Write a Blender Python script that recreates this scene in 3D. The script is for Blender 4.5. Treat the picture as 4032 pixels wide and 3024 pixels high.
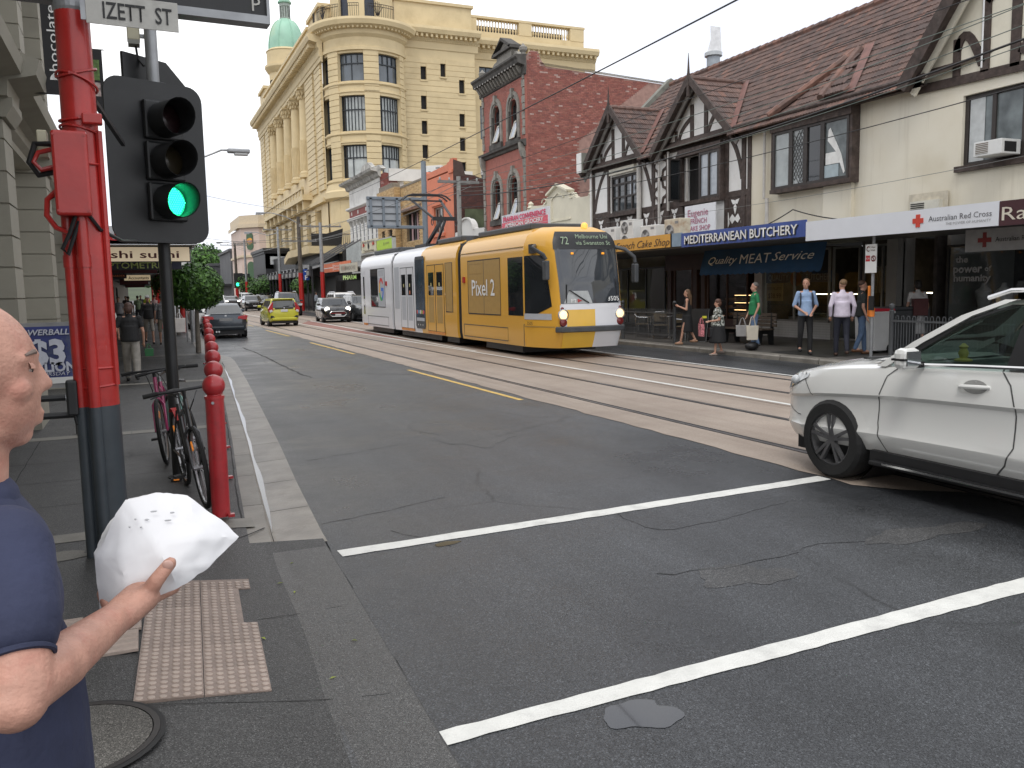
import bpy, bmesh, math, random
from mathutils import Vector as V, Matrix as M
PI = math.pi
for o in list(bpy.data.objects): bpy.data.objects.remove(o, do_unlink=True)
SC = bpy.context.scene
COL = SC.collection
RN = random.Random(11)
# ------------------------------------------------ camera, sky, sun, exposure
cd = bpy.data.cameras.new('camera'); cam = bpy.data.objects.new('camera', cd); COL.objects.link(cam)
cd.sensor_width = 36; cd.sensor_fit = 'HORIZONTAL'; cd.lens = 29.91; cd.clip_start = .05; cd.clip_end = 3000
Rm = [(.91640522, -.06297442, .39526661), (-.39976813, -.09547812, .91163006), (-.01967006, -.99343754, -.11267182)]
cam.matrix_world = M(((Rm[0][0], -Rm[0][1], -Rm[0][2], 0), (Rm[1][0], -Rm[1][1], -Rm[1][2], 0),
                      (Rm[2][0], -Rm[2][1], -Rm[2][2], 1.9), (0, 0, 0, 1)))
SC.camera = cam
W = bpy.data.worlds.new('World'); SC.world = W; W.use_nodes = True
def make_world():
    nt = W.node_tree; N = nt.nodes; L = nt.links; N.clear()
    out = N.new('ShaderNodeOutputWorld'); bg = N.new('ShaderNodeBackground'); bg.inputs[1].default_value = .1
    sky = N.new('ShaderNodeTexSky'); sky.sky_type = 'NISHITA'; sky.sun_disc = False
    sky.sun_elevation = math.radians(58); sky.sun_rotation = math.radians(215); sky.air_density = 1; sky.dust_density = 2
    tc = N.new('ShaderNodeTexCoord'); mp = N.new('ShaderNodeMapping'); mp.inputs['Scale'].default_value = (1, 1, 2.6)
    n1 = N.new('ShaderNodeTexNoise'); n1.inputs['Scale'].default_value = 2.3; n1.inputs['Detail'].default_value = 6; n1.inputs['Roughness'].default_value = .55
    cr = N.new('ShaderNodeValToRGB'); e = cr.color_ramp.elements
    e[0].position = .36; e[0].color = (9.3, 9.7, 10.9, 1); e[1].position = .58; e[1].color = (13.2, 13.2, 13.3, 1)
    mx = N.new('ShaderNodeMixRGB'); mx.inputs[0].default_value = .93
    L.new(tc.outputs['Generated'], mp.inputs[0]); L.new(mp.outputs[0], n1.inputs['Vector']); L.new(n1.outputs['Fac'], cr.inputs[0])
    L.new(sky.outputs[0], mx.inputs[1]); L.new(cr.outputs[0], mx.inputs[2]); L.new(mx.outputs[0], bg.inputs[0]); L.new(bg.outputs[0], out.inputs[0])
make_world()
sl = bpy.data.lights.new('sun', 'SUN'); sl.energy = .9; sl.angle = math.radians(18); sl.color = (1, .97, .92)
so = bpy.data.objects.new('sun', sl); COL.objects.link(so); so.rotation_euler = (math.radians(32), 0, math.radians(-35))
VS = SC.view_settings; SC.display_settings.display_device = 'sRGB'; VS.view_transform = 'Standard'; VS.look = 'None'; VS.exposure = .22; VS.gamma = 1; VS.use_curve_mapping = False
SC.render.engine = 'CYCLES'; SC.cycles.max_bounces = 6; SC.cycles.transparent_max_bounces = 12
# ------------------------------------------------ materials
MATS = {}
def mat(n, c=(.5, .5, .5), r=.6, m=0, var=.12, sc=5, bump=0, bsc=80, coat=0, emit=0, spec=.5, dirt=None, dsc=.8, damt=.5, rnd=0, rvar=0):
    if n in MATS: return MATS[n]
    k = bpy.data.materials.new(n); MATS[n] = k; k.use_nodes = True; nt = k.node_tree; N = nt.nodes; L = nt.links
    b = N['Principled BSDF']; b.inputs['Roughness'].default_value = r; b.inputs['Metallic'].default_value = m
    b.inputs['Specular IOR Level'].default_value = spec; b.inputs['Coat Weight'].default_value = coat; b.inputs['Coat Roughness'].default_value = .05
    tc = N.new('ShaderNodeTexCoord')
    nz = N.new('ShaderNodeTexNoise'); nz.inputs['Scale'].default_value = sc; nz.inputs['Detail'].default_value = 5; L.new(tc.outputs['Object'], nz.inputs['Vector'])
    cr = N.new('ShaderNodeValToRGB'); e = cr.color_ramp.elements
    e[0].position = .3; e[1].position = .7
    e[0].color = tuple(max(0, x*(1-var)) for x in c)+(1,); e[1].color = tuple(min(1, x*(1+var)) for x in c)+(1,)
    L.new(nz.outputs['Fac'], cr.inputs[0]); col = cr.outputs[0]
    if dirt:
        n2 = N.new('ShaderNodeTexNoise'); n2.inputs['Scale'].default_value = dsc; n2.inputs['Detail'].default_value = 8; n2.inputs['Roughness'].default_value = .7
        L.new(tc.outputs['Object'], n2.inputs['Vector'])
        mr = N.new('ShaderNodeMapRange'); mr.inputs['From Min'].default_value = .5; mr.inputs['From Max'].default_value = .75; mr.inputs['To Max'].default_value = damt
        L.new(n2.outputs['Fac'], mr.inputs['Value'])
        mx = N.new('ShaderNodeMixRGB'); mx.inputs[2].default_value = tuple(dirt)+(1,); L.new(mr.outputs[0], mx.inputs[0]); L.new(col, mx.inputs[1]); col = mx.outputs[0]
    if rnd:
        oi = N.new('ShaderNodeObjectInfo'); mr = N.new('ShaderNodeMapRange'); mr.inputs['To Min'].default_value = 1-rnd; mr.inputs['To Max'].default_value = 1+rnd
        L.new(oi.outputs['Random'], mr.inputs['Value']); mx = N.new('ShaderNodeMixRGB'); mx.blend_type = 'MULTIPLY'; mx.inputs[0].default_value = 1
        L.new(col, mx.inputs[1]); L.new(mr.outputs[0], mx.inputs[2]); col = mx.outputs[0]
    L.new(col, b.inputs['Base Color'])
    if rvar:
        mr = N.new('ShaderNodeMapRange'); mr.inputs['To Min'].default_value = r-rvar; mr.inputs['To Max'].default_value = r+rvar; mr.inputs['From Min'].default_value = .3; mr.inputs['From Max'].default_value = .7
        L.new(nz.outputs['Fac'], mr.inputs['Value']); L.new(mr.outputs[0], b.inputs['Roughness'])
    if bump:
        nb = N.new('ShaderNodeTexNoise'); nb.inputs['Scale'].default_value = bsc; nb.inputs['Detail'].default_value = 4; L.new(tc.outputs['Object'], nb.inputs['Vector'])
        bp = N.new('ShaderNodeBump'); bp.inputs['Strength'].default_value = bump; bp.inputs['Distance'].default_value = .01
        L.new(nb.outputs['Fac'], bp.inputs['Height']); L.new(bp.outputs[0], b.inputs['Normal'])
    if emit: b.inputs['Emission Color'].default_value = tuple(c)+(1,); b.inputs['Emission Strength'].default_value = emit
    return k
def glass(n, tint=(.35, .4, .4), trans=.5, r=.02):
    if n in MATS: return MATS[n]
    k = bpy.data.materials.new(n); MATS[n] = k; k.use_nodes = True; nt = k.node_tree; N = nt.nodes; L = nt.links; N.clear()
    out = N.new('ShaderNodeOutputMaterial'); t = N.new('ShaderNodeBsdfTransparent'); t.inputs[0].default_value = tuple(x*trans for x in tint)+(1,)
    g = N.new('ShaderNodeBsdfGlossy'); g.inputs['Roughness'].default_value = r; lw = N.new('ShaderNodeLayerWeight'); pw = N.new('ShaderNodeMath'); pw.operation = 'POWER'; pw.inputs[1].default_value = 4.5; L.new(lw.outputs['Facing'], pw.inputs[0])
    f = N.new('ShaderNodeMath'); f.operation = 'MULTIPLY_ADD'; f.inputs[1].default_value = .9; f.inputs[2].default_value = .05; L.new(pw.outputs[0], f.inputs[0])
    mx = N.new('ShaderNodeMixShader'); L.new(f.outputs[0], mx.inputs[0]); L.new(t.outputs[0], mx.inputs[1]); L.new(g.outputs[0], mx.inputs[2]); L.new(mx.outputs[0], out.inputs[0])
    return k
def nmat(n, fn):
    if n in MATS: return MATS[n]
    k = bpy.data.materials.new(n); MATS[n] = k; k.use_nodes = True; fn(k.node_tree, k.node_tree.nodes, k.node_tree.links, k.node_tree.nodes['Principled BSDF']); return k
def nn(N, t, **kw):
    x = N.new('ShaderNode'+t)
    for a, v in kw.items(): x.inputs[a.replace('_', ' ')].default_value = v
    return x
def ramp(N, L, src, stops):
    cr = N.new('ShaderNodeValToRGB'); el = cr.color_ramp.elements
    while len(el) < len(stops): el.new(.5)
    for e, (p, c) in zip(el, stops): e.position = p; e.color = (c[0], c[1], c[2], 1) if hasattr(c, '__len__') else (c, c, c, 1)
    L.new(src, cr.inputs[0]); return cr.outputs[0]
def mixc(N, L, fac, a, b, mode='MIX'):
    m = N.new('ShaderNodeMixRGB'); m.blend_type = mode
    for i, s in enumerate((fac, a, b)):
        if hasattr(s, 'default_value'): L.new(s, m.inputs[i])
        else: m.inputs[i].default_value = s if i == 0 else (tuple(s)+(1,))
    return m.outputs[0]
# ------------------------------------------------ mesh builder
class MB:
    def __init__(s): s.v = []; s.f = []
    def add(s, vs, fs):
        o = len(s.v); s.v += [tuple(p) for p in vs]; s.f += [tuple(i+o for i in f) for f in fs]; return s
    def b(s, x0, x1, y0, y1, z0, z1):
        return s.add([(x0, y0, z0), (x1, y0, z0), (x1, y1, z0), (x0, y1, z0), (x0, y0, z1), (x1, y0, z1), (x1, y1, z1), (x0, y1, z1)],
                     [(0, 3, 2, 1), (4, 5, 6, 7), (0, 1, 5, 4), (1, 2, 6, 5), (2, 3, 7, 6), (3, 0, 4, 7)])
    def obx(s, c, sx, sy, sz, m=None):
        o = len(s.v); s.b(-sx/2, sx/2, -sy/2, sy/2, -sz/2, sz/2); c = V(c)
        for i in range(o, len(s.v)): s.v[i] = tuple(c+((m @ V(s.v[i])) if m else V(s.v[i])))
        return s
    def bar(s, p0, p1, w, h, up=(0, 0, 1)):
        p0, p1 = V(p0), V(p1); d = (p1-p0).normalized(); u = V(up)
        if abs(d.dot(u)) > .99: u = V((0, 1, 0))
        x = d.cross(u).normalized(); z = x.cross(d)
        q = [(-w/2, -h/2), (w/2, -h/2), (w/2, h/2), (-w/2, h/2)]
        return s.add([p+x*a+z*b for p in (p0, p1) for a, b in q], [(0, 3, 2, 1), (4, 5, 6, 7), (0, 1, 5, 4), (1, 2, 6, 5), (2, 3, 7, 6), (3, 0, 4, 7)][:6])
    def pr(s, pts, ax, a, b):
        # polygon pts (2d) extruded along axis ax from a to b
        n = len(pts)
        def P(p, t): return {'x': (t, p[0], p[1]), 'y': (p[0], t, p[1]), 'z': (p[0], p[1], t)}[ax]
        ar = sum(pts[i][0]*pts[(i+1) % n][1]-pts[(i+1) % n][0]*pts[i][1] for i in range(n))
        if (ar < 0) != (ax == 'y') and True: pts = pts[::-1]
        vs = [P(p, min(a, b)) for p in pts]+[P(p, max(a, b)) for p in pts]
        return s.add(vs, [tuple(range(n))[::-1], tuple(range(n, 2*n))]+[(i, (i+1) % n, n+(i+1) % n, n+i) for i in range(n)])
    def cy(s, p0, p1, r0, r1=None, n=12, cap=True):
        r1 = r0 if r1 is None else r1; p0, p1 = V(p0), V(p1); d = (p1-p0).normalized()
        u = V((0, 0, 1)) if abs(d.z) < .9 else V((1, 0, 0)); x = d.cross(u).normalized(); y = d.cross(x)
        A = [2*PI*i/n for i in range(n)]
        vs = [p+(x*math.cos(a)+y*math.sin(a))*r for p, r in ((p0, r0), (p1, r1)) for a in A]
        fs = [(i, n+i, n+(i+1) % n, (i+1) % n) for i in range(n)]
        if cap: fs += [tuple(range(n)), tuple(range(n, 2*n))[::-1]]
        return s.add(vs, fs)
    def tube(s, pts, r, n=6, cap=True, closed=False):
        pts = [V(p) for p in pts]; k = len(pts); vs = []; ref = V((0, 0, 1)); last = None
        for i, p in enumerate(pts):
            a = pts[(i-1) % k] if (closed or i) else pts[0]; b = pts[(i+1) % k] if (closed or i < k-1) else pts[-1]
            d = (b-a).normalized()
            if last is None: u = ref if abs(d.z) < .9 else V((1, 0, 0)); x = d.cross(u).normalized()
            else: x = (last-d*last.dot(d)).normalized()
            last = x; y = d.cross(x); rr = r[i] if hasattr(r, '__len__') else r
            vs += [p+(x*math.cos(2*PI*j/n)+y*math.sin(2*PI*j/n))*rr for j in range(n)]
        fs = [(i*n+j, ((i+1) % k)*n+j, ((i+1) % k)*n+(j+1) % n, i*n+(j+1) % n) for i in range(k if closed else k-1) for j in range(n)]
        if cap and not closed: fs += [tuple(range(n)), tuple(range((k-1)*n, k*n))[::-1]]
        return s.add(vs, fs)
    def la(s, prof, c=(0, 0, 0), n=16, m=None, cap=True):
        # lathe (r,z) about z
        c = V(c); vs = []
        for r, z in prof:
            for j in range(n):
                p = V((r*math.cos(2*PI*j/n), r*math.sin(2*PI*j/n), z)); vs.append(c+((m @ p) if m else p))
        k = len(prof); fs = [(i*n+j, i*n+(j+1) % n, (i+1)*n+(j+1) % n, (i+1)*n+j) for i in range(k-1) for j in range(n)]
        fs += [tuple(range(n))[::-1], tuple(range((k-1)*n, k*n))] if cap else []
        return s.add(vs, fs)
    def el(s, c, rx, ry, rz, n=12, k=8, m=None):
        prof = []; o = len(s.v)
        s.la([(max(.001, math.sin(PI*i/k)), -math.cos(PI*i/k)) for i in range(k+1)], n=n)
        c = V(c)
        for i in range(o, len(s.v)):
            p = V(s.v[i]); p = V((p.x*rx, p.y*ry, p.z*rz)); s.v[i] = tuple(c+((m @ p) if m else p))
        return s
    def cap(s, p0, p1, r0, r1, n=10, fx=1.0, m=None):
        # tapered capsule
        p0, p1 = V(p0), V(p1); d = p1-p0; l = d.length; d = d/l if l > 1e-6 else V((0, 0, 1))
        u = V((1, 0, 0)) if abs(d.x) < .8 else V((0, 1, 0)); x = (u-d*u.dot(d)).normalized(); y = d.cross(x)
        prof = [(r0*math.sin(a), -r0*math.cos(a)) for a in (.01, .5, 1.0, PI/2)]+[(r1*math.sin(a), l-r1*math.cos(a)) for a in (PI/2, 2.14, 2.64, 3.13)]
        return s.la(prof, p0, n, M((x*fx, y, d)).transposed())
    def q(s, *p): return s.add(p, [tuple(range(len(p)))])
    def grid(s, rows, closed=False, cap=False):
        k = len(rows); n = len(rows[0]); fs = []
        for i in range(k-1):
            for j in range(n if closed else n-1): fs.append((i*n+j, i*n+(j+1) % n, (i+1)*n+(j+1) % n, (i+1)*n+j))
        if cap: fs += [tuple(range(n))[::-1], tuple(range((k-1)*n, k*n))]
        return s.add([p for r in rows for p in r], fs)
    def xf(s, m, o=0):
        for i in range(o, len(s.v)): s.v[i] = tuple(m @ V(s.v[i]))
        return s
    def mesh(s, name):
        me = bpy.data.meshes.new(name); me.from_pydata(s.v, [], s.f); me.update(); return me
ROOT = {}
def link(name, me, m=None, parent=None, smooth=False, world=False, loc=None, ang=None):
    if m is not None and me is not None:
        me.materials.clear()
        for x in (m if isinstance(m, (list, tuple)) else [m]): me.materials.append(x)
    o = bpy.data.objects.new(name, me); COL.objects.link(o)
    if parent is not None:
        o.parent = parent
        if world: me.transform(wm(parent).inverted())
    if smooth and me is not None:
        bm = bmesh.new(); bm.from_mesh(me); bmesh.ops.recalc_face_normals(bm, faces=bm.faces)
        a = math.radians(smooth if smooth is not True else 40)
        for f in bm.faces: f.smooth = True
        for e in bm.edges:
            if len(e.link_faces) == 2 and e.calc_face_angle(0) > a: e.smooth = False
        bm.to_mesh(me); bm.free()
    if loc is not None: o.location = loc
    return o
def wm(o):
    m = M.Translation(o.location) @ o.rotation_euler.to_matrix().to_4x4()
    return (wm(o.parent) @ m) if o.parent else m
def ob(name, mb, m=None, parent=None, smooth=False, world=False, kind=None, bevel=0, **kw):
    me = mb.mesh(name)
    if bevel:
        bm = bmesh.new(); bm.from_mesh(me); bmesh.ops.remove_doubles(bm, verts=bm.verts, dist=1e-5)
        es = [e for e in bm.edges if len(e.link_faces) == 2 and e.calc_face_angle(0) > .5]
        bmesh.ops.bevel(bm, geom=es, offset=bevel, segments=2, profile=.5, affect='EDGES', clamp_overlap=True); bm.to_mesh(me); bm.free()
    o = link(name, me, m, parent, smooth, world)
    if kind: o['kind'] = kind
    for a, v in kw.items(): o[a] = v
    return o
def thing(name, label, cat, loc=(0, 0, 0), rz=0, group=None):
    o = bpy.data.objects.new(name, None); COL.objects.link(o); o.empty_display_size = .2; o.location = loc; o.rotation_euler = (0, 0, rz)
    return tag(o, label, cat, group)
def tag(o, label, cat, group=None):
    o['label'] = label; o['category'] = cat
    if group: o['group'] = group
    return o
def single(name, mb, m, label, cat, group=None, smooth=False, bevel=0): return tag(ob(name, mb, m, None, smooth, False, None, bevel), label, cat, group)
def struct(name, mb, m, smooth=False, parent=None):
    o = ob(name, mb, m, parent, smooth)
    if parent is None: o['kind'] = 'structure'
    return o
def kids(o): return [c for c in o.children]
def dup(root, loc=None, rz=None, label=None, group=None, skip=()):
    def cp(o, par):
        c = o.copy(); COL.objects.link(c)
        if par: c.parent = par; c.matrix_parent_inverse = o.matrix_parent_inverse.copy()
        for ch in kids(o):
            if ch.name.split('.')[0] not in skip: cp(ch, c)
        return c
    r = cp(root, None)
    if loc is not None: r.location = loc
    if rz is not None: r.rotation_euler = (0, 0, rz)
    if label: r['label'] = label
    if group: r['group'] = group
    return r
def inst(name, me, parent, loc, rot=None, scl=None, m=None):
    o = bpy.data.objects.new(name, me); COL.objects.link(o); o.parent = parent; o.location = loc
    if rot: o.rotation_euler = rot
    if scl: o.scale = scl
    return o
TXT = {}
def text(body, h, o, right, up, m, parent=None, w=None, bold=0, shear=0, ext=.004, al='CENTER', name='lettering', world=True):
    # lettering: cap height h, centred at o, running along 'right' with 'up'
    cu = bpy.data.curves.new('t', 'FONT'); cu.body = body; cu.size = 1; cu.extrude = 0; cu.offset = bold; cu.shear = shear; cu.resolution_u = 2
    t = bpy.data.objects.new('t', cu); me = bpy.data.meshes.new_from_object(t); bpy.data.objects.remove(t); bpy.data.curves.remove(cu)
    xs = [v.co.x for v in me.vertices]; ys = [v.co.y for v in me.vertices]
    if not xs: return None
    cx, cy_ = (min(xs)+max(xs))/2, (min(ys)+max(ys))/2; hh = h/.73; ww = (w/(max(xs)-min(xs))) if w else hh
    R, U = V(right).normalized(), V(up).normalized(); Nn = R.cross(U); o = V(o)
    cyb = .365
    for v in me.vertices: v.co = o+R*((v.co.x-cx)*ww)+U*((v.co.y-cyb)*hh)+Nn*ext
    me.name = name
    return link(name, me, m, parent, world=world and parent is not None)
# ------------------------------------------------ ground materials
def asphalt(n, base, wet=.25, grey=.085, light=.11, scale=1.0):
    def fn(nt, N, L, b):
        tc = nn(N, 'TexCoord'); P = tc.outputs['Object']
        v = nn(N, 'TexVoronoi', Scale=150/scale); L.new(P, v.inputs['Vector'])
        spk = ramp(N, L, v.outputs['Color'], [(.25, .45), (.75, 1.25), (.9, 2.3), (1, 3.2)])
        big = nn(N, 'TexNoise', Scale=.45, Detail=8, Roughness=.65); L.new(P, big.inputs['Vector'])
        bc = ramp(N, L, big.outputs['Fac'], [(.3, tuple(x*.78 for x in base)), (.5, base), (.62, tuple(x*1.25 for x in base)), (.75, tuple(x*.95 for x in base))])
        mp = nn(N, 'Mapping', Scale=(1.6, .12, 1)); L.new(P, mp.inputs[0])
        st = nn(N, 'TexNoise', Scale=1.0, Detail=5); L.new(mp.outputs[0], st.inputs['Vector'])
        sc = ramp(N, L, st.outputs['Fac'], [(.35, .8), (.65, 1.2)])
        c = mixc(N, L, 1, bc, spk, 'MULTIPLY'); c = mixc(N, L, 1, c, sc, 'MULTIPLY')
        v2 = nn(N, 'TexVoronoi', Scale=.33); v2.feature = 'DISTANCE_TO_EDGE'
        nz = nn(N, 'TexNoise', Scale=1.4, Detail=6); L.new(P, nz.inputs['Vector'])
        pv = mixc(N, L, .25, P, nz.outputs['Color']); L.new(pv, v2.inputs['Vector'])
        ck = ramp(N, L, v2.outputs['Distance'], [(0, .35), (.0035, .6), (.006, 1)])
        gate = ramp(N, L, big.outputs['Fac'], [(.48, 0), (.6, 1)])
        ck = mixc(N, L, gate, (1, 1, 1), ck); c = mixc(N, L, 1, c, ck, 'MULTIPLY'); L.new(c, b.inputs['Base Color'])
        rg = ramp(N, L, big.outputs['Fac'], [(.3, wet), (.5, wet+.2), (.7, wet+.32)]); L.new(rg, b.inputs['Roughness'])
        bp = nn(N, 'Bump', Strength=.45, Distance=.005); L.new(v.outputs['Distance'], bp.inputs['Height']); L.new(bp.outputs[0], b.inputs['Normal'])
    return nmat(n, fn)
ASPH = asphalt('asphalt', (.046, .049, .053), .2)
ASPH2 = asphalt('pavement_asphalt', (.052, .052, .051), .33, scale=.8)
def concfn(nt, N, L, b):
    tc = nn(N, 'TexCoord'); P = tc.outputs['Object']
    a = nn(N, 'TexNoise', Scale=.6, Detail=9, Roughness=.7); L.new(P, a.inputs['Vector'])
    c = ramp(N, L, a.outputs['Fac'], [(.3, (.26, .205, .165)), (.55, (.335, .275, .225)), (.75, (.38, .315, .26))])
    mp = nn(N, 'Mapping', Scale=(2.2, .05, 1)); L.new(P, mp.inputs[0]); s = nn(N, 'TexNoise', Scale=1, Detail=6); L.new(mp.outputs[0], s.inputs['Vector'])
    c = mixc(N, L, 1, c, ramp(N, L, s.outputs['Fac'], [(.36, (.84, .82, .8)), (.5, (1, 1, 1)), (.7, (1.08, 1.06, 1.05))]), 'MULTIPLY')
    f = nn(N, 'TexNoise', Scale=45, Detail=4); L.new(P, f.inputs['Vector'])
    c = mixc(N, L, 1, c, ramp(N, L, f.outputs['Fac'], [(.3, .86), (.7, 1.1)]), 'MULTIPLY'); L.new(c, b.inputs['Base Color'])
    b.inputs['Roughness'].default_value = .62
    bp = nn(N, 'Bump', Strength=.3, Distance=.004); L.new(f.outputs['Fac'], bp.inputs['Height']); L.new(bp.outputs[0], b.inputs['Normal'])
CONC = nmat('slab_concrete', concfn)
KERB = mat('kerb_concrete', (.2, .185, .16), .5, var=.2, sc=3, bump=.4, bsc=60, dirt=(.1, .085, .07), dsc=2.2, damt=.7, rnd=.12)
CHAN = mat('channel_stone', (.215, .195, .168), .42, var=.25, sc=2.5, bump=.3, bsc=40, dirt=(.12, .1, .08), dsc=3, damt=.8, rnd=.12)
PALE = mat('pale_stone', (.2, .19, .165), .6, var=.18, sc=4, bump=.3, bsc=60, dirt=(.1, .095, .085), dsc=2, damt=.6, rnd=.1)
WATER = mat('wet_film', (.03, .03, .03), .04, var=.05, spec=.8)
WHITEP = mat('road_white', (.72, .72, .68), .55, var=.06, sc=9, dirt=(.3, .3, .29), dsc=4, damt=.55, bump=.3, bsc=110)
YELP = mat('road_yellow', (.62, .41, .1), .55, var=.1, sc=9, dirt=(.25, .2, .1), dsc=5, damt=.6, bump=.3, bsc=110)
LINEW = mat('worn_white', (.55, .5, .43), .6, var=.12, sc=6, dirt=(.34, .28, .23), dsc=3, damt=.9)
STEEL = mat('rail_steel', (.16, .145, .14), .38, .8, var=.25, sc=3)
BLK = mat('groove_black', (.016, .015, .015), .8, var=.2)
def sst(a, b, t): t = max(0, min(1, (t-a)/(b-a))); return t*t*(3-2*t)
# ------------------------------------------------ ground
struct('ground', MB().q((-1500, -60, -.05), (1500, -60, -.05), (1500, 1500, -.05), (-1500, 1500, -.05)), mat('ground_dull', (.09, .09, .085), .9, var=.2, sc=.05))
AE = [(.95, -6), (1.06, 3.2), (1.19, 6.65), (1.3, 8.4), (1.48, 10.85), (1.72, 14.56), (2.03, 19.44), (2.33, 25), (2.36, 26.4), (2.12, 28.2), (2.27, 34), (2.42, 42), (2.6, 70), (2.7, 420)]
def ae(y):
    for (a, b), (c, d) in zip(AE, AE[1:]):
        if y <= d: return a+(c-a)*(y-b)/(d-b)
    return AE[-1][0]
YS = [-6, -2, 0, 1, 2, 2.6, 3.2]+[3.2+.3*i for i in range(1, 78)]+[27, 28.2, 30, 34, 38, 42, 55, 70, 100, 150, 420]
rows = [[(ae(y)+(RN.uniform(-.012, .012) if y < 30 else 0), y, 0), (6.03, y, 0), (14.27, y, 0)] for y in YS]
struct('road', MB().grid(rows), ASPH)
rows = [[(6.03+RN.uniform(-.035, .035)+.62*(1-sst(5.2, 5.8, -6+.35*i)), -6+.35*i, .005), (8.9, -6+.35*i, .005), (11.95+RN.uniform(-.02, .02), -6+.35*i, .005)] for i in range(220)]+[[(6.0, 90, .005), (8.9, 90, .005), (11.95, 90, .005)], [(6, 420, .005), (8.9, 420, .005), (11.95, 420, .005)]]
struct('tram_track_slab', MB().grid(rows), CONC)
for i, x in enumerate((6.72, 8.155, 10.1, 11.535)):
    s = 1 if i % 2 else -1
    g = struct('tram_rail', MB().b(x-.03, x+.03, -6, 420, -.02, .0085), STEEL)
    ob('rail_groove', MB().b(min(x-s*.03, x-s*.085), max(x-s*.03, x-s*.085), -6, 420, -.02, .0072), BLK, g)
    ob('rail_joint', MB().b(min(x+s*.03, x+s*.05), max(x+s*.03, x+s*.05), -6, 420, -.02, .0066), BLK, g)
struct('slab_joint', MB().b(9.02, 9.045, -6, 90, -.02, .0068), mat('joint_brown', (.12, .09, .07), .8))
def strip(name, pts, m, z=.006):
    return struct(name, MB().add([(p[0], p[1], z) for p in pts], [tuple(range(len(pts)))]), m)
def wob(x0, y0, x1, y1, w0, w1, z, n=40, a=.006):
    # painted band with slightly ragged edges
    d = V((x1-x0, y1-y0, 0)); nr = V((-d.y, d.x, 0)).normalized(); rws = []
    for i in range(n+1):
        t = i/n; w = w0+(w1-w0)*t; p = V((x0, y0, z))+d*t
        rws.append([p+nr*(w/2+RN.uniform(-a, a)), p-nr*(w/2+RN.uniform(-a, a))])
    return MB().grid(rws)
struct('stop_line', wob(1.22, 6.02, 6.0, 6.24, .155, .17, .004), WHITEP)
struct('stop_line', wob(1.05, 3.27, 5.2, 3.44, .115, .17, .004), WHITEP)
for y0, y1 in ((13.06, 19.47), (25.31, 32.17), (37.5, 44.4), (50, 57), (62.5, 69.5)):
    struct('lane_dash', wob(5.83, y0, 5.76, y1, .1, .1, .004, 30, .004), YELP)
struct('lane_line', wob(9.24, -6, 9.14, 21, .1, .1, .009, 60, .006), WHITEP)
struct('lane_line', wob(9.14, 21, 8.67, 51.5, .1, .1, .009, 40, .004), WHITEP)
struct('lane_line', wob(8.67, 51.5, 8.6, 140, .1, .1, .009, 10, .004), WHITEP)
struct('lane_line', wob(9.25, 24, 9.55, 37.8, .1, .1, .009, 30, .004), WHITEP)
struct('lane_line', wob(9.55, 37.8, 10.1, 56, .1, .1, .009, 20, .004), WHITEP)
struct('red_median', MB().add([(9.2, 30, .0075), (9.5, 38, .0075), (10.0, 56, .0075), (8.75, 51.5, .0075), (8.95, 38, .0075)], [(0, 1, 2, 3, 4)]), mat('red_paint', (.26, .12, .095), .7, var=.15, sc=2))
struct('edge_line', wob(12.16, -6, 12.0, 60, .09, .09, .004, 90, .004), WHITEP)
CRK = mat('crack_tar', (.012, .012, .012), .75, var=.2)
def crack(pts, w=.02, z=.0022):
    out = []
    for (a, b), (c, d) in zip(pts, pts[1:]):
        n = max(2, int(math.hypot(c-a, d-b)/.12))
        out += [(a+(c-a)*i/n+RN.uniform(-.03, .03), b+(d-b)*i/n+RN.uniform(-.03, .03)) for i in range(n)]
    rws = [[(x-RN.uniform(.1, 1)*w/2, y-.3*w, z), (x+RN.uniform(.1, 1)*w/2, y+.3*w, z)] for x, y in out]
    struct('road_crack', MB().grid(rws), CRK)
crack([(3.55, 6.12), (3.54, 5.89), (3.59, 5.48), (3.89, 5.43), (4.72, 5.59), (5.23, 5.77)], .012)
crack([(3.2, 31), (3.29, 27.97), (3.31, 23.87), (3.31, 21.85), (3.33, 19.79), (3.42, 18.84)], .09); crack([(3.42, 18.84), (4.55, 19.26), (5.6, 18.3)], .03)
crack([(3.31, 23.8), (4.4, 24.3), (5.5, 24.1)], .03); crack([(1.25, 6.9), (1.9, 7.05), (2.6, 7.3)], .018); crack([(1.6, 9.6), (2.2, 9.8), (2.9, 10.1)], .02)
crack([(3.0, 4.6), (3.6, 4.5), (4.4, 4.62), (5.0, 4.5)], .012); crack([(1.7, 6.4), (1.95, 6.0), (2.0, 5.7)], .01)
def blob(name, cx, cy, rx, ry, m, z=.0026, n=40, rot=0, amp=.25):
    ph = [RN.uniform(0, 6.28) for _ in range(4)]; pts = []
    for i in range(n):
        a = 2*PI*i/n; r = 1+amp*(math.sin(2*a+ph[0])*.5+math.sin(3*a+ph[1])*.4+math.sin(5*a+ph[2])*.3+math.sin(9*a+ph[3])*.15)
        x, y = rx*r*math.cos(a), ry*r*math.sin(a); pts.append((cx+x*math.cos(rot)-y*math.sin(rot), cy+x*math.sin(rot)+y*math.cos(rot)))
    return strip(name, pts, m, z)
DAMP = asphalt('damp_asphalt', (.05, .052, .055), .08)
blob('puddle', 1.93, 3.08, .17, .13, WATER, .0028); blob('puddle', 2.0, 5.9, .1, .05, WATER, .0028)
GREYP = asphalt('pale_asphalt', (.06, .06, .06), .3)
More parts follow.
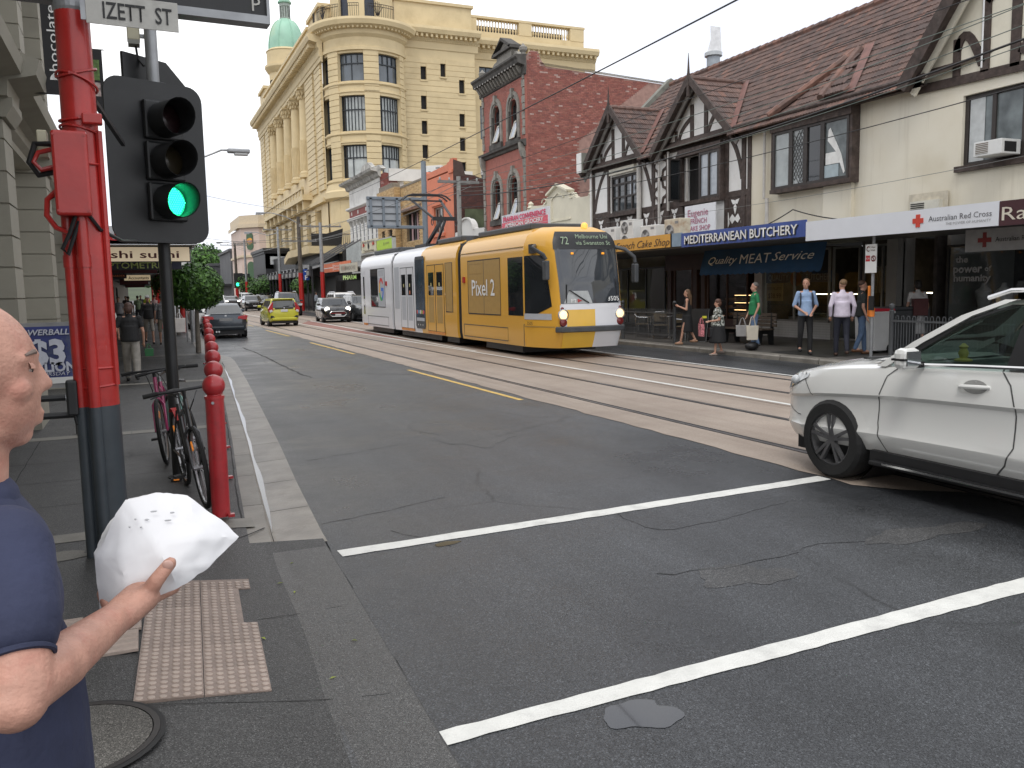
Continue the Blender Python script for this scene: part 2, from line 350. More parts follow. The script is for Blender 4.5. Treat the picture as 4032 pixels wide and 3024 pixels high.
blob('road_patch', 3.75, 10.4, .5, .9, GREYP, .0021, amp=.5); blob('road_patch', 5.3, 4.5, .5, .16, GREYP, .0021, amp=.4); blob('road_patch', 3.5, 4.35, .28, .22, GREYP, .0021, amp=.4)
# near pavement, kerb and channel
def zp(x, y):
    ed = sst(-.4, .75, x-ae(y)+1.0)
    return .1-.085*ed*(1-sst(6.3, 8.2, y)) if y < 8.2 else .1
KB, KF = .54, .36
ys = sorted([6.42, 6.5]+[-6, -3, -1, 0, 1, 2]+[2+.35*i for i in range(1, 73)]+[28.2, 30, 34, 38, 42, 55, 70, 100, 150, 260])
ts = [0, .25, .45, .6, .7, .8, .9, 1]
rows = []
for y in ys:
    xr = ae(y)-.004-(KB-.004)*sst(6.42, 6.5, y); rows.append([(-3.4+(xr+3.4)*t, y, zp(-3.4+(xr+3.4)*t, y)) for t in ts])
pav = struct('pavement', MB().grid(rows), ASPH2)
y = 6.36
while y < 27.5:
    l = 1.15; y1 = min(y+l-.012, 27.6); n = 5; r1 = []; r2 = []
    for i in range(n+1):
        t = y+(y1-y)*i/n; xk = ae(t)-KF; zt = .013+.085*sst(6.3, 8.2, t)
        r1.append([(xk-.18, t, zt+.002), (xk-.02, t, zt+.001), (xk, t, zt-.018), (xk+.004, t, -.03)])
        r2.append([(xk+.006, t, .0), (xk+.03, t, -.004), (xk+.2, t, .004), (ae(t)+.02, t, .009)])
    ob('kerb_stone', MB().grid(r1, cap=True), KERB, pav); ob('channel_stone', MB().grid(r2), CHAN, pav); y += l
rows = [[(ae(t)-KB, t, .1), (ae(t)-KF, t, .1), (ae(t)-KF+.002, t, -.03), (ae(t)+.02, t, .006)] for t in (27.6, 28.2, 30, 34, 42, 70, 260)]
ob('kerb_run', MB().grid(rows), KERB, pav)
rows = []
for i in range(90):
    t = 6.8+i*.2; w = (.022+.012*math.sin(i*.23)+.008*math.sin(i*.61+1))*min(1, i/8)-.018*max(0, 1-i/4); x = ae(t)-KF+.012
    rows.append([(x, t, .0012), (x+.02+w, t, .0032)])
struct('gutter_water', MB().grid(rows), WATER)
for (xa, xb, yy, w) in ((-3.3, .74, 7.02, .24), (-3.3, .98, 12.15, .26), (-3.3, 1.4, 18.8, .3), (-3.3, 1.6, 27.0, .3)):
    x = xa
    while x < xb-.05:
        x1 = min(x+.62, xb); o = ob('paving_stone', MB().add([(x+.004, yy-w/2, zp(x, yy-w/2)+.004), (x1-.004, yy-w/2, zp(x1, yy-w/2)+.004), (x1-.004, yy+w/2, zp(x1, yy+w/2)+.004), (x+.004, yy+w/2, zp(x, yy+w/2)+.004)], [(0, 1, 2, 3)]), PALE, pav); x = x1
def pstrip(xa, ya, xb, yb, w, m, name): # line on pavement
    d = V((xb-xa, yb-ya, 0)); n = V((-d.y, d.x, 0)).normalized()*w/2; k = max(2, int(d.length/.25)); rws = []
    for i in range(k+1):
        p = V((xa, ya, 0))+d*(i/k)+V((RN.uniform(-.006, .006), RN.uniform(-.006, .006), 0)); a = p+n*RN.uniform(.5, 1); b = p-n*RN.uniform(.5, 1); rws.append([(a.x, a.y, zp(a.x, a.y)+.003), (b.x, b.y, zp(b.x, b.y)+.003)])
    ob(name, MB().grid(rws), m, pav)
for t in range(0, 12): pstrip(ae(7+t)-KB-.03, 7+t, ae(8+t)-KB-.03, 8+t, .016, CRK, 'pavement_joint')
pstrip(.55, 6.6, .8, 6.85, .018, CRK, 'pavement_joint'); pstrip(-.4, 4.02, 1.0, 3.72, .008, CRK, 'pavement_joint'); pstrip(.5, 4.9, 1.05, 4.95, .008, CRK, 'pavement_joint')
pstrip(-1.25, 12.0, -1.2, 7.2, .012, CRK, 'pavement_joint')
rows = [[(ae(t)-.4+.008*math.sin(t*3), t, zp(ae(t)-.4, t)+.003), (ae(t)-.2, t, zp(ae(t)-.2, t)+.0035), (ae(t)-.012, t, zp(ae(t), t)+.003)] for t in [-3+.2*i for i in range(47)]]
ob('channel_apron', MB().grid(rows), asphalt('apron_asphalt', (.075, .075, .073), .2, scale=.7), pav)  # apron asphalt; its paler tone also paints in wet reflections
for yy in (8.2, 9.3, 10.4): pstrip(-3, yy, .5, yy-.05, .01, CRK, 'pavement_joint')
# patchy damp mortar near the pole
def pblob(cx, cy, rx, ry, m, name):
    o = blob(name, cx, cy, rx, ry, m, 0); 
    for v in o.data.vertices: v.co.z = zp(v.co.x, v.co.y)+.0035
pblob(-.75, 6.55, .33, .13, PALE, 'mortar_patch'); pblob(.84, 4.9, .06, .6, DAMP, 'damp_patch'); pblob(.72, 3.0, .06, .7, DAMP, 'damp_patch')
# far pavement
FX = 14.25
rows = [[(FX+.3, y, .125), (17, y, .14), (20.0, y, .15)] for y in (-20, 0, 10, 18, 25, 40, 70, 420)]
fpav = struct('far_pavement', MB().grid(rows), mat('far_paving', (.095, .088, .08), .6, var=.2, sc=1.5, bump=.3, bsc=50, dirt=(.05, .047, .045), dsc=.7, damt=.7))
y = -8
while y < 44:
    L_ = RN.uniform(1.1, 2.3); ob('kerb_stone', MB().add([(FX+.3, y, .126), (FX+.3, y+L_-.03, .126), (FX+.03, y+L_-.03, .122), (FX+.03, y, .122), (FX, y, .095), (FX, y+L_-.03, .095), (FX-.01, y, -.02), (FX-.01, y+L_-.03, -.02), (FX+.3, y, -.02), (FX+.3, y+L_-.03, -.02)],
        [(0, 1, 2, 3), (3, 2, 5, 4), (4, 5, 7, 6), (0, 3, 4, 6, 8), (1, 9, 7, 5, 2)]), KERB, fpav); y += L_
ob('kerb_run', MB().b(FX-.01, FX+.3, 44, 420, -.02, .125), KERB, fpav)
strip('drain_cover', [(14.7, 15.3), (16.2, 15.3), (16.2, 17.3), (14.7, 17.3)], mat('cover_dark', (.04, .04, .038), .5, var=.2), .138)
# tactile paving
tac = thing('tactile_paving', 'worn beige tactile paving with raised round studs at the kerb ramp', 'tactile paving', (-.14, 3.98, .03), -.05)
TB = mat('tactile_buff', (.24, .185, .155), .5, var=.22, sc=7, bump=.4, bsc=90, dirt=(.1, .075, .06), dsc=3.5, damt=.85, rnd=.1); TBD = mat('tactile_stud', (.36, .29, .245), .5, var=.15, sc=9, bump=.3, bsc=90, dirt=(.2, .15, .12), dsc=4, damt=.6, rnd=.08)
def tile_at(me, u, v, name='tile', rz=0):
    w = wm(tac) @ V((u, v, 0)); e = .1; dx = (zp(w.x+e, w.y)-zp(w.x-e, w.y))/2/e; dy = (zp(w.x, w.y+e)-zp(w.x, w.y-e))/2/e
    inst(name, me, tac, (u, v, zp(w.x, w.y)-.03+.007+RN.uniform(0, .002)), (math.atan(dy), -math.atan(dx), rz))
def tilemesh(x0, x1, y0, y1):
    tb = MB().b(x0, x1, y0, y1, -.012, .002)
    for i in range(6):
        for j in range(6):
            x, y = -.125+.05*i, -.125+.05*j
            if x0 < x-.015 and x+.015 < x1 and y0 < y-.015 and y+.015 < y1: tb.la([(.0178, .0018), (.0175, .005), (.0125, .0075)], (x, y, 0), 10)
    m = tb.mesh('tile'); m.materials.append(TB); m.materials.append(TBD)
    for p in m.polygons: p.material_index = int(p.index > 5)
    return m
tfull = tilemesh(-.148, .148, -.148, .148); tcut = tilemesh(-.148, .075, -.148, .148); thalf = tilemesh(-.148, .148, -.148, .04)
for i in range(2):
    for j in range(6): tile_at(thalf if j == 5 else tcut if (i == 1 and j in (3, 4)) else tfull, .15+.298*i, .15+.298*j)
tb3 = MB().b(-.147, .147, -.147, .147, -.012, .002)
for i in range(4): tb3.pr([(-.11+.073*i-.026, .0015), (-.11+.073*i-.014, .008), (-.11+.073*i+.014, .008), (-.11+.073*i+.026, .0015)], 'y', -.14, .14)
tm3 = tb3.mesh('tile'); tm3.materials.append(TBD)
for k in (0, 1): tile_at(tm3, -.16, .74+.3*k, 'ribbed_tile', PI/2+.05); tile_at(tm3, -.46, .74+.3*k, 'ribbed_tile', PI/2+.05)
mh = thing('manhole_cover', 'round concrete filled manhole cover in the pavement beside the tactile tiles', 'manhole cover', (-.36, 3.72, zp(-.3, 3.7)+.004))
MHC = asphalt('cover_aggregate', (.1, .095, .085), .5, scale=.7)
ob('cover', MB().la([(.3, 0), (.3, .006), (.0, .008)], n=40), MHC, mh)
ob('ring', MB().la([(.305, .001), (.305, .007), (.33, .007), (.33, .001)], n=40, cap=False), mat('ring_iron', (.05, .047, .045), .5, .5), mh); ob('gap_ring', MB().la([(.331, .001), (.331, .005), (.345, .004), (.352, .001)], n=40, cap=False), CRK, mh)
# small litter
LEAFM = mat('fallen_leaf', (.22, .26, .05), .7, rnd=.4)
lf = MB().add([(-.02, 0, .004), (0, -.007, .008), (.022, 0, .004), (0, .008, .009)], [(0, 1, 2, 3)]).mesh('fallen_leaf'); lf.materials.append(LEAFM)
for i, (x, yy) in enumerate(((.72, 5.5), (.78, 5.3), (.95, 4.4), (.86, 5.9), (.5, 4.6), (.75, 4.0))):
    o = bpy.data.objects.new('fallen_leaf', lf); COL.objects.link(o); o.location = (x, yy, zp(x, yy)+.003); o.rotation_euler = (0, 0, i*1.3)
    tag(o, 'small yellow green fallen leaf lying on the damp pavement near the tactile tiles', 'leaf', 'fallen leaves on the near pavement')
# ------------------------------------------------ facade helpers: P(u, z, depth)
def Px(X): return lambda u, z, d=0: (X+d, u, z)
def Py(Y): return lambda u, z, d=0: (u, Y+d, z)
def Pl(X): return lambda u, z, d=0: (X-d, u, z)        # left side of the street, facing +x
def fb(mb, P, u0, u1, z0, z1, d0, d1):
    return mb.add([P(u0, z0, d0), P(u1, z0, d0), P(u1, z0, d1), P(u0, z0, d1), P(u0, z1, d0), P(u1, z1, d0), P(u1, z1, d1), P(u0, z1, d1)],
                  [(0, 3, 2, 1), (4, 5, 6, 7), (0, 1, 5, 4), (1, 2, 6, 5), (2, 3, 7, 6), (3, 0, 4, 7)])
def fp(mb, P, pts, d0, d1):
    n = len(pts); return mb.add([P(u, z, d0) for u, z in pts]+[P(u, z, d1) for u, z in pts], [tuple(range(n)), tuple(range(n, 2*n))[::-1]]+[(i, n+i, n+(i+1) % n, (i+1) % n) for i in range(n)])
def fline(mb, P, pts, w, d0, d1):
    # flat strap of width w following 2d points
    L_, R_ = [], []
    for i, (u, z) in enumerate(pts):
        a = pts[max(0, i-1)]; b = pts[min(len(pts)-1, i+1)]; t = V((b[0]-a[0], b[1]-a[1])).normalized(); n = V((-t.y, t.x))*w/2
        L_.append((u+n.x, z+n.y)); R_.append((u-n.x, z-n.y))
    k = len(pts); vs = [P(*p, d0) for p in L_]+[P(*p, d0) for p in R_]+[P(*p, d1) for p in L_]+[P(*p, d1) for p in R_]; fs = []
    for i in range(k-1):
        fs += [(i, i+1, k+i+1, k+i), (2*k+i, 3*k+i, 3*k+i+1, 2*k+i+1), (i, 2*k+i, 2*k+i+1, i+1), (k+i, k+i+1, 3*k+i+1, 3*k+i)]
    fs += [(0, k, 3*k, 2*k), (k-1, 3*k-1, 4*k-1, 2*k-1)]
    return mb.add(vs, fs)
def wall(mb, P, u0, u1, z0, z1, ops=(), dep=.2, d=0):
    us = sorted({u0, u1, *[o[0] for o in ops], *[o[1] for o in ops]}); zs = sorted({z0, z1, *[o[2] for o in ops], *[o[3] for o in ops]})
    us = [u for u in us if u0 <= u <= u1]; zs = [z for z in zs if z0 <= z <= z1]
    for a, b in zip(us, us[1:]):
        for c, e in zip(zs, zs[1:]):
            m, n = (a+b)/2, (c+e)/2
            if any(o[0] < m < o[1] and o[2] < n < o[3] for o in ops): continue
            mb.q(P(a, c, d), P(b, c, d), P(b, e, d), P(a, e, d))
    for a, b, c, e in [o[:4] for o in ops]:
        for q in (((a, c), (a, e)), ((b, c), (b, e)), ((a, c), (b, c)), ((a, e), (b, e))):
            mb.q(P(*q[0], d), P(*q[1], d), P(*q[1], d+dep), P(*q[0], d+dep))
    return mb
def win(par, P, u0, u1, z0, z1, d, nx, nz, fm, gm, fw=.06, fd=.06, name='window'):
    mb = MB(); us = [u0+(u1-u0)*i/nx for i in range(nx+1)]; zs = [z0+(z1-z0)*i/nz for i in range(nz+1)] if not hasattr(nz, '__len__') else [z0]+[z0+(z1-z0)*t for t in nz]+[z1]
    for i, u in enumerate(us):
        a, b = (u, u+fw) if i == 0 else (u-fw, u) if i == nx else (u-fw/2, u+fw/2); fb(mb, P, a, b, z0, z1, d-fd, d+.01)
    for i, z in enumerate(zs):
        a, b = (z, z+fw) if i == 0 else (z-fw, z) if i == len(zs)-1 else (z-fw*.4, z+fw*.4); fb(mb, P, u0, u1, a, b, d-fd+.004, d+.006)
    w = ob(name, mb, fm, par, world=True)
    ob('pane', MB().q(P(u0, z0, d-.01), P(u1, z0, d-.01), P(u1, z1, d-.01), P(u0, z1, d-.01)), gm, w, world=True)
    return w
def arc(cx, cz, r, a0, a1, n=10, ry=None): return [(cx+r*math.cos(math.radians(a0+(a1-a0)*i/n)), cz+(ry or r)*math.sin(math.radians(a0+(a1-a0)*i/n))) for i in range(n+1)]
def courses(par, P, u0, u1, z0, z1, h, m, ops=(), dp=.05, gap=.08, name='stone_course', d=0):
    z = z0
    while z < z1-.05:
        zt = min(z+h, z1); iv = [(u0, u1)]
        for o in ops:
            if o[2] < zt-gap/2 and o[3] > z+gap/2:
                nv = []
                for a, b in iv:
                    if o[1] <= a or o[0] >= b: nv.append((a, b))
                    else:
                        if o[0] > a+.05: nv.append((a, o[0]))
                        if o[1] < b-.05: nv.append((o[1], b))
                iv = nv
        for a, b in iv: ob(name, fb(MB(), P, a, b, z+gap/2, zt-gap/2, d-dp, d), m, par, world=True)
        z = zt
def building(name, label, loc, cat='building'): return thing(name, label, cat, loc)
DARK = mat('dark_interior', (.012, .011, .011), .8, var=.3)
GLS = mat('window_glass', (.018, .02, .022), .04, var=.3, sc=.7, spec=.8)
GLS2 = mat('curtained_glass', (.42, .45, .44), .06, var=.2, sc=1.2, spec=.7)
CREAMP = mat('cream_paint', (.68, .55, .31), .6, var=.05, sc=1.2, dirt=(.42, .33, .19), dsc=.5, damt=.5)
YELB = mat('yellow_render', (.64, .515, .3), .65, var=.06, sc=.6, dirt=(.4, .3, .15), dsc=.35, damt=.55, bump=.1, bsc=20)
YELC = mat('yellow_course', (.64, .515, .3), .65, var=.06, sc=.9, dirt=(.42, .32, .17), dsc=.4, damt=.5, rnd=.035)
# ------------------------------------------------ department store (yellow)
ys_ = building('department_store', 'tall mustard yellow department store with a round corner bay, giant columns and a green dome', (23, 115, 0))
XS = 18.9
P = Px(XS); b = MB()
ops = [(101.5, 130, 15.4, 25.2)]+[(95.2, 96.2, 15.4+0, 24.2), (134.2, 135.2, 15.4, 24.2)]
lops = [(c-1.3, c+1.3, 6.2, 10.8) for c in (96.5, 102, 107.5, 113, 118.5, 124, 129.5, 135)]
wall(b, P, 91.5, 140, 0, 28, ops+lops, 1.6)
b.q((XS, 140, 0), (50, 140, 0), (50, 140, 28), (XS, 140, 28))
ob('facade', b, YELB, ys_, world=True)
ob('loggia_wall', MB().q((XS+1.6, 101, 15), (XS+1.6, 130.5, 15), (XS+1.6, 130.5, 25.4), (XS+1.6, 101, 25.4)), YELB, ys_, world=True)
for c in (104.7, 110.5, 116.3, 122.1, 127.9): win(ys_, Px(XS), c-.9, c+.9, 16.5, 24, 1.55, 2, 3, DARK, GLS, .1)
for o in lops: win(ys_, P, o[0], o[1], o[2], o[3], 1.2, 2, 2, DARK, GLS, .1)
for o in ops[1:]: win(ys_, P, *o, .8, 1, 3, DARK, GLS, .08)
for a, e in ((92, 95.1), (96.3, 100.9), (130.6, 134.1), (135.3, 139.6)): courses(ys_, P, a, e, 12.6, 25.4, .62, YELC, dp=.18)
for o, p_ in zip(lops, lops[1:]): courses(ys_, P, o[1]+.1, p_[0]-.1, 6.2, 11.0, .6, YELC, dp=.16)
COLM = YELC
for i, cy in enumerate((103.4, 109.2, 115.2, 121.6, 127.6)):
    c = (XS+.25, cy, 0); n = 24; prof = [(.98, 15.2), (.98, 15.5), (.86, 15.55), (.9, 15.75), (.78, 15.9)]
    ob('column', MB().la(prof+[(.76, 16), (.74, 19.6), (.74, 19.62), (.64, 24), (.68, 24.05)], c, 20), YELC, ys_, 35, world=True)
    fl = MB()
    for k in range(14):
        a = PI*.5+PI*(k+.5)/14; fl.cy((c[0]+.76*math.cos(a), cy+.76*math.sin(a), 16.0), (c[0]+.735*math.cos(a), cy+.735*math.sin(a), 19.5), .06, n=5)
    ob('flutes', fl, YELC, ys_, world=True)
    cp = MB().la([(.66, 24), (.72, 24.5), (.95, 25.1), (.7, 25.2)], c, 12)
    for k in range(14):
        for zz, rr in ((24.3, .74), (24.7, .86)):
            a = 2*PI*(k+.5*(zz > 24.5))/14; cp.el((c[0]+rr*math.cos(a), cy+rr*math.sin(a), zz), .14, .14, .24, 5, 4)
    fb(cp, P, cy-.95, cy+.95, 25.1, 25.35, -.7, 1)
    ob('capital', cp, YELB, ys_, 35, world=True)
def prof_run(mb, P, u0, u1, prof):
    # moulding: prof list of (depth, z) swept along u, closed
    n = len(prof); vs = [P(u0, z, -d) for d, z in prof]+[P(u1, z, -d) for d, z in prof]
    return mb.add(vs, [tuple(range(n)), tuple(range(n, 2*n))[::-1]]+[(i, (i+1) % n, n+(i+1) % n, n+i) for i in range(n)])
CORN = [(0, 25.4), (.25, 25.5), (.25, 25.9), (.35, 26), (.35, 26.7), (.5, 26.9), (.55, 27.3), (1.35, 27.5), (1.5, 27.9), (1.5, 28.1), (.2, 28.2), (0, 28.2)]
ob('cornice', prof_run(MB(), P, 91, 140.4, CORN), YELB, ys_, world=True)
dn = MB(); y = 92.0
while y < 140: fb(dn, P, y, y+.35, 27.0, 27.42, -1.25, -.5); y += .8
ob('dentils', dn, YELB, ys_, world=True, kind='stuff')
pp = MB(); fb(pp, P, 98.5, 134, 28.1, 30.6, .0, .5); fb(pp, P, 98.3, 134.2, 30.6, 30.9, -.2, .7); fb(pp, P, 91.5, 98.5, 28.1, 30.4, .3, .9); fb(pp, P, 134, 139.8, 28.1, 32, .2, 2); fb(pp, P, 133.8, 140, 32, 32.4, -.1, 2.3)
fb(pp, P, 92.2, 98.5, 28.1, 31.2, .1, 2.2); fb(pp, P, 92, 98.7, 31.2, 31.6, -.1, 2.4)
ob('parapet', pp, YELB, ys_, world=True)
text('DEPARTMENT - STORE', 1.25, (XS-.03, 115.5, 29.3), (0, -1, 0), (0, 0, 1), mat('raised_letter', (.52, .39, .18), .6), ys_, w=33, bold=.03, ext=.05)
bl = MB(); fb(bl, P, 99, 131, 12.2, 12.8, -1.3, 0); fb(bl, P, 99, 131, 13.4, 13.65, -1.4, -1.1)
for i in range(17): fb(bl, P, 99+i*2, 99.3+i*2, 12.8, 13.4, -1.35, -1.05)
fb(bl, P, 99, 131, 12.8, 13.35, -1.25, -1.15); fb(bl, P, 91.5, 140, 11.3, 11.7, -.5, 0); fb(bl, P, 91.5, 140, 11.7, 12.2, -.25, 0)
ob('balcony', bl, YELB, ys_, world=True)
for i in range(9): ob('bracket', fb(MB(), P, 99.8+i*3.8, 100.4+i*3.8, 11.2, 12.2, -1.1, 0), YELB, ys_, world=True)
# round corner bay
RC = V((23.4, 91.7, 0)); RR = 4.35
def Pc(r): return lambda a, z, d=0: (RC.x+(r-d)*math.cos(math.radians(a)), RC.y+(r-d)*math.sin(math.radians(a)), z)
WA = [(-196, -160), (-141, -105), (-85, -49)]; WZ = [(23.05, 25.8), (18.1, 21.65), (13.4, 16.75)]
R0 = MB(); rops = [(a, e, c, f) for a, e in WA for c, f in WZ]
segs = sorted({-200, -30, *[x for w in WA for x in w], *range(-200, -29, 5)})
zz = sorted({5.5, 28, *[x for w in WZ for x in w]})
PC = Pc(RR)
for a, e in zip(segs, segs[1:]):
    for c, f in zip(zz, zz[1:]):
        m_, n_ = (a+e)/2, (c+f)/2
        if any(o[0] < m_ < o[1] and o[2] < n_ < o[3] for o in rops): continue
        R0.q(PC(a, c), PC(e, c), PC(e, f), PC(a, f))
for a, e, c, f in rops:
    for q in (((a, c), (a, f)), ((e, c), (e, f))): R0.q(PC(*q[0]), PC(*q[1]), PC(*q[1], .6), PC(*q[0], .6))
    for s in range(int(a), int(e), 6):
        for z_ in (c, f): R0.q(PC(s, z_), PC(s+6, z_), PC(s+6, z_, .6), PC(s, z_, .6))
ob('corner_bay', R0, YELB, ys_, world=True)
def ring(prof, a0=-200, a1=-30, st=5):
    rows = [[(RC.x+r*math.cos(math.radians(a)), RC.y+r*math.sin(math.radians(a)), z) for r, z in prof] for a in range(a0, a1+1, st)]
    return MB().grid(rows, closed=True, cap=True)
for z_ in (22.75, 17.8, 13.1): ob('bay_sill', ring([(RR, z_-.15), (RR+.18, z_), (RR+.18, z_+.12), (RR, z_+.14)]), YELB, ys_, world=True)
for z_ in (22.0, 17.0): ob('bay_band', ring([(RR, z_-.1), (RR+.1, z_-.05), (RR+.1, z_+.1), (RR, z_+.12)]), YELB, ys_, world=True)
ob('bay_cornice', ring([(RR, 26.0), (RR+.2, 26.05), (RR+.2, 26.35), (RR+.1, 26.4), (RR+.1, 27.3), (RR+.4, 27.6), (RR+.45, 28.0), (RR+1.2, 28.3), (RR+1.35, 28.7), (RR+1.3, 28.95), (RR, 29)]), YELB, ys_, 30, world=True)
dn = MB()
for a in range(-196, -34, 5): fb(dn, lambda u, z, d=0: (RC.x+(RR+.9-d)*math.cos(math.radians(u)), RC.y+(RR+.9-d)*math.sin(math.radians(u)), z), a, a+2.2, 28.0, 28.3, 0, .6)
ob('bay_dentils', dn, YELB, ys_, world=True, kind='stuff')
for (a, e) in ((-160, -141), (-105, -85), (-49, -38)):
    z = 12.9
    while z < 25.9:
        bm_ = MB(); n = 4; us = [a+(e-a)*i/n for i in range(n+1)]
        for u, v in zip(us, us[1:]): fb(bm_, Pc(RR+.1), u+.0, v, z+.03, z+.57, 0, .12)
        ob('stone_course', bm_, YELC, ys_, world=True); z += .6
for k, (c, f) in enumerate(WZ):
    for j, (a, e) in enumerate(WA):
        m_ = MB(); n = 4 if k == 0 else 7; W_ = Pc(RR-.35)
        for i in range(n+1): u = a+(e-a)*i/n; fb(m_, W_, u-.5, u+.5, c if (k == 1 or i % n == 0 or i == n//2) else (c+f)/2+.3, f, 0, .1)
        for z_ in (c, (c+f)/2+.35, f-.12): [fb(m_, W_, s, s+9, z_, z_+.1, 0, .1) for s in range(a, e, 9)]
        w = ob('window', m_, mat('bay_frame', (.02, .025, .03), .5), ys_, world=True); g = MB()
        for s in range(a, e, 6): g.q(W_(s, c, .12), W_(s+6, c, .12), W_(s+6, f, .12), W_(s, f, .12))
        ob('pane', g, mat('bay_glass', (.1, .12, .14), .05, var=.3, sc=.6, spec=.8) if k == 0 else GLS2, w, world=True)
        if k: ob('dark_edge', MB().q(W_(a, c, .115), W_(a+6, c, .115), W_(a+6, f, .115), W_(a, f, .115)), GLS, w, world=True)
# lower part of the bay
lw = MB()
for a, e in ((-205, -195), (-172, -150), (-118, -100), (-70, -40)):
    for s in range(a, e, 5): fb(lw, Pc(RR), s, s+5, 5.5, 12, -.02, .6)
ob('bay_base', lw, YELB, ys_, world=True)
ob('bay_base_sill', ring([(RR, 11.2), (RR+.45, 11.5), (RR+.45, 12.1), (RR+.2, 12.3), (RR+.1, 12.9), (RR, 13)]), YELB, ys_, world=True)
# top storey over the bay, set back, with iron balcony
tp = MB(); TPc = Pc(3.3)
for s in range(-200, -30, 10):
    if s in (-150, -140, -100, -90): continue
    fb(tp, TPc, s, s+10, 29, 34.5, 0, .5)
for s in range(-200, -30, 10): fb(tp, Pc(3.35), s, s+10, 33, 34.6, 0, .5)
ob('attic_wall', tp, YELB, ys_, world=True)
for a in (-150, -100):
    g = MB(); [g.q(TPc(s, 29, .3), TPc(s+10, 29, .3), TPc(s+10, 33, .3), TPc(s, 33, .3)) for s in (a, a+10)]; ob('attic_window', g, mat('dusk_glass', (.02, .025, .04), .1, var=.3), ys_, world=True)
IRON = mat('wrought_iron', (.03, .025, .022), .5, .3)
for a0, a1 in ((-198, -176), (-168, -132), (-120, -108), (-98, -66)):
    m_ = MB(); R_ = RR+.75
    def PA(a, z): return (RC.x+R_*math.cos(math.radians(a)), RC.y+R_*math.sin(math.radians(a)), z)
    for z_ in (29.1, 30.35, 30.1): m_.tube([PA(a0+(a1-a0)*i/8, z_) for i in range(9)], .03, 4)
    n = int((a1-a0)/2.2)
    for i in range(n+1): a = a0+(a1-a0)*i/n; m_.tube([PA(a, 29.1), PA(a, 30.35)], .022, 4)
    if a1-a0 > 20:
        am = a0+(a1-a0)*.35
        for k in range(-3, 4): m_.tube([PA(am+k*.3, 29.2), PA(am+k*1.5, 29.9), PA(am+k*2.1, 30.6-.06*k*k)], .03, 4)
    ob('iron_balcony', m_, IRON, ys_, world=True)
# stair wall facing the camera side
P2 = Py(90.2); sw = [(29.15, 29.8, 24.25, 25.65), (31.4, 32, 24.7, 26.1), (33.5, 34.15, 23.1, 24.55), (29.1, 29.75, 21.15, 22.6), (33.45, 34.1, 19.55, 20.95), (29.1, 29.75, 18.55, 19.97), (33.43, 34.1, 16.95, 18.37), (29.1, 29.75, 16, 17.43), (33.43, 34.1, 14.3, 15.78), (29.2, 29.85, 13.4, 14.9), (33.43, 34.1, 11.8, 13.2)]
m_ = wall(MB(), P2, 26.7, 35.4, 0, 28.4, sw, .35); m_.q(P2(35.4, 0), P2(35.4, 28.4), P2(35.4, 28.4, 2), P2(35.4, 0, 2)); ob('stair_wall', m_, YELB, ys_, world=True)
courses(ys_, P2, 27.3, 35.38, 8, 26.6, .58, YELC, sw, .05, .05)
for o in sw: win(ys_, P2, *o, .3, 1, 1, DARK, DARK, .05); ob('window_sill', fb(MB(), P2, o[0]-.1, o[1]+.1, o[2]-.16, o[2], -.14, 0), YELB, ys_, world=True)
CORN2 = [(0, 27.4), (.1, 27.5), (.1, 28.2), (.35, 28.5), (.4, 28.75), (1.0, 28.9), (1.15, 29.3), (1.1, 29.6), (0, 29.7)]
ob('cornice', prof_run(MB(), P2, 27.2, 35.8, CORN2), YELB, ys_, world=True)
def dents(P, u0, u1, z0, z1, d0, d1, st, w):
    m = MB(); u = u0
    while u < u1: fb(m, P, u, u+w, z0, z1, d0, d1); u += st
    ob('dentils', m, YELB, ys_, world=True, kind='stuff')
dents(P2, 27.4, 35.6, 28.55, 28.88, -.85, -.35, .55, .25); dents(P2, 27.4, 35.6, 28.25, 28.42, -.22, 0, .2, .1)
ob('attic_block', fb(fb(MB(), P2, 26.5, 35.2, 29.6, 32.2, .2, 3), P2, 26.3, 35.4, 32.2, 32.5, 0, 3.2), YELB, ys_, world=True)
P3 = Py(92.2); wo = [(36.7, 38.5, 24.4, 26.7), (36.7, 38.5, 18.7, 22.4), (36.7, 38.5, 12.8, 16.8), (41, 43, 24.4, 26.7), (41, 43, 18.7, 22.4), (45.5, 47.5, 24.4, 26.7)]
m_ = wall(MB(), P3, 35.4, 50.2, 0, 28.4, wo, .3); m_.q(P3(50.2, 0), P3(50.2, 28.4), P3(50.2, 28.4, 40), P3(50.2, 0, 40)); ob('wing_wall', m_, YELB, ys_, world=True)
for o in wo: win(ys_, P3, *o, .25, 2, 2, DARK, mat('wing_glass', (.09, .11, .13), .08, var=.3), .08)
ob('cornice', prof_run(MB(), P3, 35.3, 51.6, CORN2), YELB, ys_, world=True); dents(P3, 35.6, 51.2, 28.55, 28.88, -.85, -.35, .62, .28); dents(P3, 35.6, 50.4, 28.25, 28.42, -.22, 0, .22, .11)
pm_ = MB(); fb(pm_, P3, 35.2, 50.2, 29.6, 30.6, .2, .8); fb(pm_, P3, 35.2, 50.3, 32.0, 32.25, .1, .9)
for a, e in ((35.2, 36.6), (41.8, 43.4), (48.4, 50.2)): fb(pm_, P3, a, e, 30.6, 32.2, .15, .85)
ob('balustrade', pm_, YELB, ys_, world=True)
bme = MB().la([(.1, 0), (.1, .1), (.06, .16), (.13, .45), (.06, .8), (.05, 1.1), (.1, 1.25), (.1, 1.42)], (0, 0, 0), 8).mesh('baluster'); bme.materials.append(YELB)
for a, e in ((36.75, 41.7), (43.55, 48.3)):
    n = 14
    for i in range(n): o = inst('baluster', bme, ys_, wm(ys_).inverted() @ V((a+(e-a)*(i+.5)/n, 92.7, 30.58)))
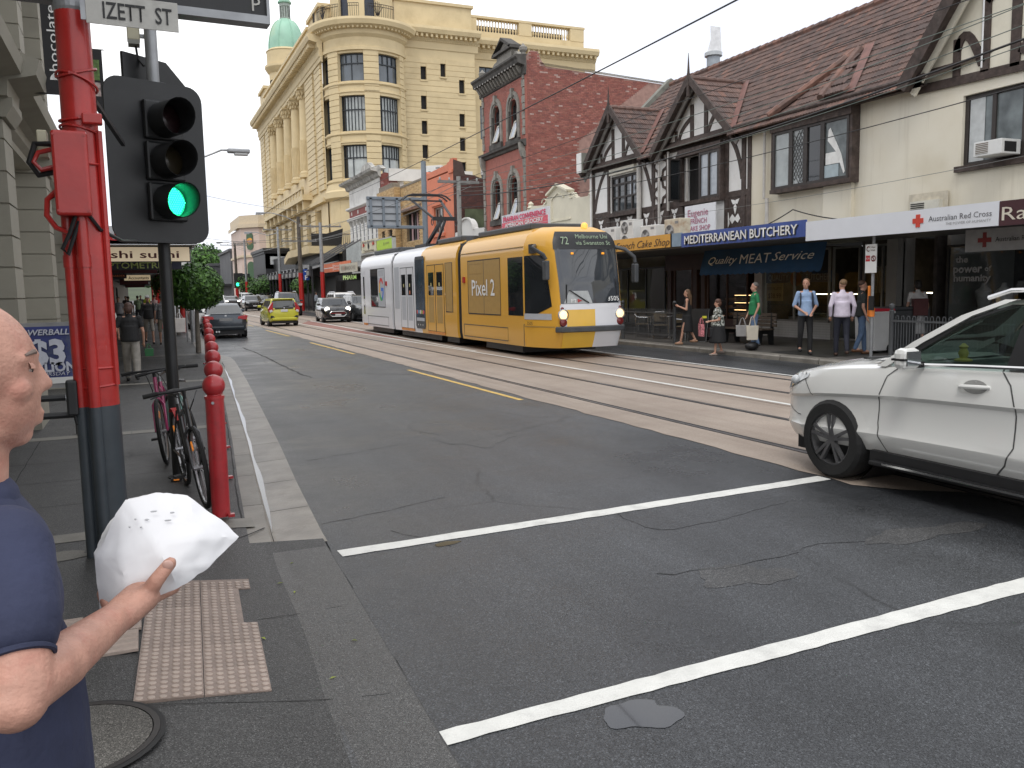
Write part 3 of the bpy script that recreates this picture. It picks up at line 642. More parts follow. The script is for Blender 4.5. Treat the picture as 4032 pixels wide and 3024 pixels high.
ob('gap_backing', MB().b(36, 48.5, 94.5, 100, 28.5, 31.85), mat('backing_dark', (.05, .045, .04), .8), ys_, world=True)  # dark box added behind the balusters so their gaps stay dark
# dome tower
TC = (22.6, 134.5, 0); DC = mat('copper_green', (.3, .52, .39), .5, var=.15, sc=.5, dirt=(.44, .42, .24), dsc=.25, damt=.7)
ob('tower_drum', MB().la([(2.9, 28), (2.9, 29.5), (2.7, 29.6), (2.7, 34.2), (3.0, 34.5), (3.3, 35), (3.3, 35.3), (2.95, 35.4), (2.95, 37.3), (3.05, 37.4), (2.6, 37.8)], TC, 32), YELB, ys_, 30, world=True)
for a in (200, 235, 270, 305): ob('drum_window', MB().cy((TC[0]+2.5*math.cos(math.radians(a)), TC[1]+2.5*math.sin(math.radians(a)), 32.6), (TC[0]+2.76*math.cos(math.radians(a)), TC[1]+2.76*math.sin(math.radians(a)), 32.6), .6, n=16), DARK, ys_, world=True)
dp = [(2.68*math.cos(t*PI/2/9)**.8 if t < 9 else .75, 37.7+4.6*math.sin(t*PI/2/9)) for t in range(0, 8)]
ob('dome', MB().la([(2.7, 37.6)]+dp+[(.8, 42.3)], TC, 32), DC, ys_, True, world=True)
rb = MB()
for k in range(8):
    a = k*PI/4+.2; rb.tube([(TC[0]+(r+.03)*math.cos(a), TC[1]+(r+.03)*math.sin(a), z) for r, z in dp], .06, 4)
ob('dome_ribs', rb, DC, ys_, world=True)
ob('lantern', MB().la([(.8, 42.2), (.85, 42.4), (.72, 42.5), (.72, 44), (.8, 44.1), (.8, 44.5)], TC, 16), mat('lantern_grey', (.3, .34, .3), .5, var=.2), ys_, world=True)
lc = MB()
for k in range(12): a = k*PI/6; lc.tube([(TC[0]+.74*math.cos(a), TC[1]+.74*math.sin(a), 42.5), (TC[0]+.74*math.cos(a), TC[1]+.74*math.sin(a), 44)], .04, 4)
ob('lantern_bars', lc, IRON, ys_, world=True)
ob('cupola', MB().la([(.8, 44.5), (1.0, 44.6), (1.0, 44.8), (.82, 44.9), (.75, 45.4), (.45, 45.8), (.05, 46.0)], TC, 20), DC, ys_, 35, world=True)
an = MB()
for k in range(3): an.b(19.2+.5*k, 19.45+.5*k, 140.2, 140.35, 30.2+.3*k, 32.5+.3*k)
an.tube([(19.3, 139.8, 30.5), (20.4, 140.2, 31.5)], .05)
single('antenna_panels', an, mat('antenna_dark', (.05, .05, .06), .5), 'dark phone antenna panels on the far roof edge of the yellow store', 'antenna')
# shop verandah of the store
vr = MB(); vr.pr([(84.5, 5.6), (97, 5.6), (100, 5.0), (100, 5.6), (97, 6.3), (84.5, 6.3)], 'x', 15.4, 18.9)
ob('verandah_edge', vr, YELB, ys_, world=True)
bk = MB(); bk.b(16.2, 21.5, 87.2, 90.0, 6.32, 6.5)
for i in range(26): bk.b(16.2+.1*2*i, 16.24+.2*i, 87.2, 87.25, 6.5, 7.6)
bk.b(16.2, 21.5, 87.18, 87.27, 7.6, 7.68)
ob('terrace_rail', bk, IRON, ys_, world=True)
ob('shade_cloth', MB().add([(16.2, 87.1, 6.5), (19.2, 87.1, 6.5), (19.4, 87.1, 8.2), (17.5, 87.1, 7.6), (16.2, 87.1, 7.6)], [(0, 1, 2, 3, 4)]), DARK, ys_, world=True)
# shopfront under the store
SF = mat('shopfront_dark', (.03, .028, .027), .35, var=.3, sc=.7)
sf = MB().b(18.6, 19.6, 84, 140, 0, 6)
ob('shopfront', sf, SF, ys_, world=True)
# ------------------------------------------------ bricks and tiles
BRM = {}
def brickmats(key, cols, var=.15, r=.75): BRM[key] = [mat('brick_%s_%s' % (key, 'abcdef'[i]), c, r, var=var, sc=9, bump=.3, bsc=60, rnd=.1, dirt=tuple(x*.55 for x in c), dsc=1.5, damt=.5) for i, c in enumerate(cols)]; return BRM[key]
RED = brickmats('red', [(.31, .105, .08), (.27, .09, .07), (.35, .13, .1), (.3, .115, .085), (.24, .085, .07), (.45, .3, .26)])
DKR = brickmats('dark', [(.1, .045, .038), (.13, .05, .04), (.085, .04, .035)])
CRB = brickmats('cream', [(.55, .38, .18), (.48, .31, .14), (.6, .43, .22), (.42, .27, .12)])
MORT = mat('mortar_red', (.33, .2, .165), .85, var=.2, sc=4); MORTC = mat('mortar_cream', (.34, .25, .15), .85, var=.15, sc=4)
def bricks(par, P, u0, u1, z0, z1, mats, n_single, near, ops=(), L_=.24, H_=.086, dp=.014, d=0, keep=None):
    cand = []; k = 0; z = z0
    while z < z1-.02:
        u = u0-(L_/2 if k % 2 else 0)
        while u < u1:
            a, b = max(u, u0), min(u+L_-.012, u1)
            if b-a > .04 and not any(o[0] < (a+b)/2 < o[1] and o[2] < z+H_/2 < o[3] for o in ops) and (keep is None or keep((a+b)/2, z)): cand.append((a, b, z, min(z+H_-.012, z1)))
            u += L_
        z += H_; k += 1
    cand.sort(key=lambda c: near(c)); full = [c for c in cand if abs(c[1]-c[0]-L_+.012) < .002]; sing = set(full[:n_single]); wt = [3, 3, 2, 2, 2, .6][:len(mats)]
    inv = wm(par).inverted(); protos = {}
    for c in sing:
        i = RN.choices(range(len(mats)), wt)[0]
        if i not in protos:
            m = fb(MB(), P, 0, L_-.012, 0, H_-.012, -dp, 0); o0 = V(P(0, 0, 0)); m.v = [tuple(V(p)-o0) for p in m.v]; me = m.mesh('brick'); me.materials.append(mats[i]); protos[i] = me
        inst('brick', protos[i], par, inv @ (V(P(c[0], c[2], d))+V((RN.uniform(-.002, .002),)*3)))
    mb = MB(); ix = []
    for c in cand:
        if c in sing: continue
        j = RN.uniform(-.003, .003); n = len(mb.f); fb(mb, P, c[0], c[1], c[2], c[3], d-dp+j, d); ix += [RN.choices(range(len(mats)), wt)[0]]*(len(mb.f)-n)
    if mb.v:
        o = ob('brickwork', mb, mats, par, world=True, kind='stuff')
        for p, i in zip(o.data.polygons, ix): p.material_index = i
TIL = [mat('tile_%s' % 'abcde'[i], c, .7, var=.25, sc=8, bump=.3, bsc=50, rnd=.12, dirt=(.035, .028, .026), dsc=2.5, damt=.7) for i, c in enumerate([(.128, .078, .064), (.108, .068, .058), (.15, .088, .07), (.09, .062, .055), (.19, .098, .072)])]
TILW = [4, 4, 3, 2, .7]
def tilegeo(mb, o, U, D, N):
    # roof tile: width along U, down slope D, normal N (o = top left); two rolls and a lip
    w, l = .225, .38; px = [0, .045, .09, .115, .16, .205, .23]; pz = [0, .03, .004, .004, .03, .006, .0]; vs = []
    for s_, h in ((0, .0), (l, .03)):
        for a, z in zip(px, pz): vs.append(o+U*a+D*s_+N*(z+h))
    for a, z in zip(px, pz): vs.append(o+U*a+D*l+N*(-.012))
    k = len(px); return mb.add(vs, [(r*k+i, r*k+i+1, (r+1)*k+i+1, (r+1)*k+i) for r in (0, 1) for i in range(k-1)])
def tileroof(par, O, U, D, N, nu, nd, ok, n_single, name='roof_tile'):
    # O: ridge corner; U along ridge; D down slope
    U, D, N, O = (V(x) for x in (U, D, N, O)); cand = []
    for r in range(nd):
        for i in range(nu):
            p = O+U*(.225*i)+D*(.345*r); c = p+U*.11+D*.2
            if ok(c): cand.append((p, c))
    cand.sort(key=lambda pc: (pc[1]-V((0, 0, 1.9))).length); inv = wm(par).inverted(); pro = {}
    for p, c in cand[:n_single]:
        i = RN.choices(range(5), TILW)[0]
        if i not in pro: me = tilegeo(MB(), V((0, 0, 0)), U, D, N).mesh(name); me.materials.append(TIL[i]); pro[i] = me
        inst(name, pro[i], par, inv @ (p+N*RN.uniform(-.004, .006)))
    mb = MB(); ix = []
    for p, c in cand[n_single:]:
        n = len(mb.f); tilegeo(mb, p+N*RN.uniform(-.006, .008)+D*RN.uniform(-.01, .01), U, D, N); ix += [RN.choices(range(5), TILW)[0]]*(len(mb.f)-n)
    if mb.v:
        o = ob('tile_field', mb, TIL, par, world=True, kind='stuff')
        for p, i in zip(o.data.polygons, ix): p.material_index = i
# ------------------------------------------------ red brick building
rb_ = building('red_brick_building', 'tall narrow red brick building with arched windows, grey quoins and a broken stone pediment', (22, 44, 0))
P = Px(XS); Y0, Y1 = 41.2, 47.1
GST = mat('grey_stone', (.25, .235, .205), .75, var=.2, sc=4, bump=.3, bsc=30, dirt=(.07, .065, .06), dsc=1.3, damt=.8, rnd=.1)
DKS = mat('sooty_stone', (.07, .065, .058), .8, var=.35, sc=3, bump=.3, bsc=30)
REDP = mat('red_painted_brick', (.34, .115, .085), .75, var=.12, sc=5, dirt=(.2, .08, .06), dsc=1.2, damt=.5)
ws = [(44.3, 45.75, 9.9, 12.1), (41.95, 43.4, 9.75, 12.0), (44.4, 45.85, 5.7, 8.0), (42.05, 43.5, 5.7, 8.0)]
ob('front_wall', wall(MB(), P, Y0, Y1, 0, 13.1, [(a, b, c, e-.2) for a, b, c, e in ws], .35), REDP, rb_, world=True)
bricks(rb_, P, Y0+.35, Y1-.35, 9.4, 12.75, [REDP, RED[0], RED[2]], 0, lambda c: 0, [(a-.2, b+.2, c-.3, e+.45) for a, b, c, e in ws], dp=.008)
for a, b, c, e in ws:
    cu = (a+b)/2; r = (b-a)/2; sp = e-.2-.0
    m_ = MB()
    # arch spandrel filling above the opening then stone surround
    pts = arc(cu, sp-.5, r*.82, 0, 180, 12)
    fp(m_, P, [(b, sp+.02), (b, sp-.5)]+pts[::1]+[(a, sp-.5), (a, sp+.02)], -.01, .3)
    ob('arch_filling', m_, REDP, rb_, world=True)
    s_ = MB(); fline(s_, P, [(b+.02, c)]+[(cu+r*1.02*math.cos(math.radians(t)), sp-.5+(r*1.02+.12)*math.sin(math.radians(t))) for t in range(0, 181, 15)]+[(a-.02, c)], .2, -.09, .02)
    ob('arch_surround', s_, GST, rb_, world=True)
    ob('arch_roll', fline(MB(), P, [(b-.16, c)]+[(cu+r*.8*math.cos(math.radians(t)), sp-.5+r*.88*math.sin(math.radians(t))) for t in range(0, 181, 15)]+[(a+.16, c)], .1, -.04, .1), GST, rb_, world=True)
    ob('keystone', fp(MB(), P, [(cu-.09, sp+.12), (cu+.09, sp+.12), (cu+.13, sp+.6), (cu-.13, sp+.6)], -.16, 0), GST, rb_, world=True)
    ob('sill', fb(MB(), P, a-.15, b+.15, c-.3, c, -.14, .05), DKS, rb_, world=True)
    w = win(rb_, P, a+.15, b-.15, c, sp+.1, .28, 1, 2, mat('sash_dark', (.06, .058, .055), .5), GLS, .08)
    for s in (a+.2, b-.2): ob('colonnette', MB().cy(P(s, c, -.02), P(s, sp-.5, -.02), .06, n=8), DKS, rb_, world=True)
    f_ = MB(); fw_ = mat('white_sash', (.62, .58, .5), .5); q0 = [P(a+.25, c+.05, -.22), P(a+.8, c+.05, -.22), P(a+.8, c+.95, .1), P(a+.25, c+.95, .1)]
    for i in range(4): f_.bar(q0[i], q0[(i+1) % 4], .06, .05)
    o = ob('open_sash', f_, fw_, rb_, world=True); ob('pane', MB().q(*q0), mat('sky_reflect_glass', (.3, .33, .37), .03, var=.1, spec=.9), o, world=True)  # sash pane colour holds a pale sky reflection
for y_ in (Y0+.14, Y1-.14):
    z = 4.6; k = 0
    while z < 13.0:
        if not 8.75 < z < 9.45:
            w = .3 if k % 2 else .22; ob('quoin', fb(MB(), P, y_-.14 if y_ < 44 else y_+.14-w, y_-.14+w if y_ < 44 else y_+.14, z, z+.36, -.06, .05), GST, rb_, world=True)
        z += .4; k += 1
ob('string_course', prof_run(MB(), P, Y0-.1, Y1+.1, [(0, 9.2), (.1, 9.22), (.16, 9.35), (.28, 9.4), (.3, 9.52), (0, 9.58)]), DKS, rb_, world=True)
for y_ in (Y0+.05, Y1-.3): ob('console', fp(MB(), lambda u, z, d=0, y_=y_: (XS-u, y_+d, z), [(0, 8.55), (.16, 8.7), (.26, 9.0), (.3, 9.4), (0, 9.4)], 0, .26), GST, rb_, world=True)
ob('main_cornice', prof_run(MB(), P, Y0-.25, Y1+.25, [(0, 12.75), (.08, 12.8), (.1, 13.2), (.45, 13.3), (.5, 13.5), (.6, 13.6), (.6, 13.7), (0, 13.75)]), DKS, rb_, world=True)
for i in range(15): ob('cornice_bracket', fp(MB(), lambda u, z, d=0, i=i: (XS-u, Y0+.15+i*.4+d, z), [(.1, 12.85), (.18, 12.9), (.4, 13.25), (.1, 13.25)], 0, .14), GST, rb_, world=True); 
for i in range(15): ob('cornice_stud', MB().el((XS-.47, Y0+.22+i*.4, 13.28), .03, .05, .05, 6, 4), mat('pale_stud', (.5, .48, .44), .6), rb_, world=True)
m_ = MB(); fb(m_, P, 42.6, 44.6, 13.7, 14.5, -.1, .3); fp(m_, P, [(41.3, 13.7), (42.6, 13.7), (42.6, 14.3), (42.2, 14.2), (41.9, 13.95), (41.3, 13.85)], 0, .25); fp(m_, P, [(44.6, 13.7), (47, 13.7), (47, 13.85), (45.9, 13.9), (45.2, 14.25), (44.6, 14.3)], 0, .25)
ob('pediment_block', m_, GST, rb_, world=True)
ob('pediment', fp(fline(MB(), P, [(42.35, 14.5), (43.6, 15.15), (44.85, 14.5), (42.3, 14.5)], .16, -.3, .35), P, [(42.5, 14.5), (44.7, 14.5), (43.6, 15.05)], -.05, .3), DKS, rb_, world=True)
ob('pediment_face', fp(MB(), P, [(42.75, 14.56), (44.45, 14.56), (43.6, 14.98)], -.08, -.04), GST, rb_, world=True)
for y_ in (41.3, 47): ob('urn', MB().la([(.15, 13.7), (.12, 13.9), (.2, 14), (.22, 14.15), (.1, 14.25), (.03, 14.35)], (XS, y_, 0), 12), GST, rb_, world=True)
PS = Py(Y0)
ol = [(18.9, 0), (33, 0), (33, 12.6), (20.1, 13.3), (19.85, 13.6), (19.7, 14.0), (19.3, 14.02), (18.95, 13.65)]
ob('side_wall', fp(MB(), PS, ol, 0, .3), MORT, rb_, world=True)
def keepside(u, z): return z < (13.58-.1-(u-18.95)*.0 if u < 19.2 else 13.95 if u < 19.65 else 13.3 if u < 20.1 else 13.2-(u-20.1)*.055) and (z > 9.6+(u-22)*.75 if u > 22 else z > 5.2) and u < 27.5
bricks(rb_, PS, 19.05, 27.6, 5.2, 13.95, RED, 300, lambda c: (c[0]-19)*.35+abs(c[2]-8), keep=keepside)
ob('corner_return', fb(MB(), PS, 18.9, 19.04, 4.5, 13.0, -.02, 0), REDP, rb_, world=True)
ZN = mat('zinc_sheet', (.45, .47, .48), .35, .3, var=.1, sc=1.2, dirt=(.3, .3, .29), dsc=.6, damt=.5); ZNC = mat('clear_sheet', (.66, .64, .5), .4, var=.1)
for i in range(22):
    u = 19.8+i*.6; ob('roof_sheet', MB().add([(u, Y0-.12, 13.42-.055*(u-20)), (u+.59, Y0-.12, 13.42-.055*(u+.59-20)), (u+.59, Y0+2.2, 14.0-.055*(u+.59-20)), (u, Y0+2.2, 14.0-.055*(u-20))], [(0, 1, 2, 3)]), ZNC if i in (10, 12, 13) else ZN, rb_, world=True)
fl_ = thing('roof_flue', 'grey metal flue with a twisted white weather cowl behind the tiled ridge', 'flue', (24.6, 33, 10))
ob('pipe', MB().cy((24.6, 33, 9.5), (24.6, 33, 12.15), .3, n=16), mat('flue_grey', (.3, .33, .36), .5, .2), fl_, world=True)
ob('collar', MB().la([(.3, 12.1), (.4, 12.15), (.4, 12.3), (.3, 12.35)], (24.6, 33, 0), 16), ZN, fl_, world=True)
ob('cowl', MB().add([(24.2, 32.9, 12.3), (24.9, 32.8, 12.35), (25.05, 33.1, 13.5), (24.5, 33.1, 13.5), (24.45, 33, 12.9), (24.7, 33.4, 12.4), (24.9, 33.4, 13.4)], [(0, 1, 4), (1, 2, 3, 4), (1, 5, 6, 2), (0, 1, 5)]), mat('cowl_white', (.6, .6, .6), .4, .3), fl_, world=True)
# ------------------------------------------------ low cream shop (grocery)
gs = building('grocery_shop', 'low cream rendered shop with a stepped gabled parapet below the red brick wall', (20, 37.6, 0))
par = [(41.15, 0), (41.15, 5.95), (40.8, 5.95), (40.6, 6.08), (40.0, 6.02), (39.3, 5.98), (39.0, 6.1), (38.8, 6.3), (38.6, 6.35), (38.55, 6.45), (37.55, 6.78), (36.5, 6.45), (36.45, 6.3), (36.2, 6.3), (36, 6.1), (35.6, 5.98), (34.6, 5.95), (34.35, 6.05), (34.05, 6.05), (34.05, 0)]
CRW = mat('cream_render', (.66, .62, .49), .7, var=.05, sc=2, dirt=(.5, .46, .36), dsc=.6, damt=.4)
ob('parapet_wall', fp(MB(), P, par, 0, .3), CRW, gs, world=True)
m_ = MB(); fline(m_, P, [(38.65, 6.4), (37.55, 6.8), (36.4, 6.4)], .1, -.15, .3); fline(m_, P, [(38.2, 5.2), (38.2, 6.15), (37.5, 6.42), (36.9, 6.15)], .06, -.06, .02); fb(m_, P, 36.2, 38.3, 5.05, 5.12, -.05, .02)
for y_ in (40.9, 34.3): m_.la([(.16, 5.95), (.2, 6.0), (.12, 6.1), (.16, 6.2), (.04, 6.32)], (XS+.1, y_, 0), 10)
ob('mouldings', m_, CRW, gs, world=True, kind='stuff')
for y_, s in ((39.0, 1), (36.1, -1)):
    o = MB(); o.tube([P(y_+s*.35*math.cos(t)*(1-t/7), 6.1+.22*math.sin(t)*(1-t/7), -.02) for t in [i*.5 for i in range(12)]], .035, 5); ob('scroll', o, CRW, gs, world=True)
ob('shop_body', MB().b(19.2, 30, 34.1, 41.1, 0, 5.6), SF, gs, world=True)
ob('ground_floor', fb(MB(), P, 34.1, 41.1, 0, 3.2, -.01, 0), SF, gs, world=True)
ob('awning', MB().b(15.1, XS, 34.1, 41.1, 3.2, 3.5), mat('awning_grey', (.3, .3, .3), .6), gs, world=True)
# ------------------------------------------------ small white domed shop and dark brick side
wd = building('white_gable_shop', 'small white shop front with a rounded parapet beside the orange building', (19.5, 49.8, 0))
ob('round_parapet', fp(MB(), P, [(52.3, 0), (52.3, 5.45), (51.6, 5.5)]+[(50.2+1.25*math.cos(math.radians(t)), 5.45+.75*math.sin(math.radians(t))) for t in range(10, 171, 10)]+[(48.8, 5.5), (47.2, 5.45), (47.2, 0)], 0, .3), mat('old_white', (.66, .65, .62), .7, var=.06, sc=2, dirt=(.4, .39, .36), dsc=1, damt=.6), wd, world=True)
ob('parapet_trim', fline(MB(), P, [(50.2+1.28*math.cos(math.radians(t)), 5.45+.78*math.sin(math.radians(t))) for t in range(0, 181, 12)], .09, -.1, .05), mat('old_white'), wd, world=True)
# ------------------------------------------------ orange building
og = building('orange_building', 'two storey building with a salmon orange painted front and a dark brick side wall', (22, 55.5, 0))
ORP = mat('orange_paint', (.62, .19, .1), .7, var=.07, sc=1.5, dirt=(.45, .14, .09), dsc=.6, damt=.6, bump=.2, bsc=20)
ob('front', wall(MB(), P, 52.4, 58.7, 0, 9.4, [(54.45, 56.5, 5.65, 7.4)], .25), ORP, og, world=True)
win(og, P, 54.45, 56.5, 5.65, 7.4, .2, 3, 1, mat('old_frame', (.35, .3, .26), .6), GLS, .1)
m_ = MB(); fp(m_, P, [(52.4, 9.4), (53.1, 9.4), (53.4, 9.5), (57.6, 9.5), (57.7, 9.4), (58.7, 9.4), (58.7, 10), (57.8, 10), (57.6, 9.85), (53.6, 9.95), (53.4, 10.05), (53.1, 10.05), (52.95, 10.2), (52.4, 10.2)], 0, .3); fb(m_, P, 54.2, 56.7, 5.4, 5.62, -.12, .05); fb(m_, P, 54.1, 56.8, 7.5, 7.75, -.1, .05); fb(m_, P, 58, 58.7, 9.3, 9.5, -.1, 0); fb(m_, P, 52.4, 53.1, 9.3, 9.5, -.1, 0)
ob('front_trim', m_, ORP, og, world=True, kind='stuff')
PD = Py(52.35); ob('side_wall', fp(MB(), PD, [(18.92, 0), (26, 0), (26, 7.4), (22.5, 8.4), (20.3, 9.15), (19.7, 9.2), (19.5, 9.95), (18.92, 10.1)], 0, .3), mat('mortar_dark', (.09, .06, .05), .9), og, world=True)
bricks(og, PD, 18.95, 23.5, 5.4, 9.1, DKR, 0, lambda c: 0, dp=.01, keep=lambda u, z: z < 9.1-max(0, u-20)*.3)
ob('corrugated_patch', MB().b(19.6, 22, 52.2, 52.3, 5.2, 7.0), mat('mossy_sheet', (.09, .11, .06), .6, var=.4, sc=1.5), og, world=True)
# ------------------------------------------------ cream brick building
cbk = building('cream_brick_building', 'two storey cream brick building with a bay and metal window hood', (22, 64, 0))
ob('front', wall(MB(), P, 58.9, 64.3, 0, 9.6, [(59.8, 63, 5.5, 7.6)], .3), MORTC, cbk, world=True)
Pb = Px(XS-.5); m_ = wall(MB(), Pb, 64.4, 69.6, 0, 9.75, [(67.4, 68.4, 4.9, 6.6), (65.2, 66.4, 4.9, 6.6)], .25); m_.q((XS-.5, 64.4, 0), (XS+2, 64.4, 0), (XS+2, 64.4, 9.75), (XS-.5, 64.4, 9.75)); m_.q((XS-.5, 64.4, 9.75), (XS+3, 64.4, 9.75), (XS+3, 69.6, 9.75), (XS-.5, 69.6, 9.75)); ob('bay', m_, MORTC, cbk, world=True)
bricks(cbk, P, 58.9, 64.3, 4.5, 9.6, CRB, 120, lambda c: c[0], [(59.8, 63, 5.5, 7.6)], H_=.1, L_=.3)
bricks(cbk, Pb, 64.4, 69.5, 4.5, 9.7, CRB, 0, lambda c: c[0], [(67.4, 68.4, 4.9, 6.6), (65.2, 66.4, 4.9, 6.6)], H_=.1, L_=.3)
bricks(cbk, Py(64.4), XS-.49, XS-.01, 4.5, 9.7, CRB, 0, lambda c: 0, H_=.1, L_=.3)
win(cbk, P, 59.8, 63, 5.5, 7.6, .25, 4, 1, mat('sash_dark'), GLS, .1); ob('curtain', fb(fb(MB(), P, 61.9, 62.2, 5.5, 7.5, .15, .2), P, 60.6, 60.9, 5.5, 7.5, .15, .2), mat('pink_curtain', (.5, .33, .33), .8), cbk, world=True)
for o in ((67.4, 68.4, 4.9, 6.6), (65.2, 66.4, 4.9, 6.6)): win(cbk, Pb, *o, .2, 1, 2, mat('sash_dark'), GLS, .08)
ob('window_hood', MB().pr([(XS, 7.75), (XS-.9, 7.5), (XS-.95, 7.65), (XS, 8.05)], 'y', 59.3, 63.9), mat('rusty_hood', (.2, .13, .1), .7, var=.3), cbk, world=True)
ob('coping', fb(fb(MB(), Pb, 65.5, 69.6, 9.75, 10.2, .2, .8), P, 58.9, 64.3, 9.6, 9.75, -.05, .3), mat('coping_brown', (.2, .17, .13), .8, var=.3), cbk, world=True)
ob('body', MB().b(XS+.4, 30, 58.9, 69.6, 0, 9.5), MORTC, cbk, world=True)
# ------------------------------------------------ white victorian building
wv = building('white_victorian_building', 'white Victorian shop building with carved columns and a weathered pediment', (21, 75.5, 0))
OW = mat('victorian_white', (.68, .67, .64), .65, var=.06, sc=1.5, dirt=(.2, .19, .17), dsc=.8, damt=.55)
RDP = mat('oxide_band', (.24, .055, .045), .7, var=.15)
ob('front', fb(MB(), P, 70.2, 81.6, 0, 9.3, 0, 2), OW, wv, world=True)
ob('upper_panel', fb(MB(), P, 70.2, 81.6, 9.4, 11.2, 0, 2), OW, wv, world=True); ob('red_band', fb(MB(), P, 70.3, 81.5, 8.75, 9.35, -.06, 0), RDP, wv, world=True)
for y_ in (72, 75, 78, 80.5): ob('boss', fb(MB(), P, y_-.16, y_+.16, 8.9, 9.2, -.1, -.05), OW, wv, world=True)
ob('cornice', prof_run(MB(), P, 69.9, 82, [(0, 11.2), (.2, 11.3), (.3, 11.6), (.8, 11.7), (.9, 11.9), (0, 12)]), mat('weathered_cornice', (.4, .39, .36), .8, var=.4, sc=2, dirt=(.07, .065, .06), dsc=1.5, damt=.9), wv, world=True)
ob('mid_mould', prof_run(MB(), P, 70, 81.8, [(0, 9.3), (.35, 9.45), (.35, 9.6), (0, 9.65)]), OW, wv, world=True); ob('low_mould', prof_run(MB(), P, 70, 81.8, [(0, 8.3), (.25, 8.4), (.3, 8.6), (0, 8.75)]), OW, wv, world=True); ob('sill_mould', prof_run(MB(), P, 70, 81.8, [(0, 4.9), (.3, 5.0), (.35, 5.3), (0, 5.4)]), OW, wv, world=True)
ob('pediment', fp(MB(), P, [(70, 11.9), (82, 11.9), (80, 12.3), (77.5, 12.5), (76.5, 12.9), (74.6, 13.0), (73.2, 12.4), (71, 12.3)], .1, .5), mat('weathered_cornice'), wv, world=True)
for i in range(8):
    y_ = 71+i*1.42; ob('half_column', MB().cy(P(y_, 5.4, 0), P(y_, 8.0, 0), .19, .16, 10), OW, wv, world=True); ob('column_capital', MB().la([(.16, 7.85), (.2, 8.0), (.3, 8.25), (.3, 8.3)], P(y_, 0, 0), 8), mat('weathered_cornice'), wv, world=True)
for i in range(7): y_ = 71.7+i*1.42; win(wv, P, y_-.38, y_+.38, 5.45, 8.0, -.015, 1, 2, OW, GLS, .06, .03)
pw = Py(70.15); ob('party_wall', fp(MB(), pw, [(18.9, 5), (22, 5), (22, 9.3), (20.7, 9.9), (20.4, 10.8), (19.9, 11.5), (19.3, 11.6), (18.9, 11.4)], 0, .2), mat('party_red', (.2, .06, .05), .8, var=.3, sc=3, dirt=(.45, .4, .38), dsc=2.5, damt=.8), wv, world=True)
ob('white_gutter', MB().b(19.6, 27, 69.9, 70.1, 10.9, 11.9), mat('old_white'), wv, world=True)
def aircon(x, y, z, w=.85, h=.6, d=.32, two=False, label='', rusty=False, rz=0):
    t = thing('air_conditioner', label, 'air conditioner', (x, y, z), rz, 'air conditioning units')
    m = mat('ac_rust', (.58, .53, .42), .5, var=.06, dirt=(.32, .14, .05), dsc=3, damt=.8) if rusty else mat('ac_white', (.7, .7, .68), .45, var=.04, dirt=(.5, .5, .48), dsc=3, damt=.4)
    ob('casing', MB().b(-d/2, d/2, -w/2, w/2, .04, h), m, t, bevel=.02)
    for k in range(2 if two else 1):
        zc = h*.5 if not two else h*(.28+.46*k); r = min(.24, h*.4 if not two else h*.21); yc = w*.14 if not two else w*.12
        ob('fan_ring', MB().la([(r, 0), (r, .02), (r*.93, .025), (r*.93, 0)], (-d/2, yc, zc), 20, M(((0, 0, -1), (1, 0, 0), (0, 1, 0))), False), mat('ac_grille', (.25, .25, .25), .5), t)
        f = MB().cy((-d/2-.004, yc, zc), (-d/2-.008, yc, zc), r*.93, n=20); ob('fan_opening', f, mat('fan_dark', (.12, .12, .12), .6), t)
        g = MB().cy((-d/2-.01, yc, zc), (-d/2-.03, yc, zc), r*.28, n=12)
        for q in range(3): a = q*2.1; g.add([(-d/2-.014, yc, zc), (-d/2-.014, yc+r*.9*math.cos(a), zc+r*.9*math.sin(a)), (-d/2-.02, yc+r*.9*math.cos(a+.8), zc+r*.9*math.sin(a+.8))], [(0, 1, 2)])
        ob('fan', g, mat('fan_grey', (.4, .4, .4), .5), t)
    ob('feet', MB().b(-d/2, d/2, -w/2+.08, -w/2+.14, 0, .04).b(-d/2, d/2, w/2-.14, w/2-.08, 0, .04), mat('ac_grille'), t)
    ob('badge', MB().b(-d/2-.004, -d/2, -w*.42, -w*.2, h*.8, h*.9), mat('ac_grille'), t)
    return t
aircon(20.8, 62, 9.75, 1.5, 1.3, .6, label='grey fan unit on the roof between cream brick and orange buildings', rz=.9)
aircon(20.7, 57.4, 9.6, 1.2, .8, .5, label='white fan unit standing behind the orange parapet', rz=.9)
aircon(20.2, 49.5, 8.75, 1.0, .72, .5, label='white fan unit on top of the dark brick side wall', rz=1.2)
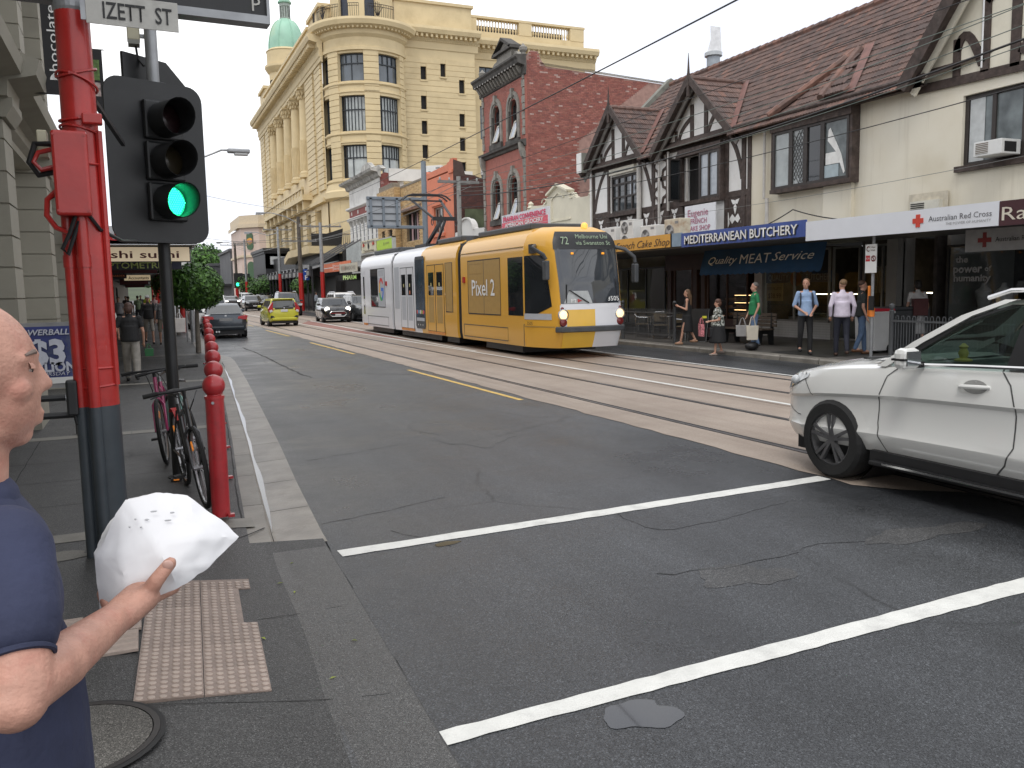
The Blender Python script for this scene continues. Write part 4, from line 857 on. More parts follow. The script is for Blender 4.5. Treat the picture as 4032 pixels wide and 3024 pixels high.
# ------------------------------------------------ mock tudor building
tu = building('tudor_building', 'long cream mock Tudor building with half timbered gables and a brown tiled roof', (22, 21, 0))
P = Px(XS)
def stucco(N, L, b):
    P_ = nn(N, 'TexCoord').outputs['Object']
    a = nn(N, 'TexNoise', Scale=.5, Detail=7); L.new(P_, a.inputs['Vector'])
    c = ramp(N, L, a.outputs['Fac'], [(.3, (.62, .56, .43)), (.5, (.72, .67, .55)), (.7, (.77, .73, .62))])
    mp = nn(N, 'Mapping', Scale=(3, 3, .18)); L.new(P_, mp.inputs[0]); s = nn(N, 'TexNoise', Scale=1.2, Detail=6, Roughness=.7); L.new(mp.outputs[0], s.inputs['Vector'])
    c = mixc(N, L, ramp(N, L, s.outputs['Fac'], [(.55, 0), (.8, .55)]), c, (.47, .42, .32))
    d = nn(N, 'TexNoise', Scale=2.4, Detail=9, Roughness=.75); L.new(P_, d.inputs['Vector'])
    c = mixc(N, L, ramp(N, L, d.outputs['Fac'], [(.67, 0), (.72, .7)]), c, (.36, .34, .29)); L.new(c, b.inputs['Base Color']); b.inputs['Roughness'].default_value = .8
    f = nn(N, 'TexNoise', Scale=30, Detail=4); L.new(P_, f.inputs['Vector']); bp = nn(N, 'Bump', Strength=.25, Distance=.01); L.new(f.outputs['Fac'], bp.inputs['Height']); L.new(bp.outputs[0], b.inputs['Normal'])
CRM = nmat('cream_stucco', lambda nt, N, L, b: stucco(N, L, b))
INF = mat('white_infill', (.76, .75, .73), .7, var=.03, sc=2, dirt=(.5, .48, .42), dsc=1.6, damt=.5)
TIM = mat('dark_timber', (.055, .038, .032), .75, var=.4, sc=6, bump=.4, bsc=40, dirt=(.16, .13, .115), dsc=4, damt=.5)
TIMG = mat('grey_timber', (.2, .185, .17), .7, var=.2)
w1 = (30.35, 32.5, 4.98, 6.5); w2 = (24.65, 27.1, 4.9, 6.58); w3 = (12.2, 15.32, 4.65, 6.36)
ob('half_timber_wall', wall(MB(), P, 23.35, 34.05, 3.2, 7.0, [w1, w2], .3), INF, tu, world=True)
ob('stucco_wall', wall(MB(), P, 6, 23.35, 3.2, 7.1, [w3, (18.72, 21.85, 4.8, 6.55)], .2), CRM, tu, world=True)
def gp(yc, z0, hw, sl): return [(yc-hw, z0), (yc+hw, z0), (yc, z0+hw*sl)]
G1 = (31.82, 9.2, .98); G2 = (26.15, 9.1, .95); G3 = (12.75, 11.9, 1.32)
for yc, zr, sl in (G1, G2): ob('gable_wall', fp(MB(), P, [(yc-(zr-6.95)/sl, 6.95), (yc+(zr-6.95)/sl, 6.95), (yc, zr-.02)], 0, .2), INF, tu, world=True)
ob('gable_wall', fp(MB(), P, [(G3[0]-3.9, 6.8), (G3[0]+3.86, 6.8), (G3[0], 11.85)], -.03, .2), mat('cream_infill', (.74, .7, .58), .75, var=.04, sc=2, dirt=(.5, .46, .36), dsc=1, damt=.5), tu, world=True)
ob('end_wall', MB().q((XS, 34.04, 0), (23, 34.04, 0), (23, 34.04, 10.9), (XS, 34.04, 7.2)), CRM, tu, world=True); ob('back_mass', MB().b(XS+.5, 27, 6, 34, 3.3, 7.0), DARK, tu, world=True)
ob('fire_wall', MB().pr([(18.7, 6.9), (18.9, 7.45), (23, 11.3), (23.4, 11.1), (23.4, 6.9)], 'y', 34.0, 34.35), mat('firewall_grey', (.22, .22, .19), .85, var=.3, sc=3, dirt=(.08, .08, .07), dsc=1.5, damt=.7), tu, world=True)
ob('fire_wall_corbel', MB().b(18.3, 18.95, 34.0, 34.4, 6.9, 7.75), mat('firewall_grey'), tu, world=True); ob('fire_wall_end', MB().b(18.26, 18.3, 34.0, 34.4, 6.9, 7.75), INF, tu, world=True)
def T(pts, w=.2, d=.045, name='timber', m=TIM): return ob(name, fline(MB(), P, pts, w, -d, .0), m, tu, world=True)
for y_ in (33.95, 32.62, 29.13, 28.12, 27.18, 24.53, 23.62, 23.32): T([(y_, 3.8), (y_, 6.92)], .2 if y_ > 23.5 else .16)
for y_ in (30.1,): T([(y_, 3.8), (y_, 6.9)], .2)
T([(34.05, 7.02), (29.5, 6.98)], .32, .06); T([(28.4, 7.02), (23.9, 7.0)], .32, .06)
for a, e, z in ((33.95, 32.62, 4.98), (30.1, 29.13, 4.9), (29.13, 27.18, 4.93), (24.53, 23.32, 4.93)): T([(a, z), (e, z)], .2, .04)
T([(29.13, 5.98), (28.12, 5.98)], .16, .04)
def qcurve(a, c, e, n=8): return [((1-t)**2*a[0]+2*t*(1-t)*c[0]+t*t*e[0], (1-t)**2*a[1]+2*t*(1-t)*c[1]+t*t*e[1]) for t in [i/n for i in range(n+1)]]
for pts in (((33.85, 5.2), (33.6, 6.3), (32.75, 6.95)), ((29.2, 5.2), (29.45, 6.3), (30.05, 6.95)), ((28.02, 5.3), (27.85, 6.3), (27.25, 6.95)), ((23.7, 5.4), (23.85, 6.4), (24.45, 6.95))): T(qcurve(*pts), .16, .038, 'curved_brace')
for yc, zr, sl in (G1, G2):
    for o_ in (-.42, .42): T([(yc+o_, 7.1), (yc+o_, zr-.42-.3)], .2, .04)
    for s in (-1, 1): T(qcurve((yc+s*1.25, 7.15), (yc+s*1.2, 7.6), (yc+s*.5, 7.9)), .15, .036, 'curved_brace') if s > 0 else T(qcurve((yc+s*.5, 7.15), (yc+s*.7, 7.7), (yc+s*1.2, 8.0)), .15, .036, 'curved_brace'); T([(yc+s*1.42, 7.1), (yc+s*1.42, 7.6)], .15, .034)
    # barge boards with overhang
    hw = (zr-6.75)/sl
    for s in (-1, 1):
        for w, d0, d1, off, m, nme in ((.24, -.52, -.44, .0, TIM, 'barge_board'), (.16, -.3, -.24, -.24, TIMG, 'inner_barge')):
            ob(nme, fline(MB(), P, [(yc, zr+off+.08), (yc+s*(hw+.02), zr+off+.08-(hw+.02)*sl)], w, d0, d1), m, tu, world=True)
        ob('soffit', MB().q(P(yc, zr-.06, -.5), P(yc, zr-.06, 0), P(yc+s*hw, zr-.06-hw*sl, 0), P(yc+s*hw, zr-.06-hw*sl, -.5)), TIM, tu, world=True)
    ob('finial', MB().cy((XS-.48, yc, zr-.55), (XS-.48, yc, zr+.25), .07, .06, 6).cy((XS-.48, yc, zr+.25), (XS-.48, yc, zr+.95), .05, .008, 6), TIM, tu, world=True)
for s in (1, -1):
    ob('barge_board', fline(MB(), P, [(G3[0], 12.0), (G3[0]+s*3.95, 12.0-3.95*1.32)], .34, -.62, -.5), TIM, tu, world=True); ob('inner_barge', fline(MB(), P, [(G3[0], 11.72), (G3[0]+s*3.85, 11.72-3.85*1.32)], .2, -.3, -.24), mat('cream_infill'), tu, world=True)
    ob('soffit', MB().q(P(G3[0], 11.85, -.6), P(G3[0], 11.85, 0), P(G3[0]+s*3.9, 11.85-3.9*1.32, 0), P(G3[0]+s*3.9, 11.85-3.9*1.32, -.6)), TIM, tu, world=True)
T3 = lambda pts, w=.25, nme='timber': ob(nme, fline(MB(), P, pts, w, -.075, -.03), TIM, tu, world=True)
T3([(16.7, 6.78), (8.8, 6.6)], .22); T3([(15.5, 6.85), (15.5, 7.75)], .2); T3(qcurve((15.5, 7.45), (15.3, 8.3), (14.8, 7.0)), .2, 'curved_brace'); T3([(14.72, 6.8), (14.72, 9.0)], .22); T3([(13.95, 6.75), (13.95, 10)], .24); T3([(12.7, 6.7), (12.7, 11.5)], .24); T3([(11.5, 6.7), (11.5, 9.9)], .24); T3(qcurve((13.8, 7.0), (13.3, 7.9), (12.8, 8.2)), .2, 'curved_brace'); T3(qcurve((13.95, 8.4), (14.3, 8.9), (14.72, 8.4)), .2, 'curved_brace')
# dark lower panels with white cut outs
for a, e in ((33.9, 32.7), (32.55, 30.2), (30.05, 29.2), (29.05, 28.2), (28.05, 27.25), (27.1, 26.5), (24.5, 23.7), (23.55, 23.36)):
    ob('dado_board', fb(MB(), P, e, a, 3.55, 4.86, -.02, .0), TIM, tu, world=True)
def tref(cu, cz, s=1.0, flip=1):
    m = MB()
    for a in (90+55, 90-55, 270):
        a = math.radians(a)*flip; dx, dz = math.cos(a), math.sin(a); l = .2*s if a != math.radians(270)*flip else .27*s; nx, nz = -dz, dx; w = .07*s
        fp(m, P, [(cu, cz), (cu+dx*l*.35+nx*w, cz+dz*l*.35+nz*w), (cu+dx*l*.75+nx*w*.6, cz+dz*l*.75+nz*w*.6), (cu+dx*l*1.15, cz+dz*l*1.15), (cu+dx*l*.75-nx*w*.6, cz+dz*l*.75-nz*w*.6), (cu+dx*l*.35-nx*w, cz+dz*l*.35-nz*w)], -.034, -.015)
    ob('trefoil', m, INF, tu, world=True)
for c in (33.3, 31.9, 30.9, 29.62, 28.6, 27.66, 24.05): tref(c, 4.6, 1.15)
for c in (33.3, 32.1, 30.6, 29.62, 28.6, 27.66, 24.05):
    for s in (-1, 1): ob('trefoil', fp(MB(), P, [(c+s*.42, 3.75), (c+s*.3, 3.95), (c+s*.36, 4.3), (c+s*.44, 4.45), (c+s*.44, 3.9)], -.034, -.015), INF, tu, world=True)
for c, sg in ((24.05, 1),): ob('trefoil', fp(MB(), P, [(24.35, 4.1), (24.2, 4.25), (24.05, 4.12), (23.9, 4.25), (23.78, 4.08), (23.9, 3.95), (24.05, 4.05), (24.2, 3.93)], -.036, -.016), INF, tu, world=True)
for z in (5.45, 6.5):
    pts = [(28.62+.36*(1+.28*math.cos(4*t))*math.cos(t), z+.42*(1+.28*math.cos(4*t))*math.sin(t)) for t in [i*2*PI/32 for i in range(33)]]
    ob('quatrefoil', fline(MB(), P, pts, .1, -.04, 0), TIM, tu, world=True)
# windows
WF = mat('tudor_frame', (.035, .028, .025), .55, var=.2)
win(tu, P, *w1, .12, 4, [.42, .78], WF, mat('dim_glass', (.045, .052, .055), .04, var=.4, sc=.8, spec=.8), .09); ob('sky_reflection', MB().q(P(31.1, 5.6, .105), P(30.72, 5.6, .105), P(30.72, 6.4, .105), P(31.1, 6.4, .105)), mat('sky_reflect_glass'), tu, world=True)  # pale patch paints a sky reflection on one casement
ob('blind_box', fb(MB(), P, 30.4, 32.4, 6.55, 6.8, -.14, 0), mat('blind_cream', (.6, .57, .48), .6, var=.08), tu, world=True); ob('sill_board', fb(MB(), P, 30.2, 32.6, 4.8, 4.96, -.2, 0), TIM, tu, world=True)
bx = MB(); fb(bx, P, 24.6, 27.15, 4.78, 4.92, -.26, 0); fb(bx, P, 24.6, 27.15, 6.55, 6.8, -.26, 0); fb(bx, P, 24.6, 24.7, 4.92, 6.55, -.24, 0); fb(bx, P, 27.05, 27.15, 4.92, 6.55, -.24, 0); ob('box_bay', bx, TIM, tu, world=True)
win(tu, P, 24.7, 25.85, 4.92, 6.55, -.18, 2, 1, WF, mat('sky_reflect_glass'), .09); ob('open_casement', fb(MB(), P, 25.9, 27.0, 4.95, 6.5, .2, .25), DARK, tu, world=True)  # white sky reflection put into the pane colour
o = win(tu, lambda u, z, d=0: (XS-.2-u, 27.0+d, z), -.0, .55, 4.95, 6.5, 0, 1, 1, WF, GLS, .06, name='open_casement'); ob('inner_casement', MB().bar(P(26.75, 4.95, -.1), P(26.75, 6.5, -.1), .05, .05), mat('pale_frame', (.5, .48, .45), .5), tu, world=True)
ob('paper_blind', fb(MB(), P, 24.8, 25.75, 5.0, 5.6, -.15, -.14), mat('paper_white', (.7, .7, .68), .7), tu, world=True)
# projecting window of the cream wall
bx = MB(); fb(bx, P, 18.6, 21.95, 6.55, 7.0, -.36, 0); fb(bx, P, 18.6, 21.95, 4.68, 4.8, -.34, 0); fb(bx, P, 18.6, 18.72, 4.8, 6.55, -.3, 0); fb(bx, P, 21.84, 21.95, 4.8, 6.55, -.3, 0); ob('bay_frame', bx, TIM, tu, world=True)
for (a, e), g in (((21.05, 21.85), 'curtained'), ((20.42, 21.05), 'leaded'), ((19.72, 20.42), 'dark'), ((18.7, 19.72), 'store')):
    gm = {'curtained': mat('curtain_glass', (.3, .33, .33), .05, var=.25, sc=1.5, spec=.8), 'leaded': mat('leaded_glass', (.27, .29, .29), .06, var=.3, sc=2, spec=.8), 'dark': GLS, 'store': mat('store_glass', (.13, .15, .15), .05, var=.5, sc=2)}[g]
    w = win(tu, P, a, e, 4.8, 6.55, -.26, 1, 1, WF, gm, .08)
    if g == 'leaded':
        l = MB()
        for i in range(-9, 12): 
            for s in (1, -1):
                q = [(a+t*(e-a), 4.8+.19*i+s*t*(e-a)*1.6) for t in (0, .25, .5, .75, 1)]; q = [p_ for p_ in q if 4.85 < p_[1] < 6.5]
                if len(q) > 1: l.bar(P(*q[0], -.285), P(*q[-1], -.285), .012, .012)
        ob('leading', l, mat('lead', (.06, .06, .06), .5), w, world=True)
    if g == 'store':
        ob('stored_box', fb(MB(), P, 19.1, 19.65, 4.9, 5.25, -.288, -.275), mat('box_blue', (.35, .42, .45), .6), w, world=True); ob('stored_box', fb(MB(), P, 19.05, 19.6, 5.27, 5.6, -.288, -.275), mat('paper_white'), w, world=True)
        ob('curtain', fp(MB(), P, [(19.5, 6.25), (19.44, 6.3), (19.0, 5.5), (18.85, 5.0), (18.9, 4.95), (19.2, 5.6), (19.53, 5.95)], -.29, -.275), mat('paper_white'), w, world=True)
ob('bay_apron', fb(MB(), P, 18.75, 19.85, 3.3, 4.68, -.12, 0), CRM, tu, world=True)
win(tu, P, *w3, .15, 4, 1, WF, mat('store_glass'), .1); ob('curtain', fb(MB(), P, 14.8, 15.2, 4.75, 6.25, .12, .13), mat('net_curtain', (.5, .52, .52), .8), tu, world=True); ob('window_sill', fb(MB(), P, 12, 15.42, 4.52, 4.66, -.12, .05), TIM, tu, world=True)
wa = thing('window_air_conditioner', 'white box air conditioner sticking out of the upper window at the right', 'air conditioner', (18.6, 14.15, 4.74))
ob('casing', MB().b(-.3, .35, -.36, .36, 0, .34), mat('ac_white'), wa, bevel=.015); ob('grille', MB().b(-.306, -.3, -.02, .3, .05, .3), mat('ac_grille_brown', (.2, .17, .14), .6), wa)
for k in range(6): ob('louvre', MB().b(-.312, -.306, -.02, .3, .06+.04*k, .07+.04*k), mat('ac_white'), wa)
ob('side_vent', MB().b(-.2, .2, -.364, -.36, .05, .28), DARK, wa)
# eaves
ob('fascia', fb(MB(), P, 16.3, 23.6, 6.78, 7.04, -.3, -.22), TIM, tu, world=True); ob('gutter', MB().cy((XS-.36, 16.2, 7.02), (XS-.36, 23.7, 7.05), .07, n=8), TIM, tu, world=True); ob('eaves_soffit', fb(MB(), P, 16.3, 23.6, 6.82, 6.86, -.3, 0), TIM, tu, world=True)
ob('valley_gutter', fb(MB(), P, 28.3, 29.7, 6.9, 7.05, -.3, -.1), TIM, tu, world=True)
PIPE = mat('downpipe', (.5, .48, .45), .5, var=.1); 
for y_, z0, z1, r in ((30.0, 3.5, 6.6, .1), (28.55, 3.5, 6.95, .05), (27.92, 4.7, 6.9, .05), (34.0, 3.5, 7.0, .05), (22.45, 4.6, 6.9, .045), (22.3, 3.5, 4.6, .06)): ob('downpipe', MB().cy(P(y_, z0, -.14), P(y_, z1, -.14), r, n=8), PIPE if y_ != 34.0 else INF, tu, world=True)
# tiled roofs
Dm = V((1, 0, .9)).normalized(); U = V((0, -1, 0)); Nm = V((-.9, 0, 1)).normalized()
mz = lambda x: 7.1+.9*(x-18.7)
def gz(g, x, y): return g[1]+.06-g[2]*abs(y-g[0])
def okmain(c):
    if not (8.9 < c.y < 34.0 and c.z > mz(18.4)): return False
    return all(gz(g, c.x, c.y) < c.z+.02 for g in (G1, G2)) and not (gz(G3, c.x, c.y) < c.z+9 and gz(G3, c.x, c.y) > c.z-.02)
ob('roof_deck', MB().q((18.55, 16.2, mz(18.55)-.03), (18.55, 34, mz(18.55)-.03), (23.0, 34, mz(23)-.03), (23.0, 8.5, mz(23)-.03), (20, 8.5, mz(20)-.03), (18.55, 16.2, mz(18.55)-.03)).q((23, 8, mz(23)), (23, 34, mz(23)), (28, 34, 7), (28, 8, 7)), TIM, tu, world=True)
tileroof(tu, V((23, 34, mz(23))), U, -Dm, Nm, 116, 18, okmain, 300)
for yc, zr, sl in (G1, G2):
    for s in (1, -1):
        D = V((0, s, -sl)).normalized(); Nn_ = V((0, s*sl, 1)).normalized(); Ux = V((1, 0, 0))
        tileroof(tu, V((XS-.5, yc, zr+.06)), Ux, D, Nn_, 12, 9, lambda c, zr=zr: c.z > mz(c.x)-.05 and c.z > 6.9, 0 if s > 0 else 0)
        ob('gable_deck', MB().q((XS-.5, yc, zr+.03), (XS+2.2, yc, zr+.03), (XS, yc+s*(zr-6.9)/sl, 6.93), (XS-.5, yc+s*(zr-6.9)/sl, 6.93)), TIM, tu, world=True)
    rc_ = MB()
    for i in range(7): rc_.cy((XS-.5+i*.38, yc, zr+.07), (XS-.08+i*.38, yc, zr+.09), .1, .115, 8)
    ob('ridge_capping', rc_, TIL[2], tu, world=True)
for i in range(62):
    y = 34-i*.41
    ob('ridge_tile', MB().cy((23.0, y, mz(23)+.03), (23.0, y-.44, mz(23)+.05), .125, .145, 8), TIL[RN.choice((0, 2, 4))], tu, world=True)
def hip(a, e, n, m=4):
    a, e = V(a), V(e)
    for i in range(n): ob('hip_tile', MB().cy(a+(e-a)*(i/n), a+(e-a)*((i+1.15)/n), .11, .135, 7), TIL[RN.choice((2, 4, 4, 0))], tu, world=True)
VALM = mat('valley_lead', (.16, .07, .055), .6, var=.3, sc=4); 
def valley(g, s):
    yc, zr, sl = g; pts = []
    for z in (6.95, zr-.0): x = 18.7+(z-7.1)/.9; pts.append((x, yc+s*(zr-z)/sl, z+.06))
    ob('valley', MB().add([V(pts[0])+V((-.06, s*.02, .05)), V(pts[0])+V((.02, s*.22, .1)), V(pts[1])+V((.02, s*.22, .12)), V(pts[1])+V((-.06, -s*.02, .08))], [(0, 1, 2, 3)]), VALM, tu, world=True)
valley(G1, -1); valley(G2, -1)
# little hipped roof over the projecting window
hx = lambda x, y, z: (x, y, z)
hip((18.42, 21.9, 7.08), (20.55, 20.5, 8.85), 9); hip((18.5, 19.75, 7.2), (20.5, 20.3, 8.85), 8)
ob('valley', MB().add([(18.7, 18.95, 7.2), (18.7, 18.65, 7.2), (20.55, 19.75, 8.95), (20.5, 20.05, 8.95)], [(0, 1, 2, 3)]), VALM, tu, world=True)
for r in range(5):
    z = 7.15+r*.3; x = 18.55+r*.36; m_ = MB(); a, e = 19.75-.0+r*.13, 18.95+r*.25
    n = max(1, int((a-e)/.2))
    for i in range(n): tilegeo(m_, V((x+.3, a-i*.2, z+.33)), V((0, -1, 0)), -Dm, Nm)
    ob('roof_tile', m_, TIL[1], tu, world=True, kind='stuff')
# ------------------------------------------------ awning, fascia signs
AX = 15.0
ob('awning_roof', MB().pr([(AX+.02, 2.98), (XS, 3.0), (XS, 3.14), (AX+.02, 3.1)], 'y', 8, 34), mat('awning_under', (.16, .16, .155), .7, var=.1), tu, world=True)
PA_ = Px(AX)
def sign(name, label, P, u0, u1, z0, z1, m, d0=-.06, d1=0, cat='sign'):
    t = thing(name, label, cat, P((u0+u1)/2, z0, d1)); ob('board', fb(MB(), P, u0, u1, z0, z1, d0, d1), m, t, world=True); return t
RT, UP = (0, -1, 0), (0, 0, 1)
WHT = mat('letter_white', (.8, .8, .78), .5, var=.02); BKT = mat('letter_black', (.015, .015, .015), .5, var=.05)
s = sign('fascia_sign', 'orange fascia board lettered French Cake Shop in brown script', PA_, 22.1, 27.0, 3.03, 3.43, mat('sign_orange', (.68, .36, .06), .5, var=.06, sc=3, dirt=(.5, .25, .05), dsc=2, damt=.4))
text('French Cake Shop', .24, (AX-.066, 23.75, 3.21), RT, (0, -.1, 1), mat('script_brown', (.06, .03, .02), .5), s, w=3.2, shear=.35)
s = sign('fascia_sign', 'plain pale blue fascia panel between the cake shop and butcher signs', PA_, 21.56, 22.04, 3.03, 3.43, mat('sign_paleblue', (.24, .33, .42), .5, var=.12, sc=4)); ob('black_edge', fb(MB(), PA_, 22.04, 22.1, 3.03, 3.43, -.07, 0), DARK, s, world=True)
s = sign('fascia_sign', 'blue butcher fascia board with shadowed white capital letters', PA_, 16.36, 21.54, 2.99, 3.4, mat('sign_blue', (.045, .085, .3), .45, var=.12, sc=2))
text('MEDITERRANEAN BUTCHERY', .245, (AX-.068, 18.95, 3.175), RT, UP, BKT, s, w=4.75, bold=.025, name='letter_shadow'); text('MEDITERRANEAN BUTCHERY', .245, (AX-.078, 18.99, 3.2), RT, UP, WHT, s, w=4.75, bold=.015)
s = sign('fascia_sign', 'long white charity shop fascia with a red cross at its right end', PA_, 11.25, 16.34, 2.88, 3.34, mat('sign_white', (.74, .76, .8), .4, var=.02, sc=3))
ob('red_cross', fb(fb(MB(), PA_, 13.02, 13.12, 2.98, 3.24, -.075, -.06), PA_, 12.94, 13.2, 3.06, 3.16, -.0755, -.06), mat('cross_red', (.6, .06, .035), .5), s, world=True)
text('Australian Red Cross', .115, (AX-.066, 12.1, 3.13), RT, UP, mat('letter_grey', (.12, .12, .13), .5), s, w=1.42); text('THE POWER OF HUMANITY', .055, (AX-.066, 11.9, 3.0), RT, UP, mat('letter_lgrey', (.3, .3, .3), .5), s, w=1.0)
s = sign('fascia_sign', 'dark maroon fascia with pale curly letters at the right edge', PA_, 8.5, 11.24, 2.87, 3.33, mat('sign_maroon', (.06, .02, .025), .45, var=.1)); text('Ra', .26, (AX-.066, 10.93, 3.1), RT, UP, mat('letter_cream', (.65, .6, .5), .5), s, w=.5)
for y, w, zt, two, rs, lb in ((27.0, 1.0, .85, False, False, 'white air conditioner on the awning partly behind the tram roof'), (25.75, .85, 1.02, True, False, 'tall white air conditioner with two fans on the cake shop awning'), (24.4, .9, .74, False, False, 'low white air conditioner between the double fan unit and the rusty one'), (23.0, .85, .84, False, True, 'cream air conditioner with rust along its top beside the cake shop board')): aircon(15.8, y, 3.12, w, zt, .42, two, lb, rs)
s = sign('shop_board', 'white board with faded pink lettering for a French cake shop above the awning', Px(18.35), 24.4, 26.2, 3.72, 4.68, mat('board_white', (.72, .73, .76), .5, var=.03), -.03, 0)
PKT = mat('letter_pink', (.42, .17, .24), .6, var=.15); text('Eugenie', .25, (18.31, 25.4, 4.42), RT, UP, PKT, s, w=1.2, bold=.012); text('FRENCH', .18, (18.31, 25.35, 4.12), RT, UP, PKT, s, w=.95, bold=.02); text('CAKE SHOP', .18, (18.31, 25.35, 3.87), RT, UP, PKT, s, w=1.35, bold=.02); ob('legs', MB().b(18.36, 18.4, 24.5, 24.55, 3.45, 3.8).b(18.36, 18.4, 26.05, 26.1, 3.45, 3.8), TIM, s, world=True)
# floodlights and wall vent
for y in (23.2, 22.6):
    t = thing('floodlight', 'black floodlight on the awning edge, ' + ('nearer the cake shop board' if y > 23 else 'right of its twin'), 'floodlight', (17.8, y, 3.13)); ob('head', MB().obx((0, 0, .3), .16, .34, .26, M.Rotation(.5, 3, 'Y')), DARK, t, bevel=.02); ob('bracket', MB().b(-.02, .02, -.2, .2, 0, .05).b(-.02, .02, -.02, .02, 0, .25), DARK, t)
t = thing('wall_air_conditioner', 'old louvred air conditioner set in a patched hole just above the white fascia', 'air conditioner', (18.85, 16.2, 3.5)); ob('casing', MB().b(-.14, .1, -.45, .45, .1, .42), mat('ac_old', (.6, .58, .5), .6, var=.1), t)
for k in range(5): ob('louvre', MB().b(-.15, -.14, -.0, .42, .14+.05*k, .165+.05*k), DARK, t)
ob('patch', MB().b(-.012, .0, -.6, .6, .0, .62), mat('mortar_patch', (.55, .5, .4), .9, var=.2), t)
# ------------------------------------------------ shopfronts under the awning
TL = mat('white_tile', (.5, .5, .49), .3, var=.06, sc=2, dirt=(.25, .24, .22), dsc=1.5, damt=.5); GRT = mat('tile_grout', (.2, .19, .18), .8)
SG = glass('shop_glass', (.8, .85, .85), .8)
bs = building('shopfronts', 'row of dark shopfronts under the awning: cafe, cake shop, butcher and charity shop', (19.5, 20, 0), 'shopfront')
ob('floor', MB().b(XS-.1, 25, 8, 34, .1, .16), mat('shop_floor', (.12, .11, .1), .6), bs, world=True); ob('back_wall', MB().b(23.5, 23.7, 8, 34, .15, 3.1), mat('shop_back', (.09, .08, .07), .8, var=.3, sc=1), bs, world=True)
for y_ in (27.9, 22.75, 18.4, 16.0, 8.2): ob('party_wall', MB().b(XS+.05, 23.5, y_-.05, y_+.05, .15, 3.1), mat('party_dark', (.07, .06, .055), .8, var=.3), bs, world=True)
PW = Px(XS)
def butchertiles(a, e, z0, z1):
    ob('stall_riser', fb(MB(), PW, a, e, z0, z1, 0, .2), GRT, bs, world=True); m = MB(); z = z0
    while z < z1-.04:
        u = a
        while u < e-.04: fb(m, PW, u, min(u+.145, e), z, min(z+.072, z1), -.008, 0); u += .15
        z += .077
    ob('white_tiles', m, TL, bs, world=True, kind='stuff')
butchertiles(19.55, 22.62, .15, .66); butchertiles(16.95, 18.3, .15, .5); ob('vent', fb(MB(), PW, 22.05, 22.18, .38, .48, -.012, 0), DARK, bs, world=True)
ALU = mat('shop_frame', (.25, .25, .24), .4, .4)
def shopwin(a, e, z0, z1, n=1, m=ALU, g=SG, fw=.06): return win(bs, PW, a, e, z0, z1, .02, n, 1, m, g, fw, .05, 'shop_window')
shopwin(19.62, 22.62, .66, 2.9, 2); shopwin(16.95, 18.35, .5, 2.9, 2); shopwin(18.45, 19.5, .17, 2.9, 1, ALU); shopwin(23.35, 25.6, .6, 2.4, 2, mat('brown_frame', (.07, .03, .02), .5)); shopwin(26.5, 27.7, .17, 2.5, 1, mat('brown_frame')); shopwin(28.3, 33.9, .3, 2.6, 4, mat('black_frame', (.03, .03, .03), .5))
ob('tile_pier', fb(MB(), PW, 22.62, 22.98, .15, 3.05, -.05, .2), TL, bs, world=True); ob('brown_panel', fb(MB(), PW, 23.0, 28.3, 2.42, 3.05, -.02, .1), mat('brown_board', (.05, .022, .018), .5), bs, world=True); ob('brown_riser', fb(MB(), PW, 23.0, 25.7, .15, .6, -.02, .1), mat('brown_board'), bs, world=True)
for y_ in (25.85, 26.35, 28.0): ob('brown_post', fb(MB(), PW, y_-.12, y_+.12, .15, 2.45, -.03, .1), mat('brown_board'), bs, world=True)
ob('white_pier', fb(MB(), PW, 16.95-.0, 17.3, .15, 3.05, -.25, .4), mat('pier_grey', (.3, .29, .27), .6, var=.05), bs, world=True); ob('recess_wall', MB().b(XS+.1, XS+2.5, 15.6, 15.7, .15, 3.05), mat('pier_grey'), bs, world=True); ob('recess_back', MB().b(XS+1.6, XS+1.7, 15.7, 17.1, .15, 3.05), mat('recess_dark', (.05, .05, .048), .6), bs, world=True)
shopwin(8.4, 15.6, .5, 2.75, 3, mat('black_frame')); ob('charity_riser', fb(MB(), PW, 8.3, 15.62, .15, .5, -.02, .1), mat('black_frame'), bs, world=True)
s = thing('window_lettering', 'grey window lettering on the charity shop glass', 'sign', (XS-.1, 14.9, 1.9)); LG = mat('letter_film', (.4, .4, .4), .6)
text('the', .16, (XS-.04, 15.15, 2.38), RT, UP, LG, s, w=.35, bold=.03); text('power', .2, (XS-.04, 14.98, 2.15), RT, UP, LG, s, w=.8, bold=.03); text('of', .13, (XS-.04, 14.42, 2.14), RT, UP, LG, s, w=.18, bold=.02); text('humanity', .17, (XS-.04, 14.85, 1.92), RT, UP, LG, s, w=1.02, bold=.03)
s = thing('hanging_sign', 'grey under-awning sign with a dark red cross at the right', 'sign', (16, 11.8, 2.45)); ob('case', MB().b(15.95, 16.1, 10.8, 12.75, 2.45, 2.9), mat('case_grey', (.3, .3, .3), .5), s, world=True)
ob('red_cross', MB().b(15.94, 15.95, 12.26, 12.34, 2.53, 2.83).b(15.938, 15.95, 12.15, 12.45, 2.63, 2.72), mat('cross_dull', (.2, .025, .025), .5), s, world=True); text('Australian Red Cross', .1, (15.94, 11.5, 2.68), RT, UP, BKT, s, w=1.1)
